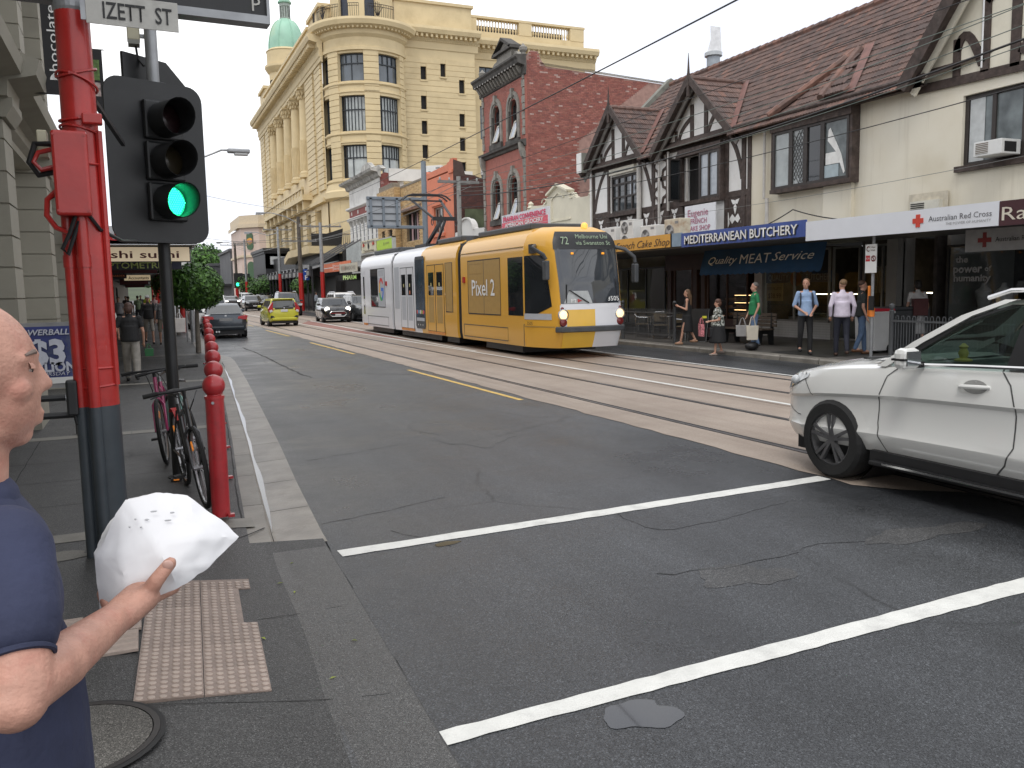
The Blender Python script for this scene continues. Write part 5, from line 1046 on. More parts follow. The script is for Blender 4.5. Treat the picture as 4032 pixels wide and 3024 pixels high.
# blue blind of the butcher
bd = thing('butcher_blind', 'deep blue canvas blind with silver script lettering and a scalloped hem', 'awning', (16.6, 20.2, 2.2)); BLC = mat('blind_blue', (.02, .075, .17), .8, var=.2, sc=2, dirt=(.03, .05, .08), dsc=1, damt=.6, bump=.2, bsc=30)
Pd = lambda u, z, d=0: (16.6+(z-2.25)*.25+d, u, z)
rows = [[Pd(17.55+5.35*i/40, z, .012*math.sin(i*.9+z*3)) for i in range(41)] for z in (2.95, 2.7, 2.45, 2.28)]; ob('canvas', MB().grid(rows), BLC, bd, world=True)
rows = [[Pd(17.55+5.35*i/90, 2.28, 0) for i in range(91)], [Pd(17.55+5.35*i/90, 2.2-.045*abs(math.sin(i*PI/90*22)), -.01) for i in range(91)]]; ob('scalloped_hem', MB().grid(rows), BLC, bd, world=True)
SIL = mat('letter_silver', (.8, .8, .76), .5, var=.12, sc=9)
for dx, mm in ((0, BKT), (1, SIL)):
    o_ = -.03-.012*dx; c = lambda y, z: (16.6+(z-2.25)*.25+o_, y+.02*(1-dx), z-.012*(1-dx)); up = (.25, 0, 1)
    text('Quality', .24, c(21.8, 2.62), RT, up, mm, bd, w=1.4, shear=.35, name='letter_shadow' if not dx else 'lettering'); text('MEAT', .3, c(20.28, 2.62), RT, up, mm, bd, w=1.35, name='letter_shadow' if not dx else 'lettering'); text('Service', .26, c(18.7, 2.64), RT, up, mm, bd, w=1.65, shear=.35, name='letter_shadow' if not dx else 'lettering')
s = sign('window_sign', 'blue band lettered Quality Butcher inside the butcher window', Px(XS+.1), 19.65, 22.55, 1.88, 2.22, mat('band_blue', (.03, .07, .15), .5), -.02, 0); LB = mat('letter_paleblue', (.2, .3, .4), .6); text('QUALITY', .2, (XS+.07, 21.95, 2.05), RT, UP, LB, s, w=.95); text('BUTCHER', .2, (XS+.07, 20.2, 2.05), RT, UP, LB, s, w=1.0); ob('red_disc', MB().cy((XS+.06, 21.15, 2.0), (XS+.08, 21.15, 2.0), .24, n=24), mat('disc_red', (.18, .02, .025), .5), s, world=True)
s = sign('price_card', 'yellowed hand written price card in the butcher window', Px(XS+.1), 21.75, 22.52, 1.3, 1.86, mat('card_tan', (.5, .37, .19), .7, var=.08), -.015, 0); HB = mat('ink_brown', (.1, .04, .02), .7); text('EYE FILLETS', .09, (XS+.08, 22.13, 1.7), RT, UP, HB, s, w=.65); text('$38.99', .17, (XS+.08, 22.13, 1.47), RT, UP, HB, s, w=.6)
# goods
cs = thing('meat_counter', 'glass fronted refrigerated meat counter inside the butcher shop', 'counter', (20.3, 20.6, .16)); ob('base', MB().b(19.9, 21, 18.6, 22.5, .16, .75), mat('counter_white', (.35, .35, .34), .4), cs, world=True); ob('glass_front', MB().add([(19.8, 18.6, .78), (19.8, 22.5, .78), (20.2, 22.5, 1.35), (20.2, 18.6, 1.35)], [(0, 1, 2, 3)]), SG, cs, world=True)
for i in range(6): ob('tray', MB().b(20, 20.7, 18.75+i*.62, 19.3+i*.62, .8, .86), mat('tray_steel', (.4, .42, .42), .3, .5), cs, world=True)
TUBE = mat('tube_light', (1, .86, .55), .5, emit=7); ob('light_tube', MB().b(20.2, 20.24, 18.5, 22.4, 1.48, 1.505), TUBE, cs, world=True); ob('strip_light', MB().b(20.6, 20.66, 18.7, 19.3, 2.33, 2.37), TUBE, bs, world=True); ob('strip_light', MB().b(20.6, 20.66, 17.0, 18.1, 1.5, 1.53), TUBE, bs, world=True)
bb = thing('bread_shelves', 'lit bakery shelves with trays of bread in the cake shop window', 'shelf', (20, 25, .6)); WDB = mat('shelf_wood', (.16, .085, .04), .6)
for z in (.72, .98, 1.25): ob('shelf', MB().b(19.4, 20.1, 23.5, 25.5, z, z+.03), WDB, bb, world=True); ob('shelf_light', MB().b(19.95, 20.0, 23.6, 25.4, z+.2, z+.215), mat('warm_strip', (1, .6, .25), .5, emit=5), bb, world=True)
lo = MB().el((0, 0, .05), .09, .06, .05, 8, 5).mesh('loaf'); lo.materials.append(mat('bread', (.42, .24, .09), .7, var=.2, sc=9))
for z in (.75, 1.01, 1.28):
    for i in range(12): inst('loaf', lo, bb, V((19.6+RN.uniform(-.05, .2), 23.7+i*.15, z))-V((20, 25, .6)), (0, 0, RN.uniform(0, 3)))
for i in range(14): ob('vertical_blind', MB().b(19.3, 19.32, 17.0+i*.1, 17.06+i*.1, 1.55, 2.3), mat('blind_strip', (.3, .27, .2), .7), bs, world=True)
for i, y in enumerate((15.0, 14.45, 13.2)):
    t = thing('display_dummy', ('headless dress form in a white top behind the charity shop glass, ' + ('left of three', 'middle of three', 'nearest the car')[i]), 'mannequin', (19.5, y, .5)); ob('torso', MB().la([(.12, .35), (.15, .5), (.13, .7), (.18, .95), (.2, 1.08), (.08, 1.18), (.055, 1.28)], (0, 0, 0), 14), mat('cloth_pale', (.45, .43, .42), .8, var=.2, sc=6), t, True); ob('stand', MB().cy((0, 0, 0), (0, 0, .36), .02), ALU, t); ob('foot', MB().la([(.16, 0), (.16, .02), (.02, .04)]), ALU, t)
# ------------------------------------------------ grey corner building on the left
lb = building('grey_corner_building', 'grey rendered classical building with banded pilasters and white panels on the left corner', (-2.5, 14, .1))
LST = mat('grey_render', (.3, .285, .235), .7, var=.06, sc=1.5, dirt=(.2, .19, .155), dsc=.7, damt=.5, rnd=.04, bump=.1, bsc=30)
LWH = mat('white_panel', (.62, .6, .53), .65, var=.04, sc=1.5, dirt=(.42, .4, .34), dsc=.8, damt=.4)
PL = Pl(-2.15)
ops = [(y0, y0+3.6, .5, 3.74) for y0 in (4.4, 9.2, 14.3)]+[(19.9, 23.2, .5, 3.74)]
ob('wall', wall(MB(), PL, 2, 24.3, 0, 4.3, ops, .9), LWH, lb, world=True)
ob('recess', MB().b(-3.3, -3.1, 2, 24.3, 0, 4), mat('recess_grey', (.2, .19, .16), .7), lb, world=True)
for o in ops: win(lb, PL, o[0]+.3, o[1]-.3, 1.0, 3.6, .8, 3, 2, mat('grey_frame', (.1, .1, .095), .5), GLS, .08); ob('stone_sill', fb(MB(), PL, o[0], o[1], .5, 1.0, -.1, .8), LST, lb, world=True)
for y in (3.2, 8.1, 13.2, 18.85, 23.35):
    z = .62; k = 0
    while z < 4.2:
        zt = min(z+.42, 4.25); ob('pilaster_block', MB().b(-2.2, -1.5, y, y+.85, z+.012, zt-.012), LST, lb, world=True); z = zt
    ob('pilaster_core', MB().b(-2.2, -1.53, y+.03, y+.82, .1, 4.3), LST, lb, world=True)
    ob('plinth', MB().b(-2.2, -1.32, y-.12, y+.97, 0, .62), LST, lb, world=True)
    ob('capital_band', MB().pr([(-2.2, 4.25), (-1.45, 4.25), (-1.36, 4.4), (-1.36, 4.5), (-2.2, 4.5)], 'y', y-.08, y+.93), LST, lb, world=True)
ob('entablature', MB().pr([(-2.3, 4.3), (-1.72, 4.3), (-1.72, 4.42), (-1.62, 4.5), (-1.62, 4.66), (-1.5, 4.72), (-1.22, 4.78), (-1.18, 4.95), (-1.25, 5.0), (-1.62, 5.08), (-2.3, 5.1)], 'y', 2, 24.6), LST, lb, world=True)
for y in (3.6, 8.5, 13.6, 19.25, 23.75): ob('cornice_break', MB().pr([(-2.3, 4.5), (-1.4, 4.5), (-1.38, 4.7), (-1.05, 4.78), (-1.0, 4.98), (-1.4, 5.12), (-2.3, 5.14)], 'y', y-.6, y+.6), LST, lb, world=True)
ob('upper_wall', wall(MB(), Pl(-2.3), 2, 24.3, 5, 10.6, [(y0, y0+1.8, 5.9, 8.9) for y0 in (5.3, 10.2, 15.6, 20.6)], .3), LWH, lb, world=True)
for y0 in (5.3, 10.2, 15.6, 20.6):
    win(lb, Pl(-2.3), y0, y0+1.8, 5.9, 8.9, .25, 2, 2, LWH, GLS, .09)
    ob('window_surround', fline(MB(), Pl(-2.3), [(y0-.12, 5.75), (y0-.12, 9.0), (y0+1.92, 9.0), (y0+1.92, 5.75)], .26, -.14, 0), LST, lb, world=True); ob('window_ledge', fb(MB(), Pl(-2.3), y0-.3, y0+2.1, 5.62, 5.8, -.25, 0), LST, lb, world=True); ob('window_head', fb(MB(), Pl(-2.3), y0-.35, y0+2.15, 9.13, 9.3, -.32, 0), LST, lb, world=True)
for y in (3.2, 8.1, 13.2, 18.85, 23.35):
    z = 5.14
    while z < 10:
        zt = min(z+.46, 10.05); ob('pilaster_block', MB().b(-2.35, -1.75, y, y+.8, z+.012, zt-.012), LST, lb, world=True); z = zt
    ob('pilaster_core', MB().b(-2.35, -1.78, y+.03, y+.77, 5.1, 10.2), LST, lb, world=True)
ob('top_cornice', MB().pr([(-2.4, 10.1), (-1.7, 10.1), (-1.2, 10.4), (-1.15, 10.7), (-2.4, 10.9)], 'y', 2, 24.6), LST, lb, world=True)
ob('far_end', MB().b(-12, -2.25, 2.05, 24.25, 0, 10.5), LST, lb, world=True)
# banners
def banner(label, x, y, z0, z1, w, bits):
    t = thing('banner', label, 'banner', (x, y, z0)); ob('cloth', MB().b(x, x+w, y, y+.015, z0, z1), mat('banner_black', (.02, .02, .022), .7), t, world=True)
    ob('rods', MB().cy((x-.45, y+.01, z1), (x+w+.05, y+.01, z1), .012, n=6).cy((x-.45, y+.01, z0), (x+w+.05, y+.01, z0), .012, n=6), mat('rod_black', (.03, .03, .03), .5), t, world=True); bits(t)
banner('black vertical banner with thin white lettering on the grey corner building', -1.02, 14.0, 4.76, 6.4, .3, lambda t: (text('chocolateria', .13, (-.9, 13.995, 5.6), (0, 0, 1), (-1, 0, 0), WHT, t, w=1.3), text('San', .09, (-.9, 13.995, 6.3), (1, 0, 0), UP, mat('cross_red'), t, w=.2), ob('white_arc', MB().add([(-.96+.1*math.cos(a)+.1, 13.996, 4.95+.1*math.sin(a)) for a in [i*.35 for i in range(10)]], [tuple(range(10))]), WHT, t, world=True)))
banner('dark banner with a pictured plate further along the grey building', -.85, 22.0, 6.1, 7.43, .42, lambda t: (ob('picture', MB().b(-.8, -.5, 21.99, 21.999, 6.75, 7.2), mat('picture_green', (.12, .2, .06), .7, var=.6, sc=12), t, world=True), ob('picture', MB().b(-.8, -.5, 21.99, 21.999, 6.4, 6.7), mat('picture_pale', (.5, .4, .38), .7, var=.6, sc=10), t, world=True)))
# lottery poster board on the pavement
pb = thing('poster_board', 'blue and yellow lottery poster board standing on the pavement by the grey plinth', 'poster board', (-1.15, 12.45, .1))
PBM = mat('poster_blue', (.045, .06, .22), .45, var=.5, sc=1.4, dirt=(.35, .4, .1), dsc=1.0, damt=.5)
ob('panel', MB().b(-.47, .36, -.03, 0, .68, 1.42), PBM, pb); ob('frame', MB().b(-.5, .39, -.02, .02, 1.42, 1.47).b(-.5, .39, -.02, .02, .62, .68).b(-.5, -.47, -.02, .02, .68, 1.42).b(.36, .39, -.02, .02, .68, 1.42), mat('case_grey'), pb, kind='stuff'); ob('white_foot', MB().b(-.47, .36, -.034, -.031, .68, .76), WHT, pb)
ob('support', MB().b(-.45, -.4, -.02, .02, 0, .62).b(.28, .33, -.02, .02, 0, .62), DARK, pb); PLT = mat('poster_silver', (.6, .62, .7), .4)
for d, mm in ((0, mat('poster_navy', (.02, .03, .1), .5)), (1, PLT)):
    o_ = lambda x, z: (-1.15+x+.012*(1-d), 12.45-.034-.003*d, .1+z-.012*(1-d))
    text('POWERBALL', .075, o_(-.02, 1.35), (1, 0, 0), UP, mm, pb, w=.62, shear=.2, bold=.02); text('$3', .32, o_(0.02, 1.1), (1, 0, 0), UP, mm, pb, w=.42, bold=.04); text('MILLION', .12, o_(.04, .9), (1, 0, 0), UP, mm, pb, w=.6, bold=.04); text('THURSDAY', .05, o_(.06, .81), (1, 0, 0), UP, mm, pb, w=.42, shear=.2)
# ------------------------------------------------ left row of shops
ls = building('left_shop_row', 'dark row of shops with awnings over the left pavement', (-1.6, 60, .1), 'shop row')
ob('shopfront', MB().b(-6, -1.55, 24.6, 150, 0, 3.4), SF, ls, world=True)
for i, y in enumerate((25.2, 29.5, 34, 39, 45, 52, 60, 70)): win(ls, Pl(-1.53), y, y+3, .6, 2.5, -.01, 2, 1, mat('black_frame'), mat('shop_pane_%d' % (i % 3), [(.05, .05, .05), (.16, .14, .11), (.1, .11, .12)][i % 3], .1, var=.5, sc=2), .07, .03)  # pane colour cycles through three plain tones
AWN = [(23.0, 33, 1.42, 3.12, 3.57, (.72, .73, .75)), (33.5, 47, 1.3, 3.0, 3.3, (.2, .19, .18)), (47.5, 62, 1.3, 2.95, 3.3, (.3, .3, .3)), (62.5, 80, 1.3, 2.9, 3.3, (.14, .12, .11)), (80.5, 110, 1.2, 2.9, 3.4, (.4, .4, .4))]
for i, (a, e, x, z0, z1, c) in enumerate(AWN):
    m = mat('awning_%d' % i, c, .6, var=.08, sc=2); ob('awning', MB().b(-1.5, x, a, e, z0+.02, z0+.12), mat('awning_under'), ls, world=True); ob('awning_fascia', MB().b(x-.06, x, a, e, z0, z1), m, ls, world=True); ob('awning_end', MB().b(-1.5, x-.06, a, a+.06, z0, z1), m, ls, world=True)
for a, e, z, c in ((24.6, 47, 8, (.16, .14, .12)), (47, 80, 7, (.3, .27, .22)), (80, 150, 9, (.2, .18, .16))): ob('upper_wall', MB().b(-9, -3.2, a, e, 3, z), mat('upper_%d' % a, c, .8, var=.1), ls, world=True)
s = thing('fascia_lettering', 'red letters on the white awning end above the sushi sign', 'sign', (-.6, 22.98, 3.2)); text('ERLI', .2, (-.55, 22.975, 3.33), (1, 0, 0), UP, mat('letter_red', (.62, .03, .035), .5), s, w=.8, bold=.03)
def lightbox(label, x0, x1, y, z0, z1, c, txt, h, tc, emit=.35, w=None, tx=0, shear=0, rim=(.03, .03, .03)):
    t = thing('under_awning_sign', label, 'sign', ((x0+x1)/2, y, z0)); ob('face', MB().b(x0+.02, x1-.02, y, y+.12, z0+.015, z1-.015), mat('face_'+txt[:4].replace(' ', '_'), c, .4, var=.03, emit=emit), t, world=True); ob('case', MB().b(x0, x1, y+.01, y+.11, z1-.015, z1+.01).b(x0, x1, y+.01, y+.11, z0-.01, z0+.015).b(x0, x0+.02, y+.01, y+.11, z0, z1).b(x1-.02, x1, y+.01, y+.11, z0, z1), mat('case_black', rim, .5), t, world=True, kind='stuff')
    if txt.strip(): text(txt, h, ((x0+x1)/2+tx, y-.006, (z0+z1)/2), (1, 0, 0), UP, mat('ink_'+txt[:4].replace(' ', '_'), tc, .5), t, w=w, shear=shear, bold=.015)
    ob('hangers', MB().cy((x0+.3, y+.06, z1), (x0+.3, y+.06, z1+.3), .01, n=5).cy((x1-.3, y+.06, z1), (x1-.3, y+.06, z1+.3), .01, n=5), DARK, t, world=True); return t
lightbox('cream lit lightbox sign reading sushi sushi in rounded brown letters', -1.3, 1.3, 24, 2.74, 3.13, (.8, .66, .46), 'sushi sushi', .19, (.13, .025, .02), .3, w=2.05)
lightbox('navy sign reading OPTOMETRIST in lime letters', -1.2, 1.16, 26, 2.6, 2.84, (.012, .016, .05), 'OPTOMETRIST', .17, (.55, .68, .25), .0, w=1.85)
lightbox('dark red hanging sign behind the navy one', -1.1, .6, 30, 2.58, 2.73, (.1, .012, .015), '  ', .1, (.5, .1, .1), 0)
lightbox('small cream lit sign reading Accountants', -.55, .52, 40, 2.5, 2.76, (.75, .6, .38), 'Accountants', .13, (.1, .03, .02), .3, w=.8, tx=.05)
lightbox('dark scrolling sign with orange lit letters beside the accountants sign', -1.0, -.42, 39, 2.6, 2.8, (.05, .012, .01), 'BARBER', .08, (1, .3, .12), 0, w=.46)
lightbox('grey hanging sign far down the left awnings', -.9, .5, 50, 2.45, 2.72, (.3, .3, .3), '  ', .1, (.1, .1, .1), 0); lightbox('pale hanging sign deep under the left awnings', -.8, .4, 62, 2.4, 2.65, (.4, .4, .42), '  ', .1, (.1, .1, .1), 0)
# ------------------------------------------------ far part of the street
pk = building('pink_corner_building', 'distant pale pink and beige corner building with a balustraded parapet', (22, 160, 0))
PKM = mat('pale_pink', (.62, .49, .42), .75, var=.06, sc=.5, dirt=(.5, .36, .26), dsc=.3, damt=.5)
xp, yp = 14.4, 158
o = [(17.4, yp+14), (17.4, yp+3.2), (20.2, yp), (38, yp), (38, yp+14)]
def pwall(z0, z1, m, name, off=0):
    mb = MB(); q = [(17.4-off, yp+20), (17.4-off, yp+3.2-off*.4), (20.2-off*.4, yp-off), (40, yp-off)]
    for a, e in zip(q, q[1:]): mb.q((*a, z0), (*e, z0), (*e, z1), (*a, z1))
    if off: mb.add([(*p, z1) for p in q]+[(40, yp+20, z1)], [(0, 1, 2, 3, 4)])
    return ob(name, mb, m, pk, world=True)
pwall(0, 13.4, PKM, 'wall'); pwall(13.4, 14.1, mat('beige_trim', (.6, .5, .36), .75, var=.08), 'cornice', .5); pwall(14.1, 15.6, mat('beige_trim'), 'parapet', .1); pwall(8.2, 8.6, mat('beige_trim'), 'string_course', .3)
for x in (22.8, 25.6, 28.4, 31.2):
    fp(m_ := MB(), Py(yp), [(x-.55, 10), (x+.55, 10), (x+.55, 11.6), (x+.4, 12.0), (x, 12.15), (x-.4, 12.0), (x-.55, 11.6)], -.05, .1); ob('arched_window', m_, GLS, pk, world=True); ob('hood_mould', fline(MB(), Py(yp), [(x-.7, 11.6), (x-.5, 12.1), (x, 12.35), (x+.5, 12.1), (x+.7, 11.6)], .18, -.15, 0), PKM, pk, world=True)
cq = V((18.8, yp+1.6, 0)); cu = V((.66, -.75, 0)).normalized(); cn = V((-.75, -.66, 0)).normalized()
Pq = lambda u, z, d=0: tuple(cq+cu*u-cn*d+V((0, 0, z)))
s = thing('round_ended_sign', 'dark green panel with a burger shaped emblem on the pink corner building', 'sign', tuple(cq+V((0, 0, 9.9)))); fp(m_ := MB(), Pq, arc(0, 11.9, .75, 0, 180, 8)+arc(0, 10.2, .75, 180, 360, 8), -.12, -.04); ob('panel', m_, mat('sign_green', (.06, .12, .06), .5), s, world=True)
fp(m_ := MB(), Pq, arc(0, 11.2, .62, 0, 180, 8, .42), -.16, -.12); fp(m_, Pq, arc(0, 10.85, .62, 180, 360, 8, .35), -.16, -.12); ob('bun', m_, mat('bun_orange', (.75, .36, .06), .5), s, world=True); ob('red_block', fb(MB(), Pq, -.62, .62, 10.9, 11.15, -.16, -.12), mat('block_red', (.45, .04, .03), .5), s, world=True); text('HUNGRY', .13, Pq(0, 11.1, -.17), cu, UP, WHT, s, w=1.0); text("JACK'S", .13, Pq(0, 10.93, -.17), cu, UP, WHT, s, w=.9)
s = thing('round_ended_sign', 'plain dark green panel lower down on the pink corner building', 'sign', tuple(cq+V((0, 0, 4)))); fp(m_ := MB(), Pq, arc(0, 6.6, .85, 0, 180, 8)+arc(0, 4.4, .85, 180, 360, 8), -.14, -.04); ob('panel', m_, mat('sign_green'), s, world=True)
bb_ = building('black_shop_building', 'black painted shop building with a parapet and a white sign board', (17, 112, 0))
BKP = mat('black_paint', (.022, .022, .024), .5, var=.3, sc=.8); BVR = mat('verandah_zinc', (.19, .195, .2), .5, .2, var=.15, sc=2)
ob('walls', MB().b(15.6, 18.8, 117, 130, 0, 7.3).b(15.6, 18.8, 117, 117.2, 5, 7.6), BKP, bb_, world=True); ob('walls', MB().b(16.6, 18.85, 86, 117, 3.4, 6.2), BKP, bb_, world=True); ob('parapet_cornice', MB().b(15.3, 18.9, 116.7, 130.2, 7.3, 7.7).b(15.45, 18.9, 116.85, 130.1, 7.0, 7.3), BKP, bb_, world=True); ob('lower_front', MB().b(17.8, 18.85, 84, 130, 0, 3.4), SF, bb_, world=True)
y = 78
while y < 117: ob('verandah_sheet', MB().pr([(14.3, 3.85), (16.9, 4.6), (16.9, 4.64), (14.3, 3.9)], 'y', y, y+2.4), BVR, bb_, world=True); ob('verandah_post', MB().b(14.35, 14.5, y, y+.15, .12, 3.85), BKP, bb_, world=True); ob('verandah_fascia', MB().b(14.28, 14.36, y, y+2.45, 3.3, 3.86), BKP, bb_, world=True); ob('verandah_panel', MB().b(14.2, 14.28, y+.8, y+1.7, 3.35, 3.75), mat('panel_grey', (.32, .32, .31), .6), bb_, world=True); ob('verandah_finial', MB().b(14.2, 14.45, y-.1, y+.2, 3.86, 4.15), BKP, bb_, world=True); y += 2.45
s = sign('wall_sign', 'white board with grey lettering on the black shop building', Py(116.9), 16.2, 19.9, 5.55, 6.6, mat('board_pale', (.5, .52, .53), .5), -.1, 0); text('ODIN OXLEY DOOLEY', .22, (18.05, 116.78, 6.05), (1, 0, 0), UP, mat('letter_grey'), s, w=3.1)
sl_ = MB()
for k, (y0) in enumerate((72.5, 75, 77.5, 80)): ob('strut', MB().bar((17.6, y0, 6.2), (14.6, y0+1.5, 4.4), .12, .12), mat('strut_grey', (.12, .12, .12), .5), ys_, world=True)
for k in range(12): ob('louvre_blade', MB().b(17.4, 17.5, 72+k*.45, 72.2+k*.45, 4.4, 6.0), mat('louvre_pale', (.5, .53, .52), .5), ys_, world=True)
s = sign('awning_sign', 'orange awning fascia with white line pattern', Px(14.4), 62.4, 72.2, 3.42, 4.12, mat('fascia_orange', (.66, .17, .07), .6, var=.08), -.08, 0); ob('awning', MB().b(14.4, XS, 59, 72.3, 3.5, 3.6), mat('awning_under'), s, world=True)
for a, e, z in ((72, 68.6, 3.76), (65.6, 64.4, 3.76)): ob('white_line', fb(MB(), Px(14.32), e, a, z-.03, z+.03, -.01, 0), WHT, s, world=True)
for y0 in (68.4, 65.8): ob('white_line', fb(MB(), Px(14.32), y0-.04, y0+.04, 3.5, 4.0, -.012, 0), WHT, s, world=True)
text('Prahran', .2, (14.3, 67.1, 3.88), RT, UP, WHT, s, w=1.9); text('Tattooing', .2, (14.3, 67.1, 3.66), RT, UP, WHT, s, w=2)
s = sign('awning_sign', 'beige bakery sign board beside the orange awning', Px(14.3), 60.0, 65.6, 3.26, 3.9, mat('board_beige', (.5, .47, .38), .5), -.08, 0); text('BRIOCHE', .3, (14.2, 61.9, 3.58), RT, UP, mat('letter_taupe', (.25, .21, .17), .5), s, w=3.0)
for k, c in enumerate(((.2, .15, .1), (.25, .18, .12), (.3, .06, .04), (.2, .15, .1))): ob('oval', MB().el((14.21, 64.8-k*.4, 3.58), .01, .1, .2, 8, 6), mat('oval_%d' % k, c, .5), s, world=True)
s = sign('lit_sign', 'dark board with lime green letters reading PHARM', Px(16.5), 68, 76.5, 2.75, 3.3, DARK, -.05, 0); text('PHARM', .36, (16.43, 72.0, 3.04), RT, UP, mat('letter_lime', (.6, .8, .32), .5, emit=.25), s, w=5, bold=.03)
ob('shop_glazing', MB().b(18.3, 18.6, 59, 84, .15, 3.3), SF, ys_, world=True)
s = sign('awning_box_sign', 'cream box sign with red flourishes and round emblem, joined to a lime green half', Px(15), 57, 61.1, 4.55, 5.4, mat('box_cream', (.62, .58, .42), .5), -.1, .1); ob('lime_half', fb(MB(), Px(15), 53, 56.8, 4.55, 5.2, -.1, .1), mat('box_lime', (.42, .62, .02), .45, var=.1), s, world=True); ob('frame', fb(fb(MB(), Px(15), 52.8, 61.2, 5.2, 5.28, -.12, .1), Px(15), 52.8, 53, 4.5, 5.28, -.12, .1), mat('frame_grey', (.45, .46, .42), .5), s, world=True, kind='stuff')
LBR = mat('letter_brown', (.16, .12, .08), .6); text('Body Piercing', .16, (14.88, 59.05, 5.28), RT, UP, LBR, s, w=3.4, bold=.02); text('Tattooing', .16, (14.88, 59.05, 4.67), RT, UP, LBR, s, w=2.9, bold=.02); ob('emblem_ring', MB().la([(.26, 0), (.26, .02), (.2, .02), (.2, 0)], (14.9, 59.05, 4.98), 20, M(((0, 0, -1), (1, 0, 0), (0, 1, 0)))), mat('ring_grey', (.3, .3, .27), .6), s, world=True)
for y0 in (60.4, 57.7):
    m_ = MB()
    for k in range(5): a = k*.7; m_.bar((14.88, y0, 4.98), (14.88, y0+.35*math.cos(a), 4.98+.25*math.sin(a)), .04, .02)
    ob('red_flourish', m_, mat('flourish_red', (.5, .06, .04), .6), s, world=True)
text('X', .22, (14.88, 54.9, 4.9), RT, UP, BKT, s, w=.35); text('OXPI', .14, (14.88, 54.1, 4.92), RT, UP, LBR, s, w=.8)
s = sign('shop_sign', 'white and pink convenience store sign board below the cream parapet', Px(15), 30.5, 35.2, 4.3, 5.05, mat('board_white'), -.08, 0); ob('pink_band', fb(fb(MB(), Px(15), 30.55, 35.15, 4.48, 4.72, -.09, -.08), Px(15), 30.55, 35.15, 4.3, 4.46, -.09, -.08), mat('band_pink', (.75, .12, .17), .5, var=.1), s, world=True)
ob('posts', MB().b(15, 15.08, 30.7, 30.8, 3.4, 4.3).b(15, 15.08, 34.9, 35, 3.4, 4.3), DARK, s, world=True); text('PRAHRAN CONVENIENCE', .21, (14.9, 32.85, 4.86), RT, (0, 0, 1), mat('letter_hotpink', (.72, .05, .14), .5), s, w=4.3, bold=.035); text('AMERICAN GROCERY', .17, (14.9, 32.85, 4.6), RT, UP, WHT, s, w=3.9, bold=.03); text('196', .1, (14.9, 34.85, 5.0), RT, UP, mat('letter_lgrey'), s, w=.3)
for i, (x0, x1, y, z, c) in enumerate(((13.5, 24, 185, 11, (.1, .1, .105)), (11.5, 20, 215, 9, (.07, .07, .075)), (14, 26, 250, 8, (.2, .15, .12)), (11, 20, 300, 9, (.12, .12, .13)))):
    b_ = building('far_shop_building', ['dark grey shop building beyond the pink corner building', 'black shop building further down the street', 'brown shop building near the end of the street', 'charcoal building at the far end of the street'][i], (x0, y, 0)); m = mat('far_wall_%d' % i, c, .7, var=.15, sc=.3); ob('walls', MB().b(x0+4.2, x1+4, y, y+25, 0, z), m, b_, world=True); ob('cornice', MB().b(x0+3.8, x1+4, y-.3, y+25, z-.6, z-.1), m, b_, world=True)
    for k in range(4): ob('window', MB().b(x0+5+k*1.7, x0+5.9+k*1.7, y-.1, y+.1, z-4, z-2), GLS, b_, world=True); 
    ob('awning', MB().b(x0+.5, x0+4.2, y, y+25, 3.4, 3.8), BKP, b_, world=True)
# ------------------------------------------------ trees
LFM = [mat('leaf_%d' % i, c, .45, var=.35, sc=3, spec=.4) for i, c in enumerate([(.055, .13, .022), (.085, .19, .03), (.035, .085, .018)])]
BRK = mat('bark', (.16, .14, .115), .85, var=.25, sc=9, bump=.5, bsc=40)
def crown(c, rx, ry, rz, n, s, seed, ragged=.07, flat=0):
    r = random.Random(seed); mb = MB(); ix = []
    for k in range(n):
        a, u = r.uniform(0, 2*PI), r.uniform(-1, 1); q = math.sqrt(1-u*u); d = V((q*math.cos(a), q*math.sin(a), u)); rad = r.random()**.22
        lump = 1+ragged*(math.sin(3.1*a+seed)+math.sin(2.3*u*3+seed*2)+math.sin(5*a-4*u))/2
        p = V(c)+V((d.x*rx, d.y*ry, d.z*rz))*(rad*lump); nr = (d+V((r.uniform(-1, 1), r.uniform(-1, 1), r.uniform(-.6, 1.2)))*.7).normalized()
        x = nr.cross(V((r.uniform(-1, 1), r.uniform(-1, 1), r.uniform(-1, 1)))).normalized(); y = nr.cross(x); l = s*r.uniform(.7, 1.35)
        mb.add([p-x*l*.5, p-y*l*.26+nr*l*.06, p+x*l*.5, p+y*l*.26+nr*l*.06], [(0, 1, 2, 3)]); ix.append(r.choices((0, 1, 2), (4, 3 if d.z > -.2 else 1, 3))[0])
    return mb, ix
def tree(name, label, x, y, h, cz, rx, rz, n, s, seed, tr=.06, lean=0, group=None, core=True):
    t = thing(name, label, 'tree', (x, y, .1), 0, group); mb, ix = crown((lean, 0, cz), rx, rx, rz, n, s, seed); o = ob('crown', mb, LFM, t)
    for p, i in zip(o.data.polygons, ix): p.material_index = i
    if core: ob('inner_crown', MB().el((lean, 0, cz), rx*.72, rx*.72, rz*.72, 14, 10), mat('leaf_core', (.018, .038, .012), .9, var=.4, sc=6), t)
    tk = MB().tube([(0, 0, 0), (lean*.2, .01, h*.3), (lean*.5, -.01, h*.6), (lean, 0, cz)], [tr*1.15, tr, tr*.9, tr*.5], 10)
    ob('trunk', tk, BRK, t, True)
    lm = MB()
    for k in range(5): a = k*1.3; lm.tube([(lean*.6, 0, cz-rz*.95), (lean+rx*.4*math.cos(a), rx*.4*math.sin(a), cz-rz*.3), (lean+rx*.7*math.cos(a), rx*.7*math.sin(a), cz+rz*.2)], [tr*.5, tr*.35, tr*.15], 6)
    ob('limbs', lm, BRK, t, True); return t
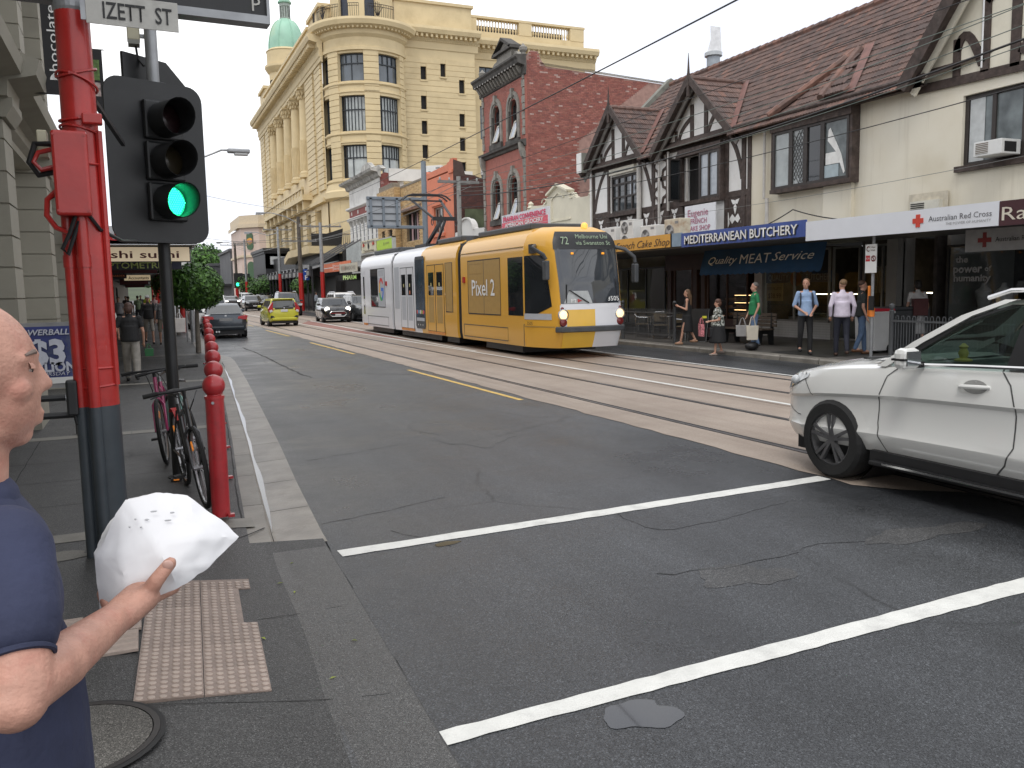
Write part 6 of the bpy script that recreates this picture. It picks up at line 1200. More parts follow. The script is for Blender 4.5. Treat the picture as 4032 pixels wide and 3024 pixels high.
G_ = 'clipped street trees'
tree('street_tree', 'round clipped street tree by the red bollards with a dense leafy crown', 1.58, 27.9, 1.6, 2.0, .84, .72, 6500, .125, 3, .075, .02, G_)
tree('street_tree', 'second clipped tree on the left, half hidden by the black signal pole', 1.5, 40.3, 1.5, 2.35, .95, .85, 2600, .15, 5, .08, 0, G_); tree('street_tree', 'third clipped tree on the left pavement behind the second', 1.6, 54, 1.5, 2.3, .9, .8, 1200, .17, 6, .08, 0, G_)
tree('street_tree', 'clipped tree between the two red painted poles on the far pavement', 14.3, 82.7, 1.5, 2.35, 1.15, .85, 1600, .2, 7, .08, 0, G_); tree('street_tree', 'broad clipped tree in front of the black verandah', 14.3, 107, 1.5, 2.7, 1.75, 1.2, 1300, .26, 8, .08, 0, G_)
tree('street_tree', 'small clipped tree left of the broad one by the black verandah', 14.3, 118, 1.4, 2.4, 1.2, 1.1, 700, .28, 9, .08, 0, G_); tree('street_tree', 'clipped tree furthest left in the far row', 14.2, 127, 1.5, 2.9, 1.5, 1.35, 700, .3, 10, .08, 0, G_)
for i, (x, y, cz, rx, rz, n) in enumerate(((17.5, 262, 11, 6, 5, 2600), (9.5, 250, 9, 5, 5, 1800), (4, 230, 8, 4.5, 5, 1500), (23.5, 300, 12, 4.5, 4, 1500), (13, 290, 8, 5, 4.5, 1400))):
    tree('distant_tree', ['tall round crowned tree closing the end of the street', 'bushy tree left of the tallest one at the street end', 'tree at the far left end of the street behind the signs', 'tree behind the dark far shops', 'low tree under the distant wires'][i], x, y, cz-rz, cz, rx, rz, n, 1.1, 20+i, .35, 0, 'distant trees at the end of the street')
hl = [[(x, y, 2+1.2*math.sin(x*.02)+(4 if y > 400 else 0)) for x in range(-300, 500, 50)] for y in (330, 420, 700)]; hl[0] = [(p[0], p[1], -.1) for p in hl[0]]
struct('hill', MB().grid(hl), mat('far_hill', (.05, .07, .03), .9, var=.3, sc=.05))
# ------------------------------------------------ tram
tr = thing('tram', 'three section yellow and white tram facing the camera with advertising on its side', 'tram', (10.82, 30, 0))
TY = mat('tram_yellow', (.72, .385, .05), .3, var=.03, sc=1, coat=.3, dirt=(.5, .26, .04), dsc=.5, damt=.25); TW = mat('tram_white', (.74, .75, .78), .3, var=.02, sc=1, coat=.3, dirt=(.55, .55, .55), dsc=.5, damt=.3)
TYF = mat('tram_front_yellow', (.78, .47, .05), .25, var=.04, sc=2, coat=.5); TBK = mat('tram_black', (.018, .018, .02), .45, var=.2); TGL = mat('tram_glass', (.02, .023, .026), .03, var=.4, sc=.8, spec=.8)
TTAN = mat('film_tan', (.42, .26, .075), .4, var=.06, sc=6); TGRY = mat('film_grey', (.45, .47, .5), .4, var=.04, sc=6); TDG = mat('tram_darkgrey', (.06, .065, .07), .5, var=.15)
TXC = 10.82
HP = [(1.29, .3), (1.32, .5), (1.325, .8), (1.325, 2.85), (1.3, 3.05), (1.22, 3.24), (1.05, 3.4), (.7, 3.5)]
def sect(y0, y1, m, name):
    ring_ = [(TXC-x, z) for x, z in HP]+[(TXC+x, z) for x, z in reversed(HP)]
    return ob(name, MB().grid([[(x, y, z) for x, z in ring_] for y in (y0, y1)], closed=True, cap=True), m, tr, 35, world=True)
sect(20.95, 25.85, TY, 'front_section'); sect(26.3, 30.16, TY, 'middle_section'); sect(30.16, 33.8, TW, 'middle_section'); sect(34.12, 39.3, TW, 'rear_section')
for a, e in ((25.85, 26.3), (33.8, 34.12)):
    m_ = MB(); n = 6
    for i in range(n):
        y0, y1 = a+(e-a)*i/n, a+(e-a)*(i+.8)/n; m_.grid([[(TXC+s*x*k, y, z) for s, hp in ((-1, HP), (1, HP[::-1])) for x, z in hp] for y, k in ((y0, .9), ((y0+y1)/2, .955), (y1, .9))], closed=True, cap=True)
    ob('bellows', m_, TBK, tr, world=True); ob('bellows_core', MB().b(TXC-1.15, TXC+1.15, a, e, .35, 3.35), TBK, tr, world=True); ob('bellows_roof', MB().b(TXC-.9, TXC+.9, a-.1, e+.1, 3.42, 3.56), TDG, tr, world=True)
NP = [(0, 0, 0), (.22, .5, .015), (.42, .84, .06), (.5, .93, .13), (.6, 1.03, .33), (.72, 1.12, .62), (.86, 1.24, 1.0), (1, 1.325, 1.4)]
NZ = [(.3, 19.74), (.55, 19.62), (.75, 19.55), (1.0, 19.56), (1.4, 19.58), (2.0, 19.66), (2.85, 19.86), (3.1, 19.95), (3.25, 20.03), (3.38, 20.2), (3.48, 20.5)]
XZ = [(.3, .975), (.55, .99), (.8, 1), (2.85, 1), (3.05, .98), (3.24, .92), (3.4, .8), (3.5, .55)]
def ip(t, x): 
    for a, b in zip(t, t[1:]):
        if x <= b[0]: f = (x-a[0])/(b[0]-a[0]); return [a[i]+(b[i]-a[i])*f for i in range(1, len(a))]
    return list(t[-1][1:])
def nose(s, z, o=0, dy=1, base=None):
    q = abs(s); X_, Y_ = ip(NP, q); yn = ip(NZ, z)[0]; kx = ip(XZ, z)[0]
    p = V((TXC+math.copysign(X_*kx, s), yn+Y_*(20.95-yn)/1.4, z))
    if o: e = .02; a = nose(min(1, q+e), z); b_ = nose(max(0, q-e), z); t = a-b_; nv = V((t.y, -t.x, 0)).normalized(); nv.x *= 1; p = p+V((math.copysign(1, s)*abs(nv.x) if s else 0, -abs(nv.y), 0))*o
    return p
def npatch(s0, s1, z0, z1, o, m, name, ns=10, nz=6, par=None, shape=None, tail=False):
    rows = []
    for i in range(nz+1):
        z = z0+(z1-z0)*i/nz; a, b_ = (s0, s1) if not shape else shape(z); rows.append([nose(a+(b_-a)*j/ns, z, o) for j in range(ns+1)])
    if tail: rows = [[V((p.x, 59.9+.35-p.y, p.z)) for p in r] for r in rows]
    return ob(name, MB().grid(rows), m, par or tr, 50, world=True)
npatch(-1, 1, .3, 3.48, 0, TY, 'nose_shell', 40, 24); npatch(-1, 1, .3, 3.48, 0, TW, 'tail_shell', 24, 14, tail=True)
npatch(.03, .93, .3, 1.5, .006, TW, 'white_front_half', 16, 8); npatch(-.42, .03, .3, .72, .006, TYF, 'front_apron', 8, 4); npatch(-.36, .03, .8, 1.3, .008, TYF, 'front_panel', 8, 5); npatch(-.47, -.36, .8, 1.42, .008, TW, 'lamp_surround', 4, 5); npatch(-.45, .45, 1.3, 1.46, .009, TW, 'front_brow', 14, 2)
npatch(-.47, .47, 1.45, 2.88, .012, mat('windscreen_glass', (.035, .04, .046), .02, var=.5, sc=.9, spec=1), 'windscreen', 16, 10, shape=lambda z: (-.45-.02*(z-1.45), .45+.02*(z-1.45)))
dsp = npatch(-.52, .52, 2.86, 3.33, .016, TBK, 'destination_display', 16, 5, shape=lambda z: (-.5+.12*max(0, z-3.1), .5-.12*max(0, z-3.1)))
npatch(.93, 1, .3, 3.2, .004, TW, 'white_edge', 3, 10); npatch(.47, .93, .3, 3.4, .005, TW, 'white_corner', 6, 12)
npatch(-.98, -.62, 1.2, 2.73, .01, TGL, 'cab_side_window', 8, 8, shape=lambda z: (-.99, -.58-.08*(z-1.2)/1.5 if z > 1.38 else -.8)); npatch(.62, .98, 1.2, 2.73, .012, TGL, 'cab_side_window', 6, 6)
npatch(-1, -.6, 1.04, 1.2, .008, TGRY, 'silver_sweep', 8, 2); npatch(-.45, -.0, 1.46, 1.78, .016, mat('dash_white', (.4, .42, .42), .4), 'dashboard', 8, 4, shape=lambda z: (-.4+.3*(z-1.46), -.0-.15*(z-1.46)))
bm_ = MB().grid([[nose(-.52+1.04*j/20, z, o) for j in range(21)] for z, o in ((.72, .0), (.715, .06), (.74, .1), (.84, .1), (.87, .06), (.865, 0))]); ob('front_bumper', bm_, TDG, tr, 50, world=True)
DOT = mat('display_dots', (.28, .36, .25), .5, emit=.15)
def ntext(b_, h, s, z, w, m, o=.03): n0 = nose(s, z, o); return text(b_, h, n0, (1, 0, 0), (0, .32, 1), m, tr, w=w)
ntext('Melbourne Uni', .12, .09, 3.2, .95, DOT, .035); ntext('via Swanston St', .12, .09, 3.03, 1.02, DOT, .035); ntext('72', .22, -.3, 3.09, .22, DOT, .04)
ntext('3505', .13, .3, 1.57, .33, WHT, .03); ntext('PT', .1, -.24, 1.53, .16, WHT, .03)
ob('transport_mark', MB().add([nose(-.19, 1.58, .03), nose(-.13, 1.53, .03), nose(-.19, 1.48, .03)], [(0, 1, 2)]), mat('mark_red', (.4, .05, .05), .5), tr, world=True)
text('3505', .095, (9.492, 20.58, .95), RT, UP, mat('letter_dark', (.04, .03, .02), .5), tr, w=.34, ext=.02)
wp = MB(); wp.tube([nose(-.36, 1.48, .03), nose(-.34, 1.95, .05)], .012, 5); wp.tube([nose(-.05, 1.47, .04), nose(-.3, 1.8, .05)], .016, 5); wp.tube([nose(.38, 1.5, .04), nose(.36, 2.1, .04)], .01, 5); ob('wipers', wp, TBK, tr, world=True)
LMP = mat('head_lamp', (1, .74, .42), .3, emit=1.1); LRD = mat('lamp_red', (.16, .015, .015), .2, coat=.5); LSV = mat('lamp_rim', (.5, .5, .5), .2, .8)
for s in (-.42, .42):
    p = nose(s, 1.17, .0); h = ob('headlight', MB().la([(.0, .07), (.1, .05), (.125, .0)], p, 18, M(((1, 0, 0), (0, 0, -1), (0, 1, 0)))), LMP, tr, True, world=True); ob('rim', MB().la([(.12, -.01), (.15, .0), (.15, .04), (.125, .05)], p, 18, M(((1, 0, 0), (0, 0, -1), (0, 1, 0))), False), LSV, h, world=True)
    p = nose(s, .97, .0); ob('fog_lamp', MB().la([(.0, .06), (.09, .045), (.11, .0)], p, 16, M(((1, 0, 0), (0, 0, -1), (0, 1, 0)))), LRD, tr, True, world=True); p = nose(s*1.02, 1.33, .0); ob('marker_lamp', MB().el(p, .045, .05, .045, 8, 6), LRD, tr, True, world=True)
for s in (-.2, .2): p = nose(s, 2.75, .03); ob('cab_lamp', MB().obx(p, .07, .02, .05), mat('amber', (.8, .3, .02), .3, emit=.8), tr, world=True)
def tmirror(pts, hx):
    a = ob('mirror_arm', MB().tube(pts, .05, 8), TDG, tr, True, world=True); e = V(pts[-1]); ob('mirror_head', MB().obx(e+V((0, 0, -.28)), .13, .2, .5), TDG, tr, world=True, bevel=.03)
tmirror([(9.62, 20.5, 2.98), (9.3, 20.0, 2.9), (9.55, 19.85, 2.72), (9.62, 19.85, 2.6)], 0); tmirror([(11.7, 20.1, 2.95), (11.95, 19.8, 2.85), (12.2, 19.75, 2.65), (12.22, 19.75, 2.5)], 0); ob('mirror_mount', MB().b(9.5, 9.62, 20.45, 20.65, 2.78, 3.02), TBK, tr, world=True)
ob('roof_beacon', MB().la([(.09, 0), (.09, .1), (.05, .15), (.01, .16)], (11.1, 20.5, 3.44), 12), mat('beacon_amber', (.9, .4, .08), .3, emit=.9), tr, True, world=True)
TS = Px(9.495)
def panel(a, e, z0, z1, m, name, d=.006, par=None, P_=None): return ob(name, fb(MB(), P_ or TS, min(a, e), max(a, e), z0, z1, -d, .01), m, par or tr, world=True)
def tribs(a, e, z0, z1): ob('window_seal', fline(MB(), TS, [(a, z0), (e, z0), (e, z1), (a, z1), (a, z0)], .035, -.009, 0), TBK, tr, world=True)
panel(22.04, 21.03, 1.13, 2.72, TGL, 'side_window'); panel(25.2, 22.6, 1.12, 2.74, TTAN, 'filmed_window'); tribs(25.2, 22.6, 1.12, 2.74); panel(23.88, 23.86, 1.12, 2.74, TDG, 'window_divider', .009); ob('hopper_frame', fline(MB(), TS, [(25.1, 2.35), (24.0, 2.35), (24.0, 2.65), (25.1, 2.65), (25.1, 2.35)], .03, -.012, 0), TTAN, tr, world=True)
text('Pixel 2', .5, (9.48, 23.92, 1.93), RT, UP, WHT, tr, w=1.85, bold=.01)
def door(a, e, wm_, body, seam):
    md = (a+e)/2; ds = []
    for u0, u1 in ((a, md+.02), (md-.02, e)):
        d = panel(u0, u1, .42, 2.72, body, 'door_leaf', .008); g = .12 if True else 0
        panel(u0-.14, u1+.14, 1.68, 2.48, TGL, 'door_window', .012, d); panel(u0-.14, u1+.14, .72, 1.64, wm_, 'door_panel', .012, d)
    panel(md+.025, md-.025, .4, 2.74, TBK, 'door_seam', .012); tribs(a, e, .42, 2.74); panel(a, e, .33, .42, mat('step_orange', (.62, .24, .05), .5), 'door_step', .012)
door(29.35, 27.55, TTAN, TY, 0); panel(27.36, 26.68, 1.13, 2.76, TTAN, 'filmed_window'); tribs(27.36, 26.68, 1.13, 2.76); door(32.75, 31.05, TGRY, TW, 0); panel(33.62, 32.95, 1.15, 2.79, TGRY, 'filmed_window')
for y, c in ((28.9, (.5, .45, .2)), (28.0, (.5, .45, .2)), (32.3, (.5, .5, .35)), (31.5, (.5, .5, .35))): panel(y+.05, y-.05, 2.0, 2.12, mat('sticker_yellow', c, .5), 'sticker', .015)
panel(31.55, 31.45, 1.72, 1.86, mat('sticker_orange', (.7, .2, .08), .5), 'sticker', .015); panel(38.95, 38.3, .42, 2.76, TW, 'door_leaf', .008); panel(38.85, 38.62, .82, 2.52, TGL, 'door_window', .012); panel(39, 38.3, .33, .42, mat('step_orange'), 'door_step', .012); panel(37.5, 36.28, 1.18, 2.81, TGL, 'side_window'); panel(36.24, 35.12, 1.18, 2.81, TGRY, 'filmed_window'); tribs(37.5, 35.12, 1.18, 2.81); ob('hopper_frame', fline(MB(), TS, [(36.15, 2.45), (35.25, 2.45), (35.25, 2.75), (36.15, 2.75), (36.15, 2.45)], .03, -.012, 0), TW, tr, world=True)
for y in (34.85, 25.53): panel(y+.07, y-.07, 2.08, 2.26, mat('side_red', (.4, .02, .02), .3), 'side_lamp', .05)
pc = 35.7; zc = 1.93
for a0, a1, c in ((35, 140, (.6, .045, .04)), (140, 200, (.8, .4, .02)), (200, 290, (.05, .36, .1)), (290, 360, (.05, .17, .6))): ob('letter_arc', fline(MB(), lambda u, z, d=0: (9.495+d, pc-(u), z), arc(0, zc, .3, a0, a1, 8, .42), .14, -.012, -.004), mat('ad_%d' % a0, c, .5, var=.02), tr, world=True)
panel(pc+.02, pc-.36, zc-.07, zc+.07, mat('ad_290'), 'letter_bar', .013)
ph = fp(MB(), TS, [(29.65, .56), (29.75, .46), (30.7, .46), (30.8, .56), (30.8, 3.0), (30.7, 3.1), (29.75, 3.1), (29.65, 3.0)], -.012, 0); pho = ob('phone_picture', ph, TDG, tr, world=True)
PHS = mat('phone_screen', (.012, .028, .05), .2, var=.8, sc=1.6, dirt=(.05, .2, .35), dsc=1.1, damt=.6); panel(30.74, 29.71, .86, 2.98, PHS, 'screen', .016, pho)
for i, c in enumerate(((.7, .1, .08), (.1, .35, .6), (.75, .75, .75), (.6, .5, .1), (.7, .08, .1))): ob('app_icon', MB().cy((9.477, 30.6-.19*i, 1.07), (9.48, 30.6-.19*i, 1.07), .075, n=14), mat('app_%d' % i, c, .4), pho, world=True)
panel(30.68, 29.77, .74, .86, TGRY, 'search_bar', .018, pho)
for i in range(3): ob('nav_mark', MB().cy((9.476, 30.5-.27*i, .6), (9.48, 30.5-.27*i, .6), .03, n=8), WHT, pho, world=True)
for a, e in ((25.65, 22.1), (38.2, 34.7)): ob('skirt_panel', fline(MB(), TS, [(a, .77), (e, .77), (e, .4), (a, .4), (a, .77)], .02, -.006, 0), TDG, tr, world=True)
ob('cab_panel_line', fline(MB(), TS, [(21.0, .32), (21.0, .9), (20.96, .9)], .02, -.006, 0), TDG, tr, world=True); ob('roof_line', fline(MB(), TS, [(25.85, 2.98), (21.0, 2.98)], .025, -.004, .02), TTAN, tr, world=True)
npatch(-1, -.56, .84, .87, .008, TTAN, 'nose_seam', 8, 1)
for a, e in ((21.5, 24.2), (26.6, 27.8), (28.4, 33.3), (34.6, 38)): ob('underframe', MB().b(TXC-1.15, TXC+1.15, a, e, .1, .36), TBK, tr, world=True)
whm = MB().cy((-.05, 0, 0), (.05, 0, 0), .33, n=20).mesh('tram_wheel'); whm.materials.append(TBK)
for y in (22.3, 23.9, 29.2, 30.9, 35.5, 37.1):
    for x in (10.1, 11.535): inst('wheel', whm, tr, V((x, y, .335))-V((TXC, 30, 0)))
for a, e, w in ((21.6, 25.6, .8), (27, 29.5, .85), (34.5, 38.5, .85)): ob('roof_pod', MB().b(TXC-w, TXC+w, a, e, 3.48, 3.66), TDG, tr, world=True, bevel=.04)
pn = MB(); kn = (10.82, 31.2, 4.55); pn.bar((10.6, 32.7, 3.62), (10.75, 31.25, 4.5), .11, .11); pn.bar((11.0, 32.7, 3.62), (10.9, 31.25, 4.5), .08, .08); pn.bar((10.35, 31.15, 4.55), (11.3, 31.15, 4.55), .12, .14); ob('lower_arm', pn, TBK, tr, world=True)
pn = MB(); pn.bar((10.45, 31.2, 4.55), (10.15, 33.3, 5.5), .07, .07); pn.bar((11.2, 31.2, 4.55), (11.4, 33.3, 5.5), .07, .07); pn.bar((10.15, 33.0, 5.4), (11.4, 33.0, 5.4), .06, .06); ob('upper_arm', pn, TBK, tr, world=True)
pn = MB()
for y in (33.1, 33.5): pn.tube([(9.8, y, 5.45), (10.0, y, 5.6), (10.2, y, 5.66), (11.4, y, 5.66), (11.6, y, 5.6), (11.8, y, 5.45)], .035, 6)
ob('collector_head', pn, TBK, tr, world=True); ob('panto_base', MB().b(10.3, 11.3, 31.9, 33.3, 3.5, 3.66), TBK, tr, world=True)
for x in (10.35, 11.3): ob('spring_ring', MB().tube([(x, 31.15+.12*math.cos(a), 4.42+.12*math.sin(a)) for a in [i*PI/6 for i in range(12)]], .018, 5, closed=True), TBK, tr, world=True)
# ------------------------------------------------ cars
CGL = mat('car_glass', (.03, .034, .036), .03, var=.3, sc=1, spec=1); TYR = mat('tyre', (.016, .016, .016), .8, var=.2, bump=.2, bsc=60); RIMS = mat('rim_silver', (.42, .42, .43), .3, .8, var=.1); RIMD = mat('rim_dark', (.2, .2, .205), .32, .7, var=.15); CBK = mat('car_black_trim', (.014, .014, .015), .5, var=.2); PLW = mat('plate_white', (.6, .6, .6), .4); CHR = mat('chrome', (.6, .6, .6), .12, 1); TLR = mat('tail_red', (.42, .012, .015), .2, coat=.6); HLC = mat('head_clear', (.55, .57, .58), .1, spec=.8)
CXm = M(((0, 0, 1), (1, 0, 0), (0, 1, 0)))
def tyremesh(r, w): m = MB().la([(r*.66, -w/2), (r*.9, -w/2), (r*.985, -w*.38), (r, -w*.2), (r, w*.2), (r*.985, w*.38), (r*.9, w/2), (r*.66, w/2)], (0, 0, 0), 28, CXm, False).mesh('tyre'); m.materials.append(TYR); return m
def rimmesh(r, w, n, rm, twin=False):
    mb = MB().la([(r*.68, -w*.42), (r*.68, w*.45), (r*.62, w*.46), (r*.6, -w*.2), (.01, -w*.2)], (0, 0, 0), 28, CXm, False); mb.cy((0, 0, 0), (w*.42, 0, 0), r*.13, r*.11, 14)
    for i in range(n):
        for da in ((-.16, .16) if twin else (0,)):
            a = 2*PI*i/n+.3; p0 = V((w*.36, r*.1*math.cos(a+da*1.5), r*.1*math.sin(a+da*1.5))); p1 = V((w*.42, r*.64*math.cos(a+da), r*.64*math.sin(a+da))); mb.bar(p0, p1, r*(.075 if twin else .14), w*.14, (1, 0, 0))
    m = mb.mesh('rim'); m.materials.append(rm); return m
def wheels(t, xs, ys, r, w, n=7, rm=RIMS, twin=False):
    tm, rmm = tyremesh(r, w), rimmesh(r, w, n, rm, twin); bk_ = MB().cy((-w*.25, 0, 0), (-w*.2, 0, 0), r*.66, n=20).mesh('brake'); bk_.materials.append(CBK)
    for x in xs:
        for y in ys:
            s = 1 if x > 0 else -1; wh = bpy.data.objects.new('wheel', None); COL.objects.link(wh); wh.parent = t; wh.location = (x, y, r); wh.rotation_euler = (0, 0, 0 if s > 0 else PI)
            for nme, me in (('tyre', tm), ('rim', rmm), ('brake_disc', bk_)): inst(nme, me, wh, (0, 0, 0))
def cut(o, cyls):
    # real wheel openings
    mb = MB()
    for y, z, r in cyls: mb.cy((-3, y, z), (3, y, z), r, n=36)
    c = bpy.data.objects.new('cutter', mb.mesh('cutter')); COL.objects.link(c); c.parent = o.parent; md = o.modifiers.new('b', 'BOOLEAN'); md.object = c; md.operation = 'DIFFERENCE'; md.solver = 'EXACT'
    dg = bpy.context.evaluated_depsgraph_get(); me = bpy.data.meshes.new_from_object(o.evaluated_get(dg)); o.modifiers.clear(); o.data = me; bpy.data.objects.remove(c, do_unlink=True)
def bodyloft(t, st, m, name='body', prof=None, wells=None):
    # st: (y, zlow, ztop, halfwidth); prof: (fraction of height, width factor)
    prof = prof or [(0, .88), (.1, .965), (.3, .985), (.52, 1), (.68, .995), (.82, .975), (.93, .93), (.985, .8), (1.03, .45), (1.045, 0)]; rows = []
    for y, z0, z1, w in st:
        h = [(w*f, z0+(z1-z0)*k) for k, f in prof]; rows.append([(x, y, z) for x, z in [(0, z0)]+h]+[(-x, y, z) for x, z in reversed(h[:-1])])
    o = ob(name, MB().grid(rows, closed=True, cap=True), m, t)
    bm = bmesh.new(); bm.from_mesh(o.data); bmesh.ops.recalc_face_normals(bm, faces=bm.faces); bm.to_mesh(o.data); bm.free()
    if wells: cut(o, wells)
    sm(o, 38); return o
def sm(o, a):
    bm = bmesh.new(); bm.from_mesh(o.data)
    for f in bm.faces: f.smooth = True
    for e in bm.edges:
        if len(e.link_faces) == 2 and e.calc_face_angle(0) > math.radians(a): e.smooth = False
    bm.to_mesh(o.data); bm.free()
def car(name, label, loc, rz, pt, st, gh, wbs, r, group='cars on the street', gw=(.9, .72), roof=None, wpil=(), trackw=None, rm=RIMS, front=None, rear=None, belt=None):
    """gh: (y rear base, y rear top, y front top, y front base, belt z, roof z)"""
    t = thing(name, label, 'car', loc, rz, group); wd = max(s[3] for s in st); bodyloft(t, st, pt, wells=[(y, r, r*1.17) for y in wbs])
    yrb, yrt, yft, yfb, zb, zr = gh; wb_, wt = wd*gw[0], wd*gw[1]; zb -= .04
    rows = []
    for k, (z, f) in enumerate(((zb, 0), (zb+(zr-zb)*.5, .52), (zb+(zr-zb)*.88, .92), (zr, 1.06))):
        w = wb_+(wt-wb_)*f*.97; a, e = yrb+(yrt-yrb)*min(1, f*(1 if f < 1 else 1.0)), yfb+(yft-yfb)*min(1.15, f); a += (.12 if f > 1 else 0); e -= (.1 if f > 1 else 0)
        rows.append([(-w, a, z), (-w*.6, a-.04*(f <= 1), z+.02*(f > 1)), (w*.6, a-.04*(f <= 1), z+.02*(f > 1)), (w, a, z), (w, (a+e)/2, z), (w, e, z), (w*.6, e+.06*(f <= 1), z+.02*(f > 1)), (-w*.6, e+.06*(f <= 1), z+.02*(f > 1)), (-w, e, z), (-w, (a+e)/2, z)])
    ob('cabin', MB().grid(rows, closed=True, cap=True), roof or pt, t, 50)
    def lp(f, side, v):  # point on cabin; f height frac; side -1/1; v 0 rear..1 front
        w = (wb_+(wt-wb_)*f*.97)+.008; a, e = yrb+(yrt-yrb)*f, yfb+(yft-yfb)*f; return V((side*w, a+(e-a)*v, zb+(zr-zb)*(.5*f/.52 if f < .52 else .5+.38*(f-.52)/.4)))
    f0, f1 = .12, .86
    for y0f, y1f, yb_, ye, nme in ((yfb, yft, 1, .06, 'windscreen'), (yrb, yrt, -1, -.04, 'rear_window')):
        rws = []
        for f in (f0, .5, f1+.02):
            w = (wb_+(wt-wb_)*f*.97)*.93; y = y0f+(y1f-y0f)*f; z = zb+(zr-zb)*(.5*f/.52 if f < .52 else .5+.38*(f-.52)/.4); rws.append([(-w, y+.012*yb_, z), (-w*.6, y+ye+.014*yb_, z), (w*.6, y+ye+.014*yb_, z), (w, y+.012*yb_, z)])
        ob(nme, MB().grid(rws), CGL, t)
    sp = [.07]+list(wpil)+[.93]
    for s in (-1, 1):
        for a, e in zip(sp, sp[1:]): ob('side_window', MB().q(lp(f0, s, a+.01), lp(f0, s, e-.01), lp(f1, s, e-.012), lp(f1, s, a+.012)), CGL, t)
        ob('mirror', MB().obx((s*(wb_+.13), yfb-.32, zb+.14), .2, .1, .13), roof if roof else pt, t, bevel=.03); ob('mirror_stalk', MB().bar((s*(wb_-.02), yfb-.32, zb+.08), (s*(wb_+.08), yfb-.32, zb+.1), .04, .04), CBK, t)
        ob('sill', MB().b(s*wd*.9-.03, s*wd*.9+.03, min(wbs)+r*1.2, max(wbs)-r*1.2, st[3][1]-.03, st[3][1]+.06), CBK, t)
        for yd in (yfb-.35, (yfb+yrb)/2-.05): ob('door_seam', MB().b(s*wd*.998-.004, s*wd*.998+.004, yd-.006, yd+.006, st[3][1]+.12, zb-.12), CBK, t)
    wheels(t, (-(wd-.13), wd-.13), wbs, r, .21, rm=rm)
    ob('underbody', MB().b(-wd*.8, wd*.8, st[1][0]+.1, st[-2][0]-.1, .17, .42), CBK, t)
    return t
def plate(t, y, z, yy=1, txt=None): o = ob('number_plate', MB().b(-.19, .19, y-.008, y+.008, z-.055, z+.055), PLW, t); return o
def lamp(t, pts, m, name, y0, y1):
    o = ob(name, MB().pr(pts, 'y', y0, y1), m, t, bevel=.01); ob(name, MB().pr([(-x, z) for x, z in pts], 'y', y0, y1), m, t, bevel=.01)
# yellow hatchback, seen from behind
YC = mat('car_yellow', (.55, .53, .045), .25, var=.03, coat=.6)
t = car('hatchback', 'bright yellow green hatchback driving away from the camera', (7.28, 50.35, 0), .02, YC, [(-1.98, .42, .9, .6), (-1.93, .34, 1.02, .77), (-1.7, .27, 1.06, .835), (-1.2, .22, 1.06, .845), (0, .2, 1.02, .845), (.9, .22, .99, .845), (1.45, .25, .9, .81), (1.8, .3, .78, .72), (1.96, .38, .62, .52)], (-1.95, -1.62, .35, 1.2, 1.0, 1.53), (-1.3, 1.25), .3, wpil=(.4, .68), gw=(.93, .74))
lamp(t, [(.56, .92), (.83, .8), (.86, 1.0), (.66, 1.32), (.58, 1.34), (.62, 1.05)], TLR, 'tail_light', -1.99, -1.75); lamp(t, [(.62, .84), (.78, .78), (.8, .9), (.66, .95)], PLW, 'reversing_light', -2.0, -1.9)
ob('number_plate', MB().b(-.19, .19, -2.005, -1.98, .82, .95), PLW, t); ob('rear_trim', MB().b(-.5, .5, -1.99, -1.93, .97, 1.05), CBK, t); lamp(t, [(.5, .5), (.76, .48), (.72, .62), (.6, .6)], CBK, 'bumper_vent', -1.985, -1.8); ob('bumper_edge', MB().b(-.66, .66, -2.02, -1.9, .36, .5), YC, t, bevel=.03); ob('rear_wiper', MB().bar((-.05, -1.95, 1.1), (.3, -1.93, 1.14), .02, .02), CBK, t); ob('spoiler', MB().b(-.55, .55, -1.78, -1.5, 1.5, 1.54), YC, t, bevel=.015); ob('rear_badge', MB().la([(.05, 0), (.04, .01)], (0, -1.995, 1.02), 10, M(((1, 0, 0), (0, 0, -1), (0, 1, 0)))), CHR, t)
# dark sedan parked on the left, seen from behind
BC = mat('car_slate', (.045, .055, .068), .22, .5, var=.05, coat=.7)
t = car('sedan', 'dark blue grey sedan parked at the left kerb by the clipped tree', (3.35, 39.9, 0), -.03, BC, [(-2.3, .45, .85, .66), (-2.25, .36, 1.0, .82), (-1.9, .26, 1.03, .895), (-1.3, .22, 1.03, .905), (0, .2, 1.0, .905), (1.0, .22, .99, .905), (1.7, .24, .92, .87), (2.1, .3, .8, .78), (2.28, .4, .66, .55)], (-1.75, -.9, .3, 1.15, 1.0, 1.44), (-1.42, 1.38), .33, wpil=(.45,), gw=(.86, .66))
lamp(t, [(.46, .8), (.84, .78), (.89, .95), (.8, .97), (.5, .92)], TLR, 'tail_light', -2.3, -2.02); ob('number_plate', MB().b(-.26, .26, -2.325, -2.3, .74, .86), mat('plate_grey', (.2, .2, .2), .4), t); ob('boot_lip', MB().b(-.62, .62, -2.28, -2.05, 1.02, 1.045), BC, t, bevel=.01); ob('bumper_strip', MB().b(-.7, .7, -2.33, -2.25, .46, .52), mat('bumper_grey', (.08, .09, .1), .3), t); ob('badge', MB().la([(.045, 0), (.045, .01)], (0, -2.27, .95), 12, M(((1, 0, 0), (0, 0, -1), (0, 1, 0)))), CHR, t); ob('exhaust', MB().cy((-.4, -2.33, .3), (-.4, -2.1, .3), .04, n=8).cy((-.3, -2.33, .3), (-.3, -2.1, .3), .04, n=8), CHR, t)
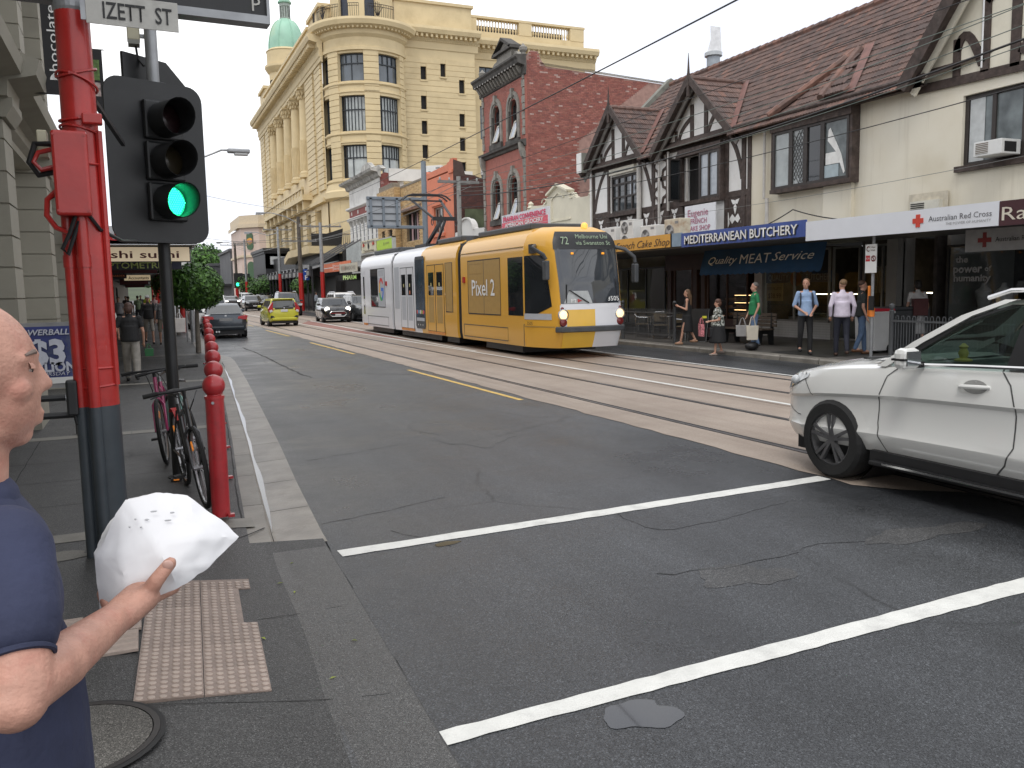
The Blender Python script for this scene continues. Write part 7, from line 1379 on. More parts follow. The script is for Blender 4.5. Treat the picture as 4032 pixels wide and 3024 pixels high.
# black small car facing the camera
NC = mat('car_black', (.014, .014, .016), .15, var=.1, coat=.8)
t = car('small_car', 'black small car with round lit headlights following the tram', (11.05, 53.4, 0), PI-.06, NC, [(-2.1, .42, .95, .68), (-2.0, .32, 1.02, .83), (-1.6, .25, 1.04, .89), (-1.0, .22, 1.03, .9), (0, .2, 1.02, .9), (1.0, .22, 1.02, .9), (1.6, .25, .97, .88), (1.95, .28, .9, .8), (2.1, .34, .74, .66)], (-2.0, -1.7, .45, 1.0, 1.0, 1.48), (-1.35, 1.3), .33, wpil=(.35, .65), gw=(.9, .74), rm=RIMD)
HL = mat('head_lit', (1, .95, .85), .3, emit=4)
for s in (-1, 1): h = ob('headlight', MB().la([(.0, .06), (.12, .05), (.15, 0)], (s*.62, 1.98, .8), 18, M(((1, 0, 0), (0, 0, 1), (0, -1, 0)))), HL, t, True); ob('rim', MB().la([(.15, -.02), (.175, 0), (.175, .03), (.15, .05)], (s*.62, 1.98, .8), 18, M(((1, 0, 0), (0, 0, 1), (0, -1, 0))), False), CHR, h)
ob('grille', MB().pr([(-.5, .5), (-.36, .38), (.36, .38), (.5, .5), (.5, .58), (.36, .68), (-.36, .68), (-.5, .58)], 'y', 2.0, 2.13), CBK, t); ob('grille_rim', MB().tube([(x, 2.13, z) for x, z in ((-.5, .5), (-.36, .38), (.36, .38), (.5, .5), (.5, .58), (.36, .68), (-.36, .68), (-.5, .58))], .025, 6, closed=True), CHR, t); ob('grille_bar', MB().b(-.42, .42, 2.12, 2.15, .56, .585), TLR, t); ob('number_plate', MB().b(-.18, .18, 2.13, 2.15, .43, .53), PLW, t); ob('bonnet_scoop', MB().b(-.25, .25, 1.5, 1.6, 1.03, 1.07), CBK, t, bevel=.015); ob('badge', MB().obx((0, 2.06, .88), .16, .02, .05), CHR, t)
WC = mat('car_white', (.74, .74, .73), .22, var=.02, coat=.7); GC = mat('car_grey', (.1, .105, .11), .25, .4, var=.05, coat=.6)
SUV = [(-2.3, .5, 1.0, .7), (-2.2, .38, 1.12, .86), (-1.7, .32, 1.14, .93), (-1.0, .3, 1.13, .94), (0, .28, 1.12, .94), (1.0, .3, 1.12, .94), (1.6, .32, 1.08, .92), (2.1, .36, 1.0, .84), (2.3, .45, .8, .66)]
def suv(label, loc, rz, pt, lit=False, roof=None, tall=1.78, **kw):
    t = car('suv', label, loc, rz, pt, SUV, (-2.2, -1.9, .35, 1.15, 1.1, tall), (-1.42, 1.4), .37, wpil=(.36, .66), gw=(.92, .76), roof=roof, **kw)
    lamp(t, [(.5, .8), (.84, .82), (.88, .98), (.6, .95)], HL if lit else HLC, 'headlight', 1.95, 2.24); lamp(t, [(.76, .8), (.9, .8), (.9, 1.1), (.78, 1.1)], TLR, 'tail_light', -2.26, -2.0); ob('grille', MB().b(-.46, .46, 2.15, 2.3, .68, .9), CBK, t, bevel=.03)
    for k in range(5): ob('grille_slat', MB().b(-.36+.15*k, -.3+.15*k, 2.29, 2.32, .7, .88), CHR, t)
    ob('number_plate', MB().b(-.19, .19, 2.29, 2.32, .5, .6), PLW, t)
    for s in (-1, 1): ob('roof_rail', MB().tube([(s*.66, -1.7, tall-.02), (s*.66, -1.5, tall+.06), (s*.66, .2, tall+.06), (s*.66, .4, tall-.02)], .022, 5), CHR, t)
    return t
suv('black four wheel drive with a bright grille, behind the yellow hatchback', (11.05, 71.1, 0), PI-.03, NC, tall=1.88); suv('white car with roof rails parked behind the black small car', (13.2, 60, 0), PI, WC); suv('dark car half hidden behind the back of the tram', (13.15, 54.6, 0), PI, GC, tall=1.6)
suv('black people mover facing the camera left of the yellow hatchback', (10.9, 93.6, 0), PI, NC, tall=1.6); suv('white utility with loaded roof rack in the far traffic', (13.1, 118, 0), PI, WC, tall=1.9); suv('grey car with one glowing lamp in the far traffic', (10.9, 116, 0), PI, GC, True, tall=1.5)
suv('dark car parked far up the left kerb', (3.5, 60, 0), 0, GC, tall=1.5); suv('white van with a dark bumper parked beyond the sedan', (3.2, 47.6, 0), 0, WC, tall=2.0); suv('dark red car far away in the left lane', (6.5, 105, 0), 0, mat('car_maroon', (.1, .02, .025), .25, coat=.6), tall=1.48); suv('silver car far away behind the grey one', (10.9, 133, 0), PI, mat('car_silver', (.4, .41, .42), .25, .5, coat=.6), tall=1.5); suv('pale car furthest down the oncoming lane', (11, 152, 0), PI, WC, tall=1.5); suv('black car far down the right kerb', (13.2, 100, 0), PI, NC, tall=1.55)
# ------------------------------------------------ white suv in the foreground
hs = thing('suv', 'large white car entering from the right edge with dark five spoke wheels', 'car', (6.99, 4.72, 0), 0, 'cars on the street')
WH = mat('suv_white', (.78, .78, .75), .22, var=.015, sc=1, coat=.8, dirt=(.55, .54, .5), dsc=.6, damt=.3)
HPr = [(0, .82), (.03, .91), (.1, .945), (.2, .985), (.235, .992), (.3, .972), (.5, .962), (.62, .966), (.66, .99), (.7, .985), (.86, .962), (.955, .925), (.992, .86), (1.0, .82)]
ST = [(2.42, .42, .72, .52), (2.38, .36, .84, .66), (2.3, .32, .93, .76), (2.15, .3, .99, .85), (1.95, .29, 1.03, .915), (1.7, .3, 1.075, .95), (1.4, .31, 1.11, .963), (1.0, .32, 1.145, .965), (.82, .32, 1.165, .963), (.4, .32, 1.19, .962), (0, .32, 1.205, .962), (-.5, .32, 1.225, .965), (-1.2, .32, 1.25, .965), (-1.8, .34, 1.26, .94), (-2.2, .38, 1.25, .87), (-2.38, .46, 1.1, .74)]
rows = []
for y, z0, z1, w in ST:
    h = [(w*f, z0+(z1-z0)*k) for k, f in HPr]; open_ = y < .9; bul = .055*min(1, max(0, (2.4-y)/.5))
    top = [(w*.6, z1+bul*.7), (w*.3, z1+bul), (0, z1+bul*1.05)] if not open_ else [(w*.62, z1-.02), (w*.3, z1-.04), (0, z1-.04)]
    hh = h+top; rows.append([(x, y, z) for x, z in [(0, z0)]+hh]+[(-x, y, z) for x, z in reversed(hh[:-1])])
o = ob('body', MB().grid(rows, closed=True, cap=True), WH, hs); bm = bmesh.new(); bm.from_mesh(o.data); bmesh.ops.recalc_face_normals(bm, faces=bm.faces); bm.to_mesh(o.data); bm.free(); cut(o, [(1.5, .385, .475), (-1.42, .385, .475)]); sm(o, 30)
def hsurf(y, z, o_=0, s=-1):
    i = max(k for k in range(len(ST)) if ST[k][0] >= min(y, 2.419)); i = min(i, len(ST)-2); a, b_ = ST[i], ST[i+1]; f = (a[0]-y)/(a[0]-b_[0]); q = [a[k]+(b_[k]-a[k])*f for k in range(4)]; kk = (z-q[1])/(q[2]-q[1]); return V((s*(q[3]*ip(HPr, max(0, min(1, kk)))[0]+o_), y, z))
def hline(pts, w, m, name, o_=.003):
    for s in (-1, 1):
        rws = []
        P_ = []
        for (a, b_), (c, d) in zip(pts, pts[1:]): P_ += [(a+(c-a)*i/6, b_+(d-b_)*i/6) for i in range(6)]
        P_.append(pts[-1])
        for i, (y, z) in enumerate(P_):
            q = P_[min(i+1, len(P_)-1)]; p = P_[max(0, i-1)]; t_ = V((q[0]-p[0], q[1]-p[1])).normalized(); n = V((-t_.y, t_.x))*w/2; rws.append([hsurf(y+n.x, z+n.y, o_, s), hsurf(y-n.x, z-n.y, o_, s)])
        ob(name, MB().grid(rws), m, hs)
SEAM = mat('seam_dark', (.09, .09, .088), .6)
hline([(.73, 1.16), (.86, 1.05), (.93, .85), (.94, .62), (.92, .5), (.86, .35)], .012, SEAM, 'door_seam'); hline([(-.2, 1.2), (-.32, 1.08), (-.38, .9), (-.37, .6), (-.3, .45), (-.2, .35)], .012, SEAM, 'door_seam'); hline([(1.95, 1.0), (1.9, .9), (1.78, .78)], .01, SEAM, 'bumper_seam'); hline([(2.3, .62), (2.05, .56), (1.98, .56)], .008, SEAM, 'bumper_seam')
wheels(hs, (-.83, .83), (1.5, -1.42), .385, .27, 5, RIMD, True)
for y in (1.5, -1.42): ob('wheel_well', MB().cy((-.8, y, .42), (.8, y, .42), .46, n=30, cap=False), CBK, hs)
for s in (-1, 1):
    lm_ = []
    for i in range(7):
        t_ = i/6; y = 2.3-.42*t_; lm_.append([hsurf(y, .78+.17*t_, .012, s), hsurf(y, .9+.12*t_**.7, .012, s)])
    ob('headlight', MB().grid(lm_), mat('lamp_glass', (.3, .32, .33), .05, var=.5, sc=12, spec=1, coat=1), hs, True); ob('lamp_lens', MB().el(hsurf(2.12, .9, .0, s), .05, .05, .05, 10, 8), HLC, hs, True)
    ob('sill_trim', MB().b(s*.9-.04, s*.9+.04, -.95, 1.02, .24, .36), CBK, hs); ob('running_board', MB().b(min(s*.82, s*1.0), max(s*.82, s*1.0), -.95, .98, .235, .275), CBK, hs, bevel=.01); ob('step_strip', MB().b(min(s*.985, s*1.008), max(s*.985, s*1.008), -.95, .82, .258, .276), CHR, hs)
    # mirror
    m_ = MB().obx((s*1.1, .5, 1.24), .2, .13, .18); ob('mirror', m_, WH, hs, bevel=.045); ob('mirror_band', MB().obx((s*1.1, .505, 1.235), .206, .135, .02), CBK, hs, bevel=.005); ob('mirror_glass', MB().obx((s*1.1, .43, 1.245), .15, .012, .12), mat('mirror_face', (.5, .52, .54), .03, .9), hs); ob('mirror_foot', MB().bar((s*.9, .52, 1.18), (s*1.02, .51, 1.18), .06, .05), CBK, hs)
    dz = ob('door_handle', MB().tube([hsurf(.12, 1.035, .0, s), hsurf(.09, 1.037, .035, s), hsurf(-.08, 1.045, .038, s), hsurf(-.15, 1.047, .0, s)], [.014, .018, .018, .014], 8), WH, hs, True); ob('handle_cup', MB().grid([[hsurf(-.02+.11*math.cos(a), 1.04+.055*math.sin(a), .0025, s) for a in [i*PI/10 for i in range(20)]], [hsurf(-.02+.02*math.cos(a), 1.04+.01*math.sin(a), -.012+.014, s) for a in [i*PI/10 for i in range(20)]]], closed=True), mat('cup_grey', (.32, .32, .31), .3, coat=.5), hs)
    # pillars, door tops
    def pil(pts, w, m, name, d=.045): ob(name, MB().grid([[V((s*(x+.0), y+w/2, z)), V((s*(x-d), y+w/2, z)), V((s*(x-d), y-w/2, z)), V((s*x, y-w/2, z))] for x, y, z in pts], closed=True, cap=True), m, hs, 40)
    pil([(.9, .95, 1.13), (.845, .62, 1.36), (.78, .2, 1.6), (.72, -.14, 1.73)], .1, WH, 'front_pillar'); pil([(.885, .8, 1.17), (.835, .5, 1.37), (.77, .1, 1.59), (.72, -.2, 1.69)], .09, CBK, 'window_seal'); pil([(.9, -.33, 1.2), (.82, -.38, 1.5), (.72, -.42, 1.72)], .16, CBK, 'middle_pillar'); pil([(.9, -1.3, 1.23), (.82, -1.35, 1.5), (.72, -1.4, 1.73)], .2, CBK, 'rear_pillar'); pil([(.85, -2.2, 1.22), (.78, -2.1, 1.5), (.7, -1.95, 1.74)], .35, WH, 'tail_pillar')
    def gl(q, name): ob(name, MB().q(*[V((s*x, y, z)) for x, y, z in q]), glass('suv_glass', (.5, .62, .58), .6), hs)
    gl([(.895, .76, 1.17), (.895, -.3, 1.2), (.735, -.4, 1.7), (.735, -.2, 1.69), (.8, .2, 1.54)], 'side_window'); gl([(.895, -.4, 1.2), (.895, -1.25, 1.23), (.735, -1.35, 1.7), (.735, -.45, 1.71)], 'side_window'); gl([(.895, -1.38, 1.23), (.85, -2.1, 1.23), (.74, -2.0, 1.66), (.735, -1.42, 1.7)], 'side_window')
    ob('belt_trim', MB().grid([[V((s*(.925), y, z+.012)), V((s*(.935), y, z)), V((s*.928, y, z-.016))] for y, z in ((.78, 1.165), (.0, 1.205), (-.8, 1.235), (-1.6, 1.255))]), CHR, hs)
    ob('roof_rail', MB().tube([(s*.66, .1, 1.74), (s*.66, -.1, 1.8), (s*.66, -1.7, 1.84), (s*.66, -1.95, 1.76)], .02, 6), CHR, hs, True)
ob('roof', MB().grid([[(x, y, z+.035*(1-(x/.74)**2)) for x in (-.74, -.6, -.3, 0, .3, .6, .74)] for y, z in ((.0, 1.64), (-.14, 1.71), (-.4, 1.755), (-.9, 1.785), (-1.5, 1.775), (-2.0, 1.73), (-2.1, 1.7))]), WH, hs, True); ob('headliner', MB().grid([[(x, y, z) for x in (-.72, 0, .72)] for y, z in ((-.1, 1.68), (-.9, 1.73), (-2.0, 1.68))]), mat('liner', (.2, .2, .19), .9), hs)
ob('windscreen', MB().grid([[(-.86, .95, 1.15), (-.4, 1.08, 1.17), (.4, 1.08, 1.17), (.86, .95, 1.15)], [(-.71, -.1, 1.7), (-.35, -.0, 1.72), (.35, -.0, 1.72), (.71, -.1, 1.7)]]), glass('suv_glass'), hs)
ob('cowl', MB().grid([[(x, y, z) for x in (-.8, -.3, .3, .8)] for y, z in ((1.12, 1.165), (.88, 1.16))]), CBK, hs)
ob('interior_floor', MB().b(-.85, .85, -2.1, .9, .45, .5), CBK, hs); ob('underbody', MB().b(-.8, .8, -2.0, 2.1, .2, .4), CBK, hs); ob('dashboard', MB().pr([(.95, 1.13), (.5, 1.17), (.35, 1.1), (.35, .8), (.95, .8)], 'x', -.85, .85), mat('dash_dark', (.04, .045, .045), .5), hs)  # low underbody block added to deepen the shadow beneath the car
ob('steering_wheel', MB().tube([(.38+.19*math.cos(a), .22+.06*math.sin(a), 1.0+.18*math.sin(a)) for a in [i*PI/8 for i in range(16)]], .018, 6, closed=True), CBK, hs, True)
SEA = mat('seat_leather', (.035, .033, .032), .5)
for x in (-.4, .4):
    for y in (-.35, -1.25): ob('seat', MB().b(x-.26, x+.26, y-.25, y+.3, .55, .72).pr([(y-.15, .6), (y-.4, 1.3), (y-.55, 1.3), (y-.35, .6)], 'x', x-.24, x+.24), SEA, hs); ob('headrest', MB().obx((x, y-.5, 1.42), .26, .1, .2), SEA, hs, bevel=.04)
ob('dash_ornament', MB().la([(.075, 1.172), (.075, 1.185), (.03, 1.2), (.045, 1.24), (.03, 1.28), (.04, 1.3), (.01, 1.33)], (-.3, .6, 0), 12), mat('ornament', (.7, .6, .2), .5), hs, True); ob('tailgate_glass', MB().q((-.74, -2.3, 1.25), (.74, -2.3, 1.25), (.64, -2.08, 1.68), (-.64, -2.08, 1.68)), CGL, hs); ob('front_grille', MB().obx((0, 2.4, .68), .8, .06, .26), CBK, hs, bevel=.02); ob('bumper_intake', MB().obx((0, 2.36, .42), 1.1, .1, .1), CBK, hs, bevel=.02); lamp(hs, [(.62, .95), (.86, .95), (.84, 1.2), (.66, 1.2)], TLR, 'tail_light', -2.36, -2.1)
for x in (-.55, .5): ob('bonnet_vent', MB().b(x-.14, x+.14, 1.3, 1.36, 1.16, 1.175), CBK, hs)
# ------------------------------------------------ street furniture
RPT = mat('pole_red', (.44, .022, .018), .34, var=.12, sc=4, coat=.3, bump=.25, bsc=14, dirt=(.22, .015, .015), dsc=3, damt=.6); SLT = mat('pole_slate', (.045, .055, .064), .4, var=.15, sc=5, bump=.25, bsc=16); GAL = mat('galvanised', (.33, .34, .35), .45, .5, var=.15, sc=6); BPL = mat('signal_black', (.014, .015, .016), .42, var=.2, dirt=(.05, .05, .05), dsc=3, damt=.3)
BGE = mat('box_beige', (.5, .47, .34), .5, var=.05)
p = thing('tram_pole', 'big round pole painted red above and slate below with pipes and a red box', 'pole', (-.29, 6.5, .09)); ob('lower_shaft', MB().cy((0, 0, 0), (0, 0, 1.06), .125, .122, 28), SLT, p, True); ob('shaft', MB().cy((0, 0, 1.06), (0, 0, 3.7), .122, .105, 28), RPT, p, True); ob('upper_shaft', MB().cy((0, 0, 3.7), (0, 0, 7.5), .1, .085, 24), GAL, p, True); ob('collar', MB().la([(.105, 3.66), (.112, 3.68), (.112, 3.72), (.1, 3.73)], n=24), GAL, p)
for x, y in ((-.115, -.06), (-.03, -.125)): ob('lower_pipe', MB().cy((x, y, 0), (x, y, 1.06), .04, n=14), SLT, p, True); ob('pipe', MB().cy((x, y, 1.06), (x, y, 2.4), .039, n=14), RPT, p, True); ob('pipe_joint', MB().cy((x, y, 2.0), (x, y, 2.08), .045, n=14), RPT, p, True)
ob('side_pipe', MB().cy((.11, -.06, 1.2), (.11, -.06, 2.9), .022, n=8), RPT, p)
for z, t_ in ((3.28, .04), (3.22, -.05), (2.98, .02), (2.9, -.03), (2.68, 0), (1.32, 0), (1.2, .01)): ob('strap', MB().tube([(.122*math.cos(a), .122*math.sin(a), z+t_*math.sin(a+1)) for a in [i*PI/10 for i in range(20)]], .009, 5, closed=True), RPT, p)
ob('clamp', MB().b(.02, .14, -.16, -.08, 2.93, 3.0), RPT, p, bevel=.01)
bx = ob('junction_box', MB().b(-.165, .045, -.24, -.13, 2.33, 2.87), RPT, p, bevel=.018); [ob('screw', MB().cy((x, -.242, z), (x, -.248, z), .007, n=8), RPT, bx) for x in (-.15, .03) for z in (2.36, 2.84)]
ob('cable_loop', MB().tube([(-.16, -.1, 2.5), (-.22, -.1, 2.44), (-.23, -.1, 2.34), (-.18, -.11, 2.26), (-.1, -.12, 2.22), (-.06, -.13, 2.3)], .018, 8), RPT, p, True); ob('cable_loop', MB().tube([(-.17, -.12, 2.76), (-.25, -.1, 2.74), (-.28, -.1, 2.68), (-.24, -.1, 2.63), (-.17, -.1, 2.65)], .016, 8), RPT, p, True)
CBL = mat('cable_black', (.012, .012, .013), .5); ob('cable', MB().tube([(-.05, -.16, 2.36), (-.1, -.16, 2.22), (-.15, -.15, 2.12), (-.12, -.15, 2.08), (-.04, -.15, 2.3)], .014, 6), CBL, p, True); ob('cable', MB().tube([(.02, -.16, 2.34), (.08, -.1, 2.25), (.2, .3, 2.2), (.3, 1.2, 2.25)], .013, 6), CBL, p, True); ob('cable', MB().tube([(-.17, -.08, 2.8), (-.27, -.06, 2.8), (-.31, -.06, 2.68), (-.26, -.06, 2.6), (-.17, -.08, 2.62)], .02, 6), CBL, p, True); ob('beige_box', MB().b(-.26, -.2, -.02, .1, 2.72, 2.9), BGE, p, bevel=.008); ob('signal_bracket', MB().bar((.1, 0, 3.1), (.25, 1.4, 3.05), .03, .03), BPL, p)
t = thing('push_button_box', 'black crossing push button unit strapped to the slate pole', 'push button', (-.45, 6.42, 1.1)); ob('case', MB().b(-.04, .03, -.05, .05, 0, .24), BPL, t, bevel=.015); ob('button', MB().cy((-.045, 0, .12), (-.04, 0, .12), .03, n=16), GAL, t); ob('cord', MB().tube([(.0, 0, 0), (.01, 0, -.06), (.04, .0, -.07), (.05, .02, .02)], .012, 6), CBL, t)
t = thing('hand_rail', 'low black railing end beside the pole, behind the man', 'railing', (-.85, 6.45, .1))
for z in (1.0, 1.12): ob('rail', MB().cy((-.1, 0, z), (.4, 0, z), .022, n=8), BPL, t)
ob('post', MB().cy((-.1, 0, 0), (-.1, 0, 1.2), .025, n=8), BPL, t)
SGN = mat('sign_plate', (.5, .49, .45), .5, var=.12, sc=9, dirt=(.3, .29, .26), dsc=5, damt=.5)
t = thing('street_sign', 'weathered white street name plate reading IZETT ST on the tall red pole', 'street sign', (-.2, 6.32, 3.75), .06); ob('plate', MB().b(0, .56, -.004, .004, -.1, .09), SGN, t, bevel=.003); text('IZETT  ST', .108, (.31, -.005, -.005), (1, 0, 0), UP, BKT, t, w=.42, bold=.012, world=False); ob('bracket', MB().b(-.03, .05, .0, .02, -.08, .08), GAL, t)
t = thing('overhead_sign', 'black framed overhead sign box with a grey rim at the top edge', 'sign', (.0, 6.48, 3.9), .05); ob('box', MB().b(-.9, .97, .02, .1, -.03, .35), BPL, t); ob('rim', MB().b(-.9, .99, -.01, .12, -.085, -.03).b(.97, .99, -.01, .12, -.03, .36), GAL, t, kind='stuff'); text('P', .1, (.9, .015, .05), (1, 0, 0), UP, SGN, t, world=False)
# traffic signal
sp = thing('traffic_signal', 'black traffic signal with the green light on and a big black backing board', 'traffic light', (.25, 8.91, .1), .42); ob('pole', MB().cy((0, 0, 0), (0, 0, 3.55), .057, n=20), BPL, sp, True); ob('upper_pole', MB().cy((0, 0, 3.5), (0, 0, 5.6), .056, n=20), GAL, sp, True); ob('base_flange', MB().la([(.1, 0), (.1, .012), (.06, .02)], n=16), BPL, sp)
bd_ = []
for cx, cz, a0 in ((.22, 3.6, 0), (-.42, 3.6, 90), (-.42, 2.42, 180), (.22, 2.42, 270)): bd_ += arc(cx, cz, .14, a0, a0+90, 6)
ob('backing_board', MB().pr(bd_, 'y', -.21, -.19), BPL, sp); ob('housing', MB().b(-.23, .13, -.19, -.03, 2.42, 3.6), BPL, sp, bevel=.03)
LED = mat('led_green', (.03, 1, .45), .3, emit=3.5); GRN = mat('lens_green', (.01, .4, .2), .3, emit=.25)
for i, z in enumerate((3.39, 3.02, 2.65)):
    h = ob('lamp_housing', MB().b(-.23, .13, -.27, -.21, z-.175, z+.175), BPL, sp, bevel=.02)
    vs = []; n = 20
    for y, r in ((-.26, .16), (-.56, .155)): vs.append([(-.05+r*math.cos(a), y-(.05*math.sin(a) if y < -.3 else 0), z+r*math.sin(a)) for a in [i_*2*PI/n for i_ in range(n)]])
    ob('visor', MB().grid(vs+[[(-.05+(V(p_)-V((-.05, 0, z))).x*.95, p_[1]+.01, z+(p_[2]-z)*.95) for p_ in v] for v in vs[::-1]], closed=True), BPL if i < 2 else BPL, h, True)
    ob('lens', MB().la([(0, .03), (.1, .02), (.15, 0)], (-.05, -.275, z), 24, M(((1, 0, 0), (0, 0, -1), (0, 1, 0)))), [mat('lens_dark_red', (.022, .008, .009), .25), mat('lens_amber', (.035, .027, .014), .25), mat('lens_lit', (.02, .75, .36), .3, emit=.9)][i], h, True)
    if i == 2:
        m_ = MB()
        for a in range(-6, 7):
            for b_ in range(-6, 7):
                x, zz = a*.022+(b_ % 2)*.011, b_*.02
                if x*x+zz*zz < .135**2: m_.el((-.05+x, -.302, z+zz), .008, .006, .008, 6, 4)
        ob('led_dots', m_, LED, h, kind='stuff')
rh = MB().pr([(-.4, 2.35), (.4, 2.35), (.4, 3.5), (.1, 3.74), (-.4, 3.74)], 'x', -.015, .015); r2 = ob('second_board', rh, BPL, sp); r2.rotation_euler = (0, .0, -1.3); r2.location = (.14, .2, .3)
o = ob('second_housing', MB().b(.03, .2, -.17, .17, 2.5, 3.55), BPL, sp, bevel=.03); o.rotation_euler = (0, 0, -1.3); o.location = (.14, .24, .26)
t = thing('detector_box', 'small beige detector box clamped to the grey pole above the signal', 'box', (.1, 9.0, 4.36)); ob('case', MB().b(-.05, .06, -.08, .06, -.1, .14), BGE, t, bevel=.01); ob('hood', MB().b(-.045, .055, -.09, .05, -.14, -.1), mat('hood_grey', (.25, .25, .22), .5), t); ob('clips', MB().b(.06, .13, -.02, .02, .06, .09).b(.06, .13, -.02, .02, -.06, -.03), GAL, t); ob('cable', MB().tube([(.02, 0, -.14), (.03, 0, -.25), (.08, -.02, -.32)], .012, 6), CBL, t)
bo = None; BP = [(.5, 7.13), (.61, 8.6), (.73, 10.3), (.86, 12.2), (1.0, 14.5), (1.17, 17.1), (1.36, 20), (1.53, 23.1)]
BRD = mat('bollard_red', (.4, .025, .03), .32, var=.12, sc=5, coat=.3, dirt=(.12, .02, .02), dsc=7, damt=.6)
nb = ['nearest', 'second', 'third', 'fourth', 'fifth', 'sixth', 'seventh', 'last']
for i, (x, y) in enumerate(BP):
    lb_ = 'red ball topped steel bollard along the kerb, %s in the row from the camera' % nb[i]
    if bo is None:
        bo = thing('bollard', lb_, 'bollard', (x, y, .11), 0, 'red bollards along the left kerb'); ob('post', MB().cy((0, 0, 0), (0, 0, .97), .072, n=24), BRD, bo, True); ob('collar', MB().la([(.078, .955), (.078, .98), (.055, .985), (.05, 1.0)], n=24), BRD, bo, True); ob('ball', MB().el((0, 0, 1.06), .088, .088, .088, 20, 14), BRD, bo, True); ob('bolt', MB().cy((-.02, -.07, .93), (-.02, -.085, .93), .012, n=8), GAL, bo)
        for a in (-.8, .8, 2.6): ob('foot_lug', MB().obx((.1*math.cos(a-PI/2), .1*math.sin(a-PI/2), .012), .05, .05, .024), BRD, bo)
    else: dup(bo, (x, y, .11), .3*i, lb_)
# bicycles
def bike(label, loc, rz, lean, fc, accent, rack=True):
    t = thing('bicycle', label, 'bicycle', loc, rz, 'bicycles locked by the signal pole'); t.rotation_euler = (0, lean, rz); fm = mat('bike_'+label.split()[0], fc, .3, coat=.4); am = mat('bike_accent_'+label.split()[0], accent, .4)
    r = .335; tm = MB().tube([(0, r*math.cos(a), r*math.sin(a)) for a in [i*PI/16 for i in range(32)]], .02, 8, closed=True).mesh('tyre'); tm.materials.append(TYR); rm_ = MB().tube([(0, (r-.03)*math.cos(a), (r-.03)*math.sin(a)) for a in [i*PI/16 for i in range(32)]], .011, 5, closed=True)
    for k in range(16): a = k*PI/8; rm_.bar((0, .02*math.cos(a), .02*math.sin(a)), (0, (r-.03)*math.cos(a), (r-.03)*math.sin(a)), .003, .003)
    rm_.cy((-.05, 0, 0), (.05, 0, 0), .02, n=8); rmm = rm_.mesh('rim'); rmm.materials.append(RIMS)
    for y in (-.52, .52): w = bpy.data.objects.new('wheel', None); COL.objects.link(w); w.parent = t; w.location = (0, y, r+.02); inst('tyre', tm, w, (0, 0, 0)); inst('rim', rmm, w, (0, 0, 0)); ob('reflector', MB().obx((.012, -.16, .16), .012, .03, .08, M.Rotation(.7, 3, 'X')), mat('reflector_orange', (.8, .25, .03), .3, emit=.3), w)  # reflector plastic is given a faint glow of its own, no lamp
    BB, SD, HD, FX_, RX = V((0, -.06, .3)), V((0, -.2, .82)), V((0, .34, .84)), V((0, .52, .355)), V((0, -.52, .355)); HL_ = V((0, .37, .68))
    f = MB()
    for a, b_ in ((BB, SD), (SD+V((0, .02, -.1)), HD), (BB, HL_), (HL_, HD+V((0, -.02, .08)))): f.cy(a, b_, .019, n=8)
    for s in (-1, 1): f.cy(BB+V((s*.03, 0, 0)), RX+V((s*.06, 0, 0)), .011, n=6); f.cy(SD+V((s*.02, 0, -.06)), RX+V((s*.06, 0, 0)), .009, n=6)
    ob('frame', f, fm, t, True); fk = MB()
    for s in (-1, 1): fk.tube([HL_+V((s*.02, 0, 0)), HL_+V((s*.055, .03, -.05)), FX_+V((s*.055, 0, 0))], .014, 6)
    ob('fork', fk, fm, t, True); ob('frame_decal', MB().cy(BB+(HL_-BB)*.35, BB+(HL_-BB)*.8, .021, n=8), am, t, True)
    ob('handlebar', MB().tube([(-.31, .3, .99), (-.2, .31, 1.0), (-.08, .33, 1.0), (.08, .33, 1.0), (.2, .31, 1.0), (.31, .3, .99)], .013, 8).cy(HD+V((0, -.02, .08)), (0, .33, 1.0), .016, n=8), CBK, t, True)
    for s in (-1, 1): ob('grip', MB().cy((s*.2, .31, 1.0), (s*.32, .3, .99), .019, n=8), TYR, t, True); ob('brake_lever', MB().bar((s*.16, .34, .99), (s*.27, .4, .975), .012, .01), CBK, t)
    ob('saddle', MB().grid([[(-w, y, z-.03), (-w*.9, y, z), (0, y, z+.015), (w*.9, y, z), (w, y, z-.03)] for y, w, z in ((-.36, .06, .93), (-.3, .075, .94), (-.2, .05, .935), (-.06, .02, .925))]), CBK, t, True); ob('seat_post', MB().cy(SD, (0, -.22, .92), .014, n=8), GAL, t)
    ob('crank', MB().cy((.05, -.06, .3), (.06, -.06, .3), .09, n=18).bar((.07, -.06, .3), (.07, .07, .22), .015, .02).bar((-.07, -.06, .3), (-.07, -.19, .38), .015, .02), CBK, t)
    for x, y, z in ((.12, .07, .22), (-.12, -.19, .38)): ob('pedal', MB().obx((x, y, z), .09, .07, .025), CBK, t); 
    if rack: ob('mudguard', MB().grid([[(x, -.52+.39*math.cos(a), .355+.39*math.sin(a)) for x in (-.03, 0, .03)] for a in [.9+.25*i for i in range(6)]]), am, t)
    cb_ = MB(); cb_.tube([(.1, .35, .98), (.06, .46, .95), (.03, .44, .8), (.03, .4, .7)], .005, 4); cb_.tube([(-.1, .35, .98), (-.05, .48, .93), (-.02, .3, .8), (0, .0, .75)], .005, 4); ob('brake_cables', cb_, CBL, t, kind='stuff')
bike('black bicycle with red striped mudguard nearest the red bollard', (.36, 8.0, .1), PI+.1, .1, (.02, .02, .022), (.5, .03, .03)); bike('teal bicycle leaning behind the black one', (.38, 9.55, .1), .12, -.12, (.25, .45, .4), (.3, .5, .45), False); bike('magenta bicycle wheel to wheel with the teal one', (.22, 10.2, .1), PI-.1, .1, (.35, .03, .12), (.5, .5, .5), False)
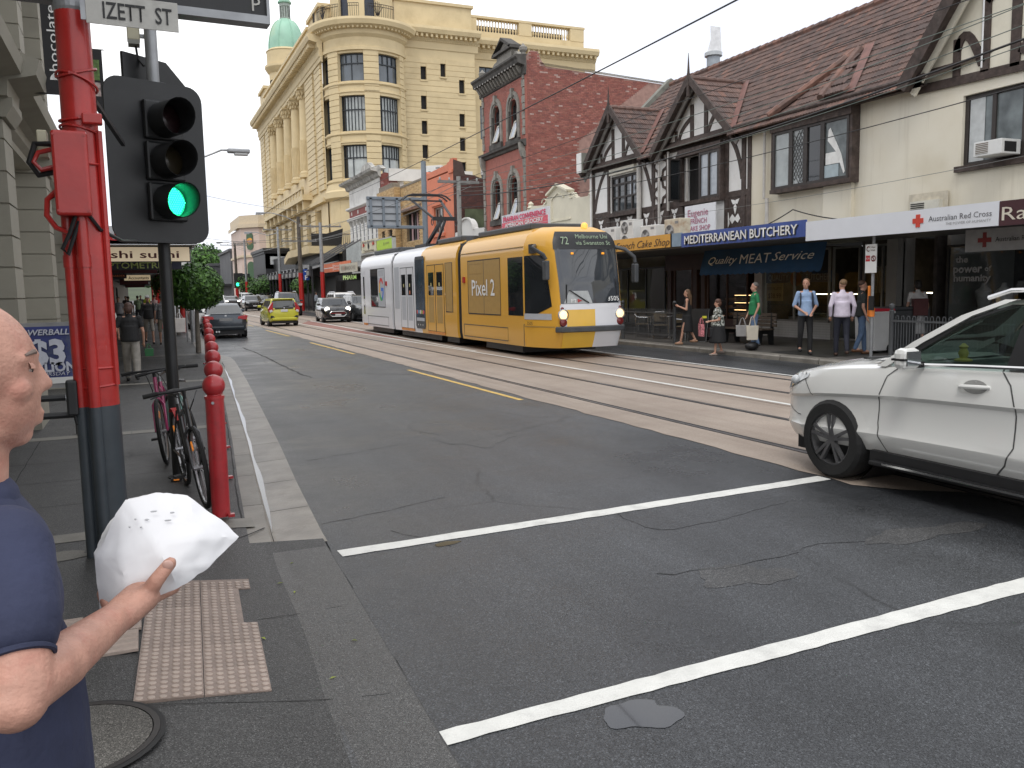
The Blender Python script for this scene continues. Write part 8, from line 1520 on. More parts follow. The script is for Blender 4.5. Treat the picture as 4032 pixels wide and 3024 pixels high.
t = thing('pedal_reflector', 'loose bicycle pedal with an orange reflector lying by the signal pole', 'pedal', (.22, 8.72, .11)); ob('body', MB().b(-.05, .05, -.03, .03, 0, .02), CBK, t); ob('reflector', MB().b(-.025, .025, -.032, -.03, .004, .017), mat('reflector_orange'), t)
# poles along the street
def pole(label, x, y, h, r, redz, arms=(), lamp=None, m=None, name='street_pole', z0=.12):
    t = thing(name, label, 'pole', (x, y, z0), 0, 'street poles'); m = m or mat('timber_pole', (.1, .085, .07), .85, var=.3, sc=4)
    if redz: ob('red_base', MB().cy((0, 0, 0), (0, 0, redz), r*1.15, r*1.1, 14), RPT, t, True)
    ob('shaft', MB().cy((0, 0, redz), (0, 0, h), r, r*.75, 14), m, t, True)
    for z, w in arms:
        ob('cross_arm', MB().b(-w/2, w/2, -.06, .06, z-.06, z+.06), mat('arm_grey', (.2, .19, .18), .8, var=.2), t)
        for k in range(5): ob('insulator', MB().la([(.03, 0), (.05, .06), (.03, .14)], (-w/2+.1+k*(w-.2)/4, 0, z+.06), 8), mat('insulator', (.35, .36, .35), .3), t)
    if lamp: lx, lz = lamp; ob('lamp_arm', MB().tube([(0, 0, h-.6), (lx*.4, 0, lz-.3), (lx*.8, 0, lz), (lx, 0, lz)], .04, 6), GAL, t, True); ob('lamp_head', MB().obx((lx*1.15, 0, lz-.02), .8, .3, .16), GAL, t, bevel=.05); ob('lamp_bowl', MB().obx((lx*1.2, 0, lz-.13), .5, .24, .1), mat('lamp_bowl', (.55, .56, .56), .2), t, bevel=.04)
    return t
pole('tall grey power pole with a cluttered cross arm, rising behind the tram roof', 13.8, 37.55, 6.9, .13, 0, [(6.65, 2.0)], m=mat('pole_concrete', (.3, .3, .28), .8, var=.15)); pole('brown timber pole with a red painted base and a lamp on a long arm', 13.8, 80.3, 8.6, .2, 3.5, [(6.4, 3.2)], (-2.9, 8.9)); pole('grey pole with a red base near the orange awning', 13.8, 70.2, 7.3, .16, 3.35, [(7.0, 3.4)], m=GAL); pole('thin grey pole with a red base left of the parking sign', 13.8, 93, 8.6, .15, 3.7, [(8.3, 3)], (-2.6, 8.0), m=GAL); pole('dark timber pole by the pink corner building', 13.8, 136.6, 9.2, .22, 3.7, [(9.0, 4.2)]); pole('far pole beyond the pink corner building', 13.6, 122, 9, .16, 3.3, [(8.5, 3)], (-2.8, 8.6), m=GAL)
pole('red based slate pole behind the first clipped tree', 1.83, 42.8, 3.9, .14, 0, m=RPT); pole('tall lamp pole on the left pavement with a slanted arm', 1.75, 33.5, 6.1, .09, 0, lamp=(1.7, 7.0), m=GAL); pole('lamp pole further along the left pavement', 2.0, 60, 7.3, .1, 0, lamp=(1.6, 8.6), m=GAL); pole('third lamp pole along the left pavement', 2.0, 85, 8, .1, 3.3, lamp=(1.6, 9.3), m=GAL)
for i, y in enumerate((48, 56, 66, 78)): pole('red painted verandah post at the left awnings, number %s from the camera' % ['one', 'two', 'three', 'four'][i], .95 if i < 2 else 1.05, y, 3.0, .09, 0, m=RPT, name='verandah_post')
t = thing('parking_sign', 'blue parking sign with a white P and arrow on the timber pole', 'street sign', (14.25, 80, 3.2)); ob('plate', MB().b(-.28, .28, -.02, .02, -.25, .75), mat('plate_blue', (.015, .06, .3), .4), t); text('P', .42, (0, -.03, .0), (1, 0, 0), UP, WHT, t, world=False, bold=.03); ob('arrow', MB().add([(-.15, -.03, .5), (.02, -.03, .5), (.02, -.03, .42), (.17, -.03, .54), (.02, -.03, .66), (.02, -.03, .58), (-.15, -.03, .58)], [tuple(range(7))]), WHT, t); ob('top_plate', MB().b(-.3, .3, -.02, .02, .85, 1.15), mat('case_grey'), t)
t = thing('parking_sign', 'white restriction sign plate on a thin grey post by the left tree', 'street sign', (1.6, 34.7, .1)); ob('post', MB().cy((0, 0, 0), (0, 0, 3.2), .035, n=8), GAL, t); ob('plate', MB().b(-.2, .2, -.05, -.04, 2.75, 3.3), WHT, t); text('R & W', .1, (0, -.06, 3.05), (1, 0, 0), UP, BKT, t, world=False)
t = thing('far_signal', 'distant black traffic signal showing green on the far side', 'traffic light', (13.4, 127.5, .1)); ob('pole', MB().cy((0, 0, 0), (0, 0, 4.2), .09, n=8), BPL, t); ob('board', MB().b(-.9, .35, -.1, .1, 2.5, 4.6).b(.35, 1.3, -.1, .1, 3.8, 4.5), BPL, t); ob('lamp', MB().cy((-.4, -.14, 3.0), (-.4, -.1, 3.0), .24, n=14), LED, t)
t = thing('sign_gantry', 'grey mast with a cantilevered traffic sign seen from the back', 'sign', (13.8, 42.7, .12)); SGY = mat('gantry_grey', (.19, .22, .25), .5, .2, var=.08); ob('mast', MB().cy((0, 0, 0), (0, 0, 8.3), .16, .13, 18), SGY, t, True)
for z in (4.88, 6.3): ob('arm', MB().b(-3.05, .1, -.1, .06, z, z+.16), SGY, t, bevel=.02)
ob('sign_back', MB().b(-3.05, -1.3, -.02, .03, 4.95, 6.4), mat('sign_back', (.36, .38, .4), .4, .3, var=.06), t)
for x in (-2.85, -2.2, -1.5): ob('stiffener', MB().b(x-.06, x+.06, -.1, -.02, 4.95, 6.4), SGY, t)
for z in (5.25, 5.6, 5.95): ob('rail', MB().b(-2.98, -1.35, -.05, -.02, z, z+.05), TDG, t)
# far pavement things
FGR = mat('fence_grey', (.1, .105, .11), .45, .3, var=.1)
fe = thing('cafe_fence', 'grey steel pedestrian fence with looped bars beside the cafe tables', 'fence', (14.75, 24.2, .13))
for y in (-2.6, .4, 3.3): ob('post', MB().la([(.05, 0), (.05, 1.1), (.06, 1.12), (.03, 1.14), (.06, 1.18), (.06, 1.24), (.01, 1.28)], (0, y, 0), 12), FGR, fe, True)
for z in (.2, .88): ob('rail', MB().b(-.02, .02, -2.6, 3.3, z, z+.04), FGR, fe)
lp_ = MB().tube([(0, -.035, .2), (0, -.035, .98), (0, -.02, 1.01), (0, .02, 1.01), (0, .035, .98), (0, .035, .2)], .008, 5).mesh('bar'); lp_.materials.append(FGR)
for i in range(40): inst('bar', lp_, fe, (0, -2.5+.145*i, 0))
ALM = mat('chair_alloy', (.55, .56, .57), .25, .9); WVE = mat('chair_weave', (.14, .11, .07), .7, var=.3, sc=20)
ch = thing('cafe_chair', 'metal cafe chair with woven back, nearest the dress wearing woman', 'chair', (15.5, 22.2, .15), .3, 'cafe chairs behind the fence')
ob('seat', MB().b(-.22, .22, -.2, .2, .43, .46), WVE, ch); ob('backrest', MB().b(-.2, .2, .2, .23, .55, .82), WVE, ch); ob('frame', MB().tube([(-.24, -.2, .66), (-.24, .15, .68), (-.2, .24, .75), (-.15, .24, .86), (.15, .24, .86), (.2, .24, .75), (.24, .15, .68), (.24, -.2, .66)], .013, 6), ALM, ch)
for x in (-.22, .22):
    for y, l in ((-.2, .66), (.2, .7)): ob('leg', MB().cy((x*1.1, y*1.2, 0), (x*1.05, y, l), .012, n=6), ALM, ch)
for i, (x, y, r, l) in enumerate(((15.5, 23.5, -.5, 'middle of the row behind the fence'), (15.6, 24.7, .8, 'partly behind the tram front'), (16.5, 22.9, 2.6, 'further back by the cafe window'))): dup(ch, (x, y, .15), r, 'metal cafe chair with woven back, '+l)
ct = thing('cafe_table', 'round metal cafe table among the chairs behind the fence', 'table', (15.9, 23.6, .15)); ob('top', MB().la([(.35, .7), (.35, .73), (.0, .735)], n=24), ALM, ct); ob('stem', MB().cy((0, 0, 0), (0, 0, .7), .03), ALM, ct); ob('base', MB().la([(.24, 0), (.24, .02), (.03, .05)]), ALM, ct)
bn = thing('bench', 'dark slatted bench on the pavement before the butcher window', 'bench', (16.1, 19.95, .15)); BNW = mat('bench_wood', (.1, .075, .055), .7, var=.3, sc=6)
for k in range(4): ob('seat_slat', MB().b(-.25+.12*k, -.15+.12*k, -.95, .95, .42, .455), BNW, bn)
for k in range(4): ob('back_slat', MB().b(.27, .3, -.95, .95, .5+.1*k, .58+.1*k), BNW, bn)
for y in (-.75, .75): ob('leg', MB().pr([(-.25, 0), (-.1, 0), (-.05, .3), (.15, .3), (.2, 0), (.34, 0), (.32, .9), (.27, .9), (.25, .42), (-.28, .42)], 'y', y-.03, y+.03), BPL, bn)
ab = thing('a_frame_board', 'dark A frame menu board standing on the pavement behind the floral blouse woman', 'sign board', (15.75, 21.7, .15), .5); [ob('panel', MB().obx((s*.13, 0, .5), .03, .6, 1.0, M.Rotation(-s*.22, 3, 'Y')), BPL, ab) for s in (-1, 1)]; ob('frame', MB().tube([(-.02, -.3, .98), (-.02, .3, .98), (-.24, .3, 0), (-.24, -.3, 0)], .015, 5, closed=True), GAL, ab)
wb = thing('wheelie_bin', 'white wheelie bin with a red lid by the kerb', 'bin', (16.45, 15.6, .15)); ob('bin_body', MB().pr([(-.27, .05), (.27, .05), (.33, 1.0), (-.33, 1.0)], 'y', -.3, .3), mat('bin_white', (.58, .58, .57), .5, var=.05, dirt=(.4, .4, .38), dsc=2, damt=.5), wb, bevel=.02); ob('lid', MB().pr([(-.36, 1.0), (.36, 1.0), (.34, 1.06), (-.3, 1.08)], 'y', -.33, .33), mat('lid_red', (.55, .03, .05), .4), wb, bevel=.015); ob('rim', MB().b(-.36, .36, -.33, .33, .95, 1.0), mat('bin_white'), wb); [ob('wheel', MB().cy((.22, y-.02, .1), (.22, y+.02, .1), .1, n=14), TYR, wb) for y in (-.3, .3)]
be = thing('bin_enclosure', 'dark grey slotted steel bin enclosure beside the white wheelie bin', 'bin', (17.55, 15.85, .15), -.0); ob('case', MB().b(-.6, .6, -.35, .35, .04, 1.02), mat('enclosure_core', (.03, .033, .036), .6), be); ob('top', MB().b(-.64, .64, -.38, .38, 1.02, 1.08), FGR, be, bevel=.01); [ob('corner_post', MB().b(x-.04, x+.04, y-.04, y+.04, 0, 1.03), FGR, be) for x in (-.6, .6) for y in (-.35, .35)]
slm = MB().b(-.024, .024, -.01, .01, .1, .9).mesh('slat'); slm.materials.append(FGR); [inst('slat', slm, be, (-.53+.076*i, -.36, 0)) for i in range(15)]; slm2 = MB().b(-.01, .01, -.022, .022, .1, .9).mesh('slat'); slm2.materials.append(FGR); [inst('slat', slm2, be, (-.61, -.28+.07*i, 0)) for i in range(9)]
for z in (.06, .88): ob('slot_band', MB().b(-.6, .6, -.365, -.34, z, z+.1), FGR, be)
ps = thing('stop_sign_pole', 'white clearway and bus zone sign on a grey post with an orange marker', 'street sign', (15.25, 14.52, .13)); ob('post', MB().cy((0, 0, 0), (0, 0, 2.8), .035, n=10), GAL, ps); ob('plate', MB().b(-.02, .0, -.14, .18, 1.94, 2.58), WHT, ps).location.x = -.04
for b_, h, y, z, m, w in (('C', .12, .1, 2.48, LRD, .09), ('7-9 am', .035, -.04, 2.51, HB, .13), ('4-6 pm', .035, -.04, 2.45, HB, .13), ('S', .1, -.06, 2.26, LRD, .07)): text(b_, h, (-.065, y, z), RT, UP, m, ps, w=w, bold=.02, world=False)
ob('red_patch', MB().b(-.066, -.062, .04, .16, 2.2, 2.33), mat('patch_red', (.5, .03, .04), .5), ps); text('BUS ZONE', .04, (-.068, .1, 2.265), RT, UP, WHT, ps, w=.11, world=False); ob('ring', MB().la([(.07, 0), (.07, .004), (.055, .004), (.055, 0)], (-.064, -.06, 2.26), 18, M(((0, 0, -1), (1, 0, 0), (0, 1, 0))), False), LRD, ps); ob('orange_marker', MB().b(-.03, .03, .06, .12, .95, 1.65), mat('marker_orange', (.75, .22, .03), .5), ps, bevel=.02); ob('orange_sleeve', MB().cy((0, 0, .95), (0, 0, 1.15), .06, n=12), mat('marker_orange'), ps); ob('timetable', MB().b(-.06, -.03, -.09, .06, 1.1, 1.42), BPL, ps)
dup(fe, (14.75, 10.2, .13), 0, 'grey steel pedestrian fence behind the white car bonnet')
# ------------------------------------------------ overhead wires
WB, WG, WN = mat('wire_black', (.02, .02, .021), .6), mat('wire_grey', (.16, .165, .16), .5), mat('wire_green', (.12, .15, .13), .6)
def sag(a, e, s, n=20): a, e = V(a), V(e); return [a+(e-a)*(i/n)-V((0, 0, s*4*(i/n)*(1-i/n))) for i in range(n+1)]
def wire(label, a, e, s, r, m): single('overhead_wire', MB().tube(sag(a, e, s), r, 5), m, label, 'wire', 'overhead wires', True)
wire('thick black cable sagging along the Tudor gables, lowest of the bundle', (13.8, 37.5, 6.15), (13.8, 3, 6.55), .95, .022, WB)
for i, (z0, z1, s) in enumerate(((6.6, 6.95, .95), (6.5, 6.7, 1.0), (6.7, 6.6, .3), (6.35, 6.45, .95))): wire('thin grey green cable along the Tudor gables, strand %s of four' % ['one', 'two', 'three', 'four'][i], (13.4+.2*i, 37.5, z0), (13.4+.2*i, 3, z1), s, .009, WN)
wire('thin dark cable crossing the plain cream wall', (13.8, 37.5, 5.6), (13.8, 3, 5.45), .6, .01, WB); wire('very thin wire just above the white fascia', (13.8, 24, 3.9), (13.8, 5, 4.2), .25, .005, WG)
wire('black service cable looping onto the cream wall', (18.5, 23.6, 3.5), (18.5, 20.8, 4.1), .12, .018, WB); wire('black service cable dropping behind the white fascia', (18.5, 20.8, 4.1), (18.5, 17.6, 3.55), .12, .018, WB)
wire('long dark span wire rising from the white pediment to the top edge', (15.5, 73, 9.4), (6.8, 8.4, 5.28), .15, .012, WB); wire('span wire from the power pole across to the tram contact line', (13.8, 37.5, 6.4), (10.8, 33, 5.7), .1, .008, WB); wire('contact wire above the far tram track', (10.82, 90, 5.75), (10.82, -6, 5.75), 0, .008, WB); wire('contact wire above the near tram track', (7.43, 200, 5.75), (7.43, 40, 5.75), 0, .008, WB)
for i, (a, e, s, r) in enumerate((((1.75, 60, 8.9), (13.8, 70, 8.2), .3, .014), ((2, 60, 5.9), (13.8, 80, 6.6), .4, .014), ((2, 60, 5.35), (13.8, 70, 6.5), .3, .014), ((13.8, 136, 9), (13.8, 80, 6.6), .8, .018), ((13.2, 136, 9), (13.2, 80, 6.5), .9, .018), ((13.8, 80, 6.5), (13.8, 37.5, 6.7), .6, .014), ((13.2, 80, 6.5), (13.2, 37.5, 6.7), .7, .014), ((14.4, 80, 6.4), (14.4, 37.5, 6.6), .5, .014), ((13.8, 80, 7.6), (13.8, 42.7, 6.9), .4, .014), ((1.2, 130, 7.5), (14, 137, 8.2), .3, .02))): wire('distant cable between street poles, span %s' % ['across the sky left of the yellow store', 'below the lamp heads', 'just above the far roofs', 'from the far timber pole', 'beside the one from the far timber pole', 'to the grey power pole', 'second to the grey power pole', 'nearest the shops to the grey power pole', 'to the sign mast', 'across the street end'][i], a, e, s, r, WG)
an_ = thing('tv_antenna', 'white television aerial at the top right corner above the gable', 'antenna', (17.3, 13.6, 6.5)); m_ = MB().cy((0, 0, 0), (0, 0, 1.6), .02, n=6).bar((0, 1.0, 1.75), (0, -.5, 1.45), .02, .02)
for k in range(12): m_.bar((-.16, .9-.12*k, 1.73-.024*k), (.16, .9-.12*k, 1.73-.024*k), .008, .008)
ob('mast_and_elements', m_, mat('aerial_white', (.65, .65, .65), .4), an_, kind='stuff')
# ------------------------------------------------ people
RMQ = []
def blobob(name, mb, m, par, vox, sm_=4, world=False, fac=.5):
    o = ob(name, mb, m, par, world=world); a = o.modifiers.new('r', 'REMESH'); a.mode = 'VOXEL'; a.voxel_size = vox; a.use_smooth_shade = True
    b_ = o.modifiers.new('s', 'SMOOTH'); b_.iterations = sm_; b_.factor = fac; RMQ.append(o); return o
def skin(n, c): return mat(n, c, .5, var=.12, sc=14, dirt=tuple(x*y for x, y in zip(c, (1.0, .6, .55))), dsc=9, damt=.45, spec=.4)
SKIN = skin('skin', (.5, .285, .2)); EYE = mat('eye_dark', (.02, .015, .012), .2)
def person(label, loc, rz, h=1.75, top=(.1, .1, .1), bot=(.05, .05, .05), sl='short', bt='trousers', hair=(.06, .035, .02), hs_='short', shoe=(.03, .03, .03), arms=None, step=.0, wd=1.0, head=0, vox=.013, ex=None, topm=None):
    t = thing('person', label, 'person', loc, rz, 'people on the pavements'); k = h/1.75; Pm = lambda *p: V(p)*k
    arms = arms or [((-.24, .03, 1.13), (-.25, -.06, .88)), ((.24, .03, 1.13), (.25, -.06, .88))]; B = MB(); tn = tuple('%d' % int(x*99) for x in top+bot)
    legs = []
    for s in (-1, 1):
        f = step*s; hip, kn, an = Pm(s*.085, 0, .92), Pm(s*.1, -f*.5-.02, .5), Pm(s*.1, -f+(.06 if f < 0 else 0), .09+(.06 if f < 0 else 0)); legs.append((hip, kn, an))
        B.cap(hip, kn, .078*k*wd, .052*k, 8).cap(kn, an, .05*k, .034*k, 8).cap(an, an+Pm(0, -.15, -.05), .035*k, .028*k, 8)
    B.el(Pm(0, 0, .98), .15*k*wd, .1*k*wd, .14*k).el(Pm(0, 0, 1.2), .14*k*wd, .095*k*wd, .18*k).el(Pm(0, 0, 1.36), .165*k*wd, .095*k*wd, .11*k).cap(Pm(-.12, 0, 1.42), Pm(.12, 0, 1.42), .055*k, .055*k).cap(Pm(0, .01, 1.42), Pm(0, -.005, 1.56), .052*k, .048*k)
    hm = M.Rotation(head, 3, 'Z'); hc = Pm(0, -.01, 1.635); Hd = lambda *p: hc+hm @ (V(p)*k)
    B.el(Hd(0, .012, .03), .075*k, .092*k, .088*k, 14, 10, hm).el(Hd(0, -.03, -.05), .056*k, .06*k, .075*k, 12, 8, hm).cap(Hd(0, -.085, .01), Hd(0, -.103, -.03), .009*k, .013*k, 6)
    for s in (-1, 1): B.el(Hd(s*.075, .01, -.01), .012*k, .02*k, .03*k, 6, 5, hm)
    for s, (el, ha) in zip((-1, 1), arms):
        sh, el, ha = Pm(s*.168*wd, 0, 1.42), Pm(*el), Pm(*ha); d = (ha-el).normalized(); B.cap(sh, el, .045*k*wd, .036*k, 8).cap(el, ha, .038*k, .026*k, 8).el(ha+d*.04*k, .024*k, .03*k, .045*k, 8, 6)
        x = d.cross(V((0, -1, .2))).normalized()
        for q in range(4): f0 = ha+d*.07*k+x*(q-1.5)*.017*k; B.cap(f0, f0+(d+V((0, -.25, 0))).normalized()*(.055+.012*(q in (1, 2)))*k, .009*k, .008*k, 6)
        B.cap(ha+d*.03*k-x*.03*k, ha+d*.07*k-x*.05*k+V((0, -.015, 0)), .01*k, .008*k, 6)
    blobob('body', B, SKIN, t, vox, 3)
    tm = topm or mat('cloth_'+''.join(tn[:3]), top, .8, var=.12, sc=9, bump=.3, bsc=30); bm_ = mat('cloth_'+''.join(tn[3:]), bot, .8, var=.15, sc=9, bump=.3, bsc=30)
    T_ = MB(); zb = .9 if bt != 'dress' else .55; T_.el(Pm(0, .0, 1.22), .165*k*wd, .118*k*wd, .24*k).el(Pm(0, 0, 1.36), .165*k*wd, .112*k*wd, .11*k).cap(Pm(-.125*wd, -.0, 1.415), Pm(.125*wd, 0, 1.415), .056*k, .056*k).cap(Pm(0, .01, 1.42), Pm(0, .005, 1.49), .085*k, .06*k); T_.la([(.16*k*wd, zb*k), (.172*k*wd, (zb+.03)*k), (.155*k*wd, 1.15*k), (.15*k*wd, 1.25*k)], n=20)
    if sl != 'none':
        for s, (el, ha) in zip((-1, 1), arms):
            sh, el, ha = Pm(s*.168*wd, 0, 1.42), Pm(*el), Pm(*ha); e = el if sl != 'short' else sh+(el-sh)*.62; T_.cap(sh, e, .056*k*wd, .05*k, 10)
            if sl == 'long': T_.cap(el, el+(ha-el)*.94, .047*k, .038*k, 10)
    blobob('top', T_, tm, t, vox, 4)
    D_ = MB()
    if bt in ('skirt', 'dress'): D_.la([(.2*k*wd, .4*k), (.215*k*wd, .43*k), (.19*k*wd, .7*k), (.175*k*wd, .92*k), (.14*k*wd, 1.0*k)], n=24)
    else:
        D_.el(Pm(0, .01, .97), .168*k*wd, .125*k*wd, .13*k)
        for hip, kn, an in legs: wdt = 1.35 if bt == 'wide' else 1; D_.cap(hip, kn, .09*k*wd, .068*k*wdt, 10); (D_.cap(kn, an+(kn-an)*.04, .066*k*wdt, .052*k*wdt, 10) if bt != 'shorts' else None)
    blobob({'skirt': 'skirt', 'dress': 'skirt', 'shorts': 'shorts'}.get(bt, 'trousers'), D_, bm_, t, vox, 4)
    for hip, kn, an in legs: ob('shoe', MB().cap(an+Pm(0, .04, -.045), an+Pm(0, -.15, -.05), .042*k, .036*k, 10), mat('shoe_%d%d%d' % tuple(int(x*99) for x in shoe), shoe, .6), t, True)
    hmt = mat('hair_%d%d' % (int(hair[0]*99), int(hair[1]*99)), hair, .6, var=.4, sc=40, bump=.6, bsc=60); Hh = MB().el(Hd(0, .028, .05), .083*k, .09*k, .082*k, 14, 10, hm)
    if hs_ == 'bob': Hh.el(Hd(0, .05, -.01), .092*k, .085*k, .1*k, 12, 8, hm).el(Hd(0, .02, .055), .092*k, .1*k, .088*k, 12, 8, hm)
    if hs_ == 'long': Hh.el(Hd(0, .06, -.03), .095*k, .07*k, .14*k, 12, 8, hm).cap(Hd(0, .085, -.1), Hd(.0, .12, -.36), .085*k, .04*k, 10)
    if hs_ == 'cap': Hh = MB().el(Hd(0, .01, .06), .088*k, .1*k, .07*k, 14, 8, hm).el(Hd(0, -.1, .045), .06*k, .06*k, .012*k, 10, 6, hm)
    blobob('hair' if hs_ != 'cap' else 'cap', Hh, hmt, t, .012*k, 2)
    for s in (-1, 1): ob('eye', MB().el(Hd(s*.03, -.083, .005), .012*k, .008*k, .006*k, 6, 5, hm), EYE, t)
    return t
def held(name, label, mb, m, cat='bag', smooth=True): return single(name, mb, m, label, cat, None, smooth)
def tote(name, label, c, w, h_, d, m, rz=0, hl=.25):
    t = thing(name, label, 'bag', c, rz); ob('bag_body', MB().pr([(-w*.45, 0), (w*.45, 0), (w/2, h_), (-w/2, h_)], 'y', -d/2, d/2), m, t, bevel=.012); [ob('handle', MB().tube([(-w*.25, y, h_), (-w*.12, y*.5, h_+hl*.8), (0, 0, h_+hl), (w*.12, y*.5, h_+hl*.8), (w*.25, y, h_)], .008, 5), m, t) for y in (-d/2, d/2)]; return t
def florals(nt, N, L, b):
    v = nn(N, 'TexNoise', Scale=22, Detail=3); L.new(nn(N, 'TexCoord').outputs['Object'], v.inputs['Vector']); L.new(ramp(N, L, v.outputs['Fac'], [(.44, (.03, .035, .03)), (.5, (.16, .18, .15)), (.53, (.6, .6, .55)), (.62, (.5, .52, .48))]), b.inputs['Base Color'])
FLO = nmat('floral_print', florals)
# right pavement
person('woman in a long black dress with wavy brown hair looking at a phone', (14.6, 20.75, .14), -2.2, 1.6, (.015, .015, .016), (.015, .015, .016), 'none', 'dress', (.13, .075, .04), 'long', (.3, .17, .1), [((-.2, -.02, 1.12), (-.07, -.26, 1.22)), ((.2, -.02, 1.12), (.06, -.26, 1.22))], .2, .88)
held('phone', 'small phone held up by the woman in the black dress', MB().obx((14.33, 20.98, 1.3), .07, .06, .13), CBK, 'phone', False)
person('older woman in a floral blouse and black skirt pointing back with one thumb', (13.95, 18.45, 0), -2.0, 1.48, (.3, .3, .3), (.014, .014, .015), 'short', 'skirt', (.09, .04, .025), 'bob', (.25, .2, .17), [((-.26, .08, 1.16), (-.36, .22, 1.2)), ((.22, .0, 1.12), (.1, -.27, 1.08))], .1, 1.25, topm=FLO)
tote('shopping_bag', 'red and white patterned shopping bag held by the floral blouse woman', (13.72, 18.85, .5), .3, .32, .1, mat('bag_redwhite', (.6, .2, .22), .7, var=.75, sc=30), 1.2, .18)
held('yellow_packet', 'small yellow packet in the hand of the floral blouse woman', MB().obx((13.72, 18.72, 1.02), .1, .06, .06), mat('packet_yellow', (.65, .6, .05), .5), 'packet', False); tote('handbag', 'black shoulder bag at the side of the floral blouse woman', (13.8, 18.55, .5), .28, .24, .12, BPL, 1.2, .3)
person('grey haired man in a green t-shirt and jeans looking up the street', (14.95, 18.2, .14), -1.9, 1.76, (.02, .19, .07), (.14, .22, .36), 'short', 'trousers', (.12, .11, .1), 'short', (.05, .05, .05), [((-.25, .02, 1.14), (-.24, -.1, .9)), ((.25, .02, 1.14), (.24, -.08, .9))], .08, .95)
CRT = mat('canvas_cream', (.6, .55, .45), .8, var=.08); tote('tote_bag', 'cream canvas tote bag hanging from the hand of the green shirted man', (14.72, 18.0, .4), .32, .38, .06, CRT, -.4, .25); tote('tote_bag', 'grey cloth bag held beside the cream tote', (14.7, 18.38, .48), .34, .3, .1, mat('canvas_grey', (.34, .33, .32), .8, var=.15), -.9, .2); held('black_sack', 'black bag on the pavement under the cream tote', MB().el((14.75, 18.05, .24), .2, .16, .11, 12, 8), CBK)
pm = person('young man in a light blue shirt with a backpack and black trousers facing the street', (14.87, 16.22, .13), -.55, 1.84, (.3, .42, .62), (.016, .016, .018), 'half', 'trousers', (.16, .09, .045), 'short', (.02, .02, .02), [((-.25, .03, 1.14), (-.07, -.22, .98)), ((.25, .03, 1.14), (.1, -.2, .96))], .06, 1.0, -.4)
bk = thing('backpack', 'dark backpack with straps over the light blue shirt', 'backpack', (14.87, 16.22, .13), -.55); ob('pack', MB().obx((0, .2, 1.27), .3, .16, .42), mat('pack_navy', (.03, .04, .06), .7), bk, bevel=.05); [ob('strap', MB().tube([(s*.13, .13, 1.5), (s*.13, .0, 1.53), (s*.14, -.115, 1.44), (s*.145, -.14, 1.25), (s*.16, -.05, 1.1)], .02, 6), mat('pack_navy'), bk, True) for s in (-1, 1)]
person('man in a pale lilac white shirt and navy trousers seen from behind', (15.12, 15.29, .13), 2.5, 1.8, (.66, .6, .7), (.02, .022, .035), 'long', 'trousers', (.2, .12, .06), 'short', (.05, .025, .015), [((-.26, .05, 1.15), (-.24, -.04, .92)), ((.26, .05, 1.15), (.24, -.06, .92))], .12, 1.08, .5)
person('man in a black t-shirt and blue jeans half hidden behind the lilac shirt', (15.75, 15.3, .14), 1.0, 1.76, (.025, .03, .028), (.08, .13, .22), 'short', 'trousers', (.08, .04, .025), 'short', (.12, .05, .02), None, .1)
person('woman in a white top with a maroon backpack walking to the charity shop', (17.9, 15.6, .15), 2.6, 1.72, (.55, .54, .53), (.4, .4, .4), 'short', 'skirt', (.02, .016, .014), 'bob', (.03, .03, .03), None, .15)
held('backpack', 'maroon backpack on the woman near the charity shop', MB().obx((17.78, 15.42, 1.22), .34, .18, .42, M.Rotation(2.6, 3, 'Z')), mat('pack_maroon', (.08, .02, .02), .7), 'backpack', False)
# left pavement
person('woman with short brown hair in a black top and wide grey trousers walking away', (-.22, 19.4, .1), PI, 1.63, (.014, .014, .015), (.27, .25, .22), 'short', 'wide', (.07, .035, .025), 'bob', (.02, .02, .02), [((-.27, .04, 1.12), (-.27, -.06, .88)), ((.3, .05, 1.13), (.36, -.05, .9))], .28, 1.18)
tote('shopping_bag', 'green bag with white handles in the hand of the woman in black', (.12, 19.35, .62), .18, .16, .1, mat('bag_green', (.02, .12, .04), .6), 0, .1)
person('woman in a white patterned top with a black backpack ahead of the woman in black', (-.75, 22.6, .1), PI, 1.66, (.5, .5, .47), (.02, .02, .02), 'short', 'skirt', (.07, .03, .03), 'bob', (.03, .03, .03), None, .2, 1.05); held('backpack', 'black backpack on the woman in the white patterned top', MB().obx((-.75, 22.36, 1.2), .34, .16, .45), CBK, 'backpack', False)
person('man in a white cap, black top and grey shorts walking on the left pavement', (.27, 34, .1), .1, 1.78, (.02, .02, .021), (.34, .32, .28), 'long', 'shorts', (.5, .5, .5), 'cap', (.03, .03, .03), None, .2)
person('man in a striped grey t-shirt beside the black signal pole carrying a plastic bag', (.72, 33, .1), PI, 1.78, (.25, .25, .26), (.3, .26, .2), 'short', 'shorts', (.1, .08, .06), 'short', (.06, .05, .04), None, .2, topm=mat('striped_grey', (.25, .25, .26), .8, var=.5, sc=30)); tote('carrier_bag', 'white plastic carrier bag hanging right of the black signal pole', (1.25, 32.6, .55), .4, .5, .2, mat('plastic_white', (.7, .66, .62), .4), .3, .2)
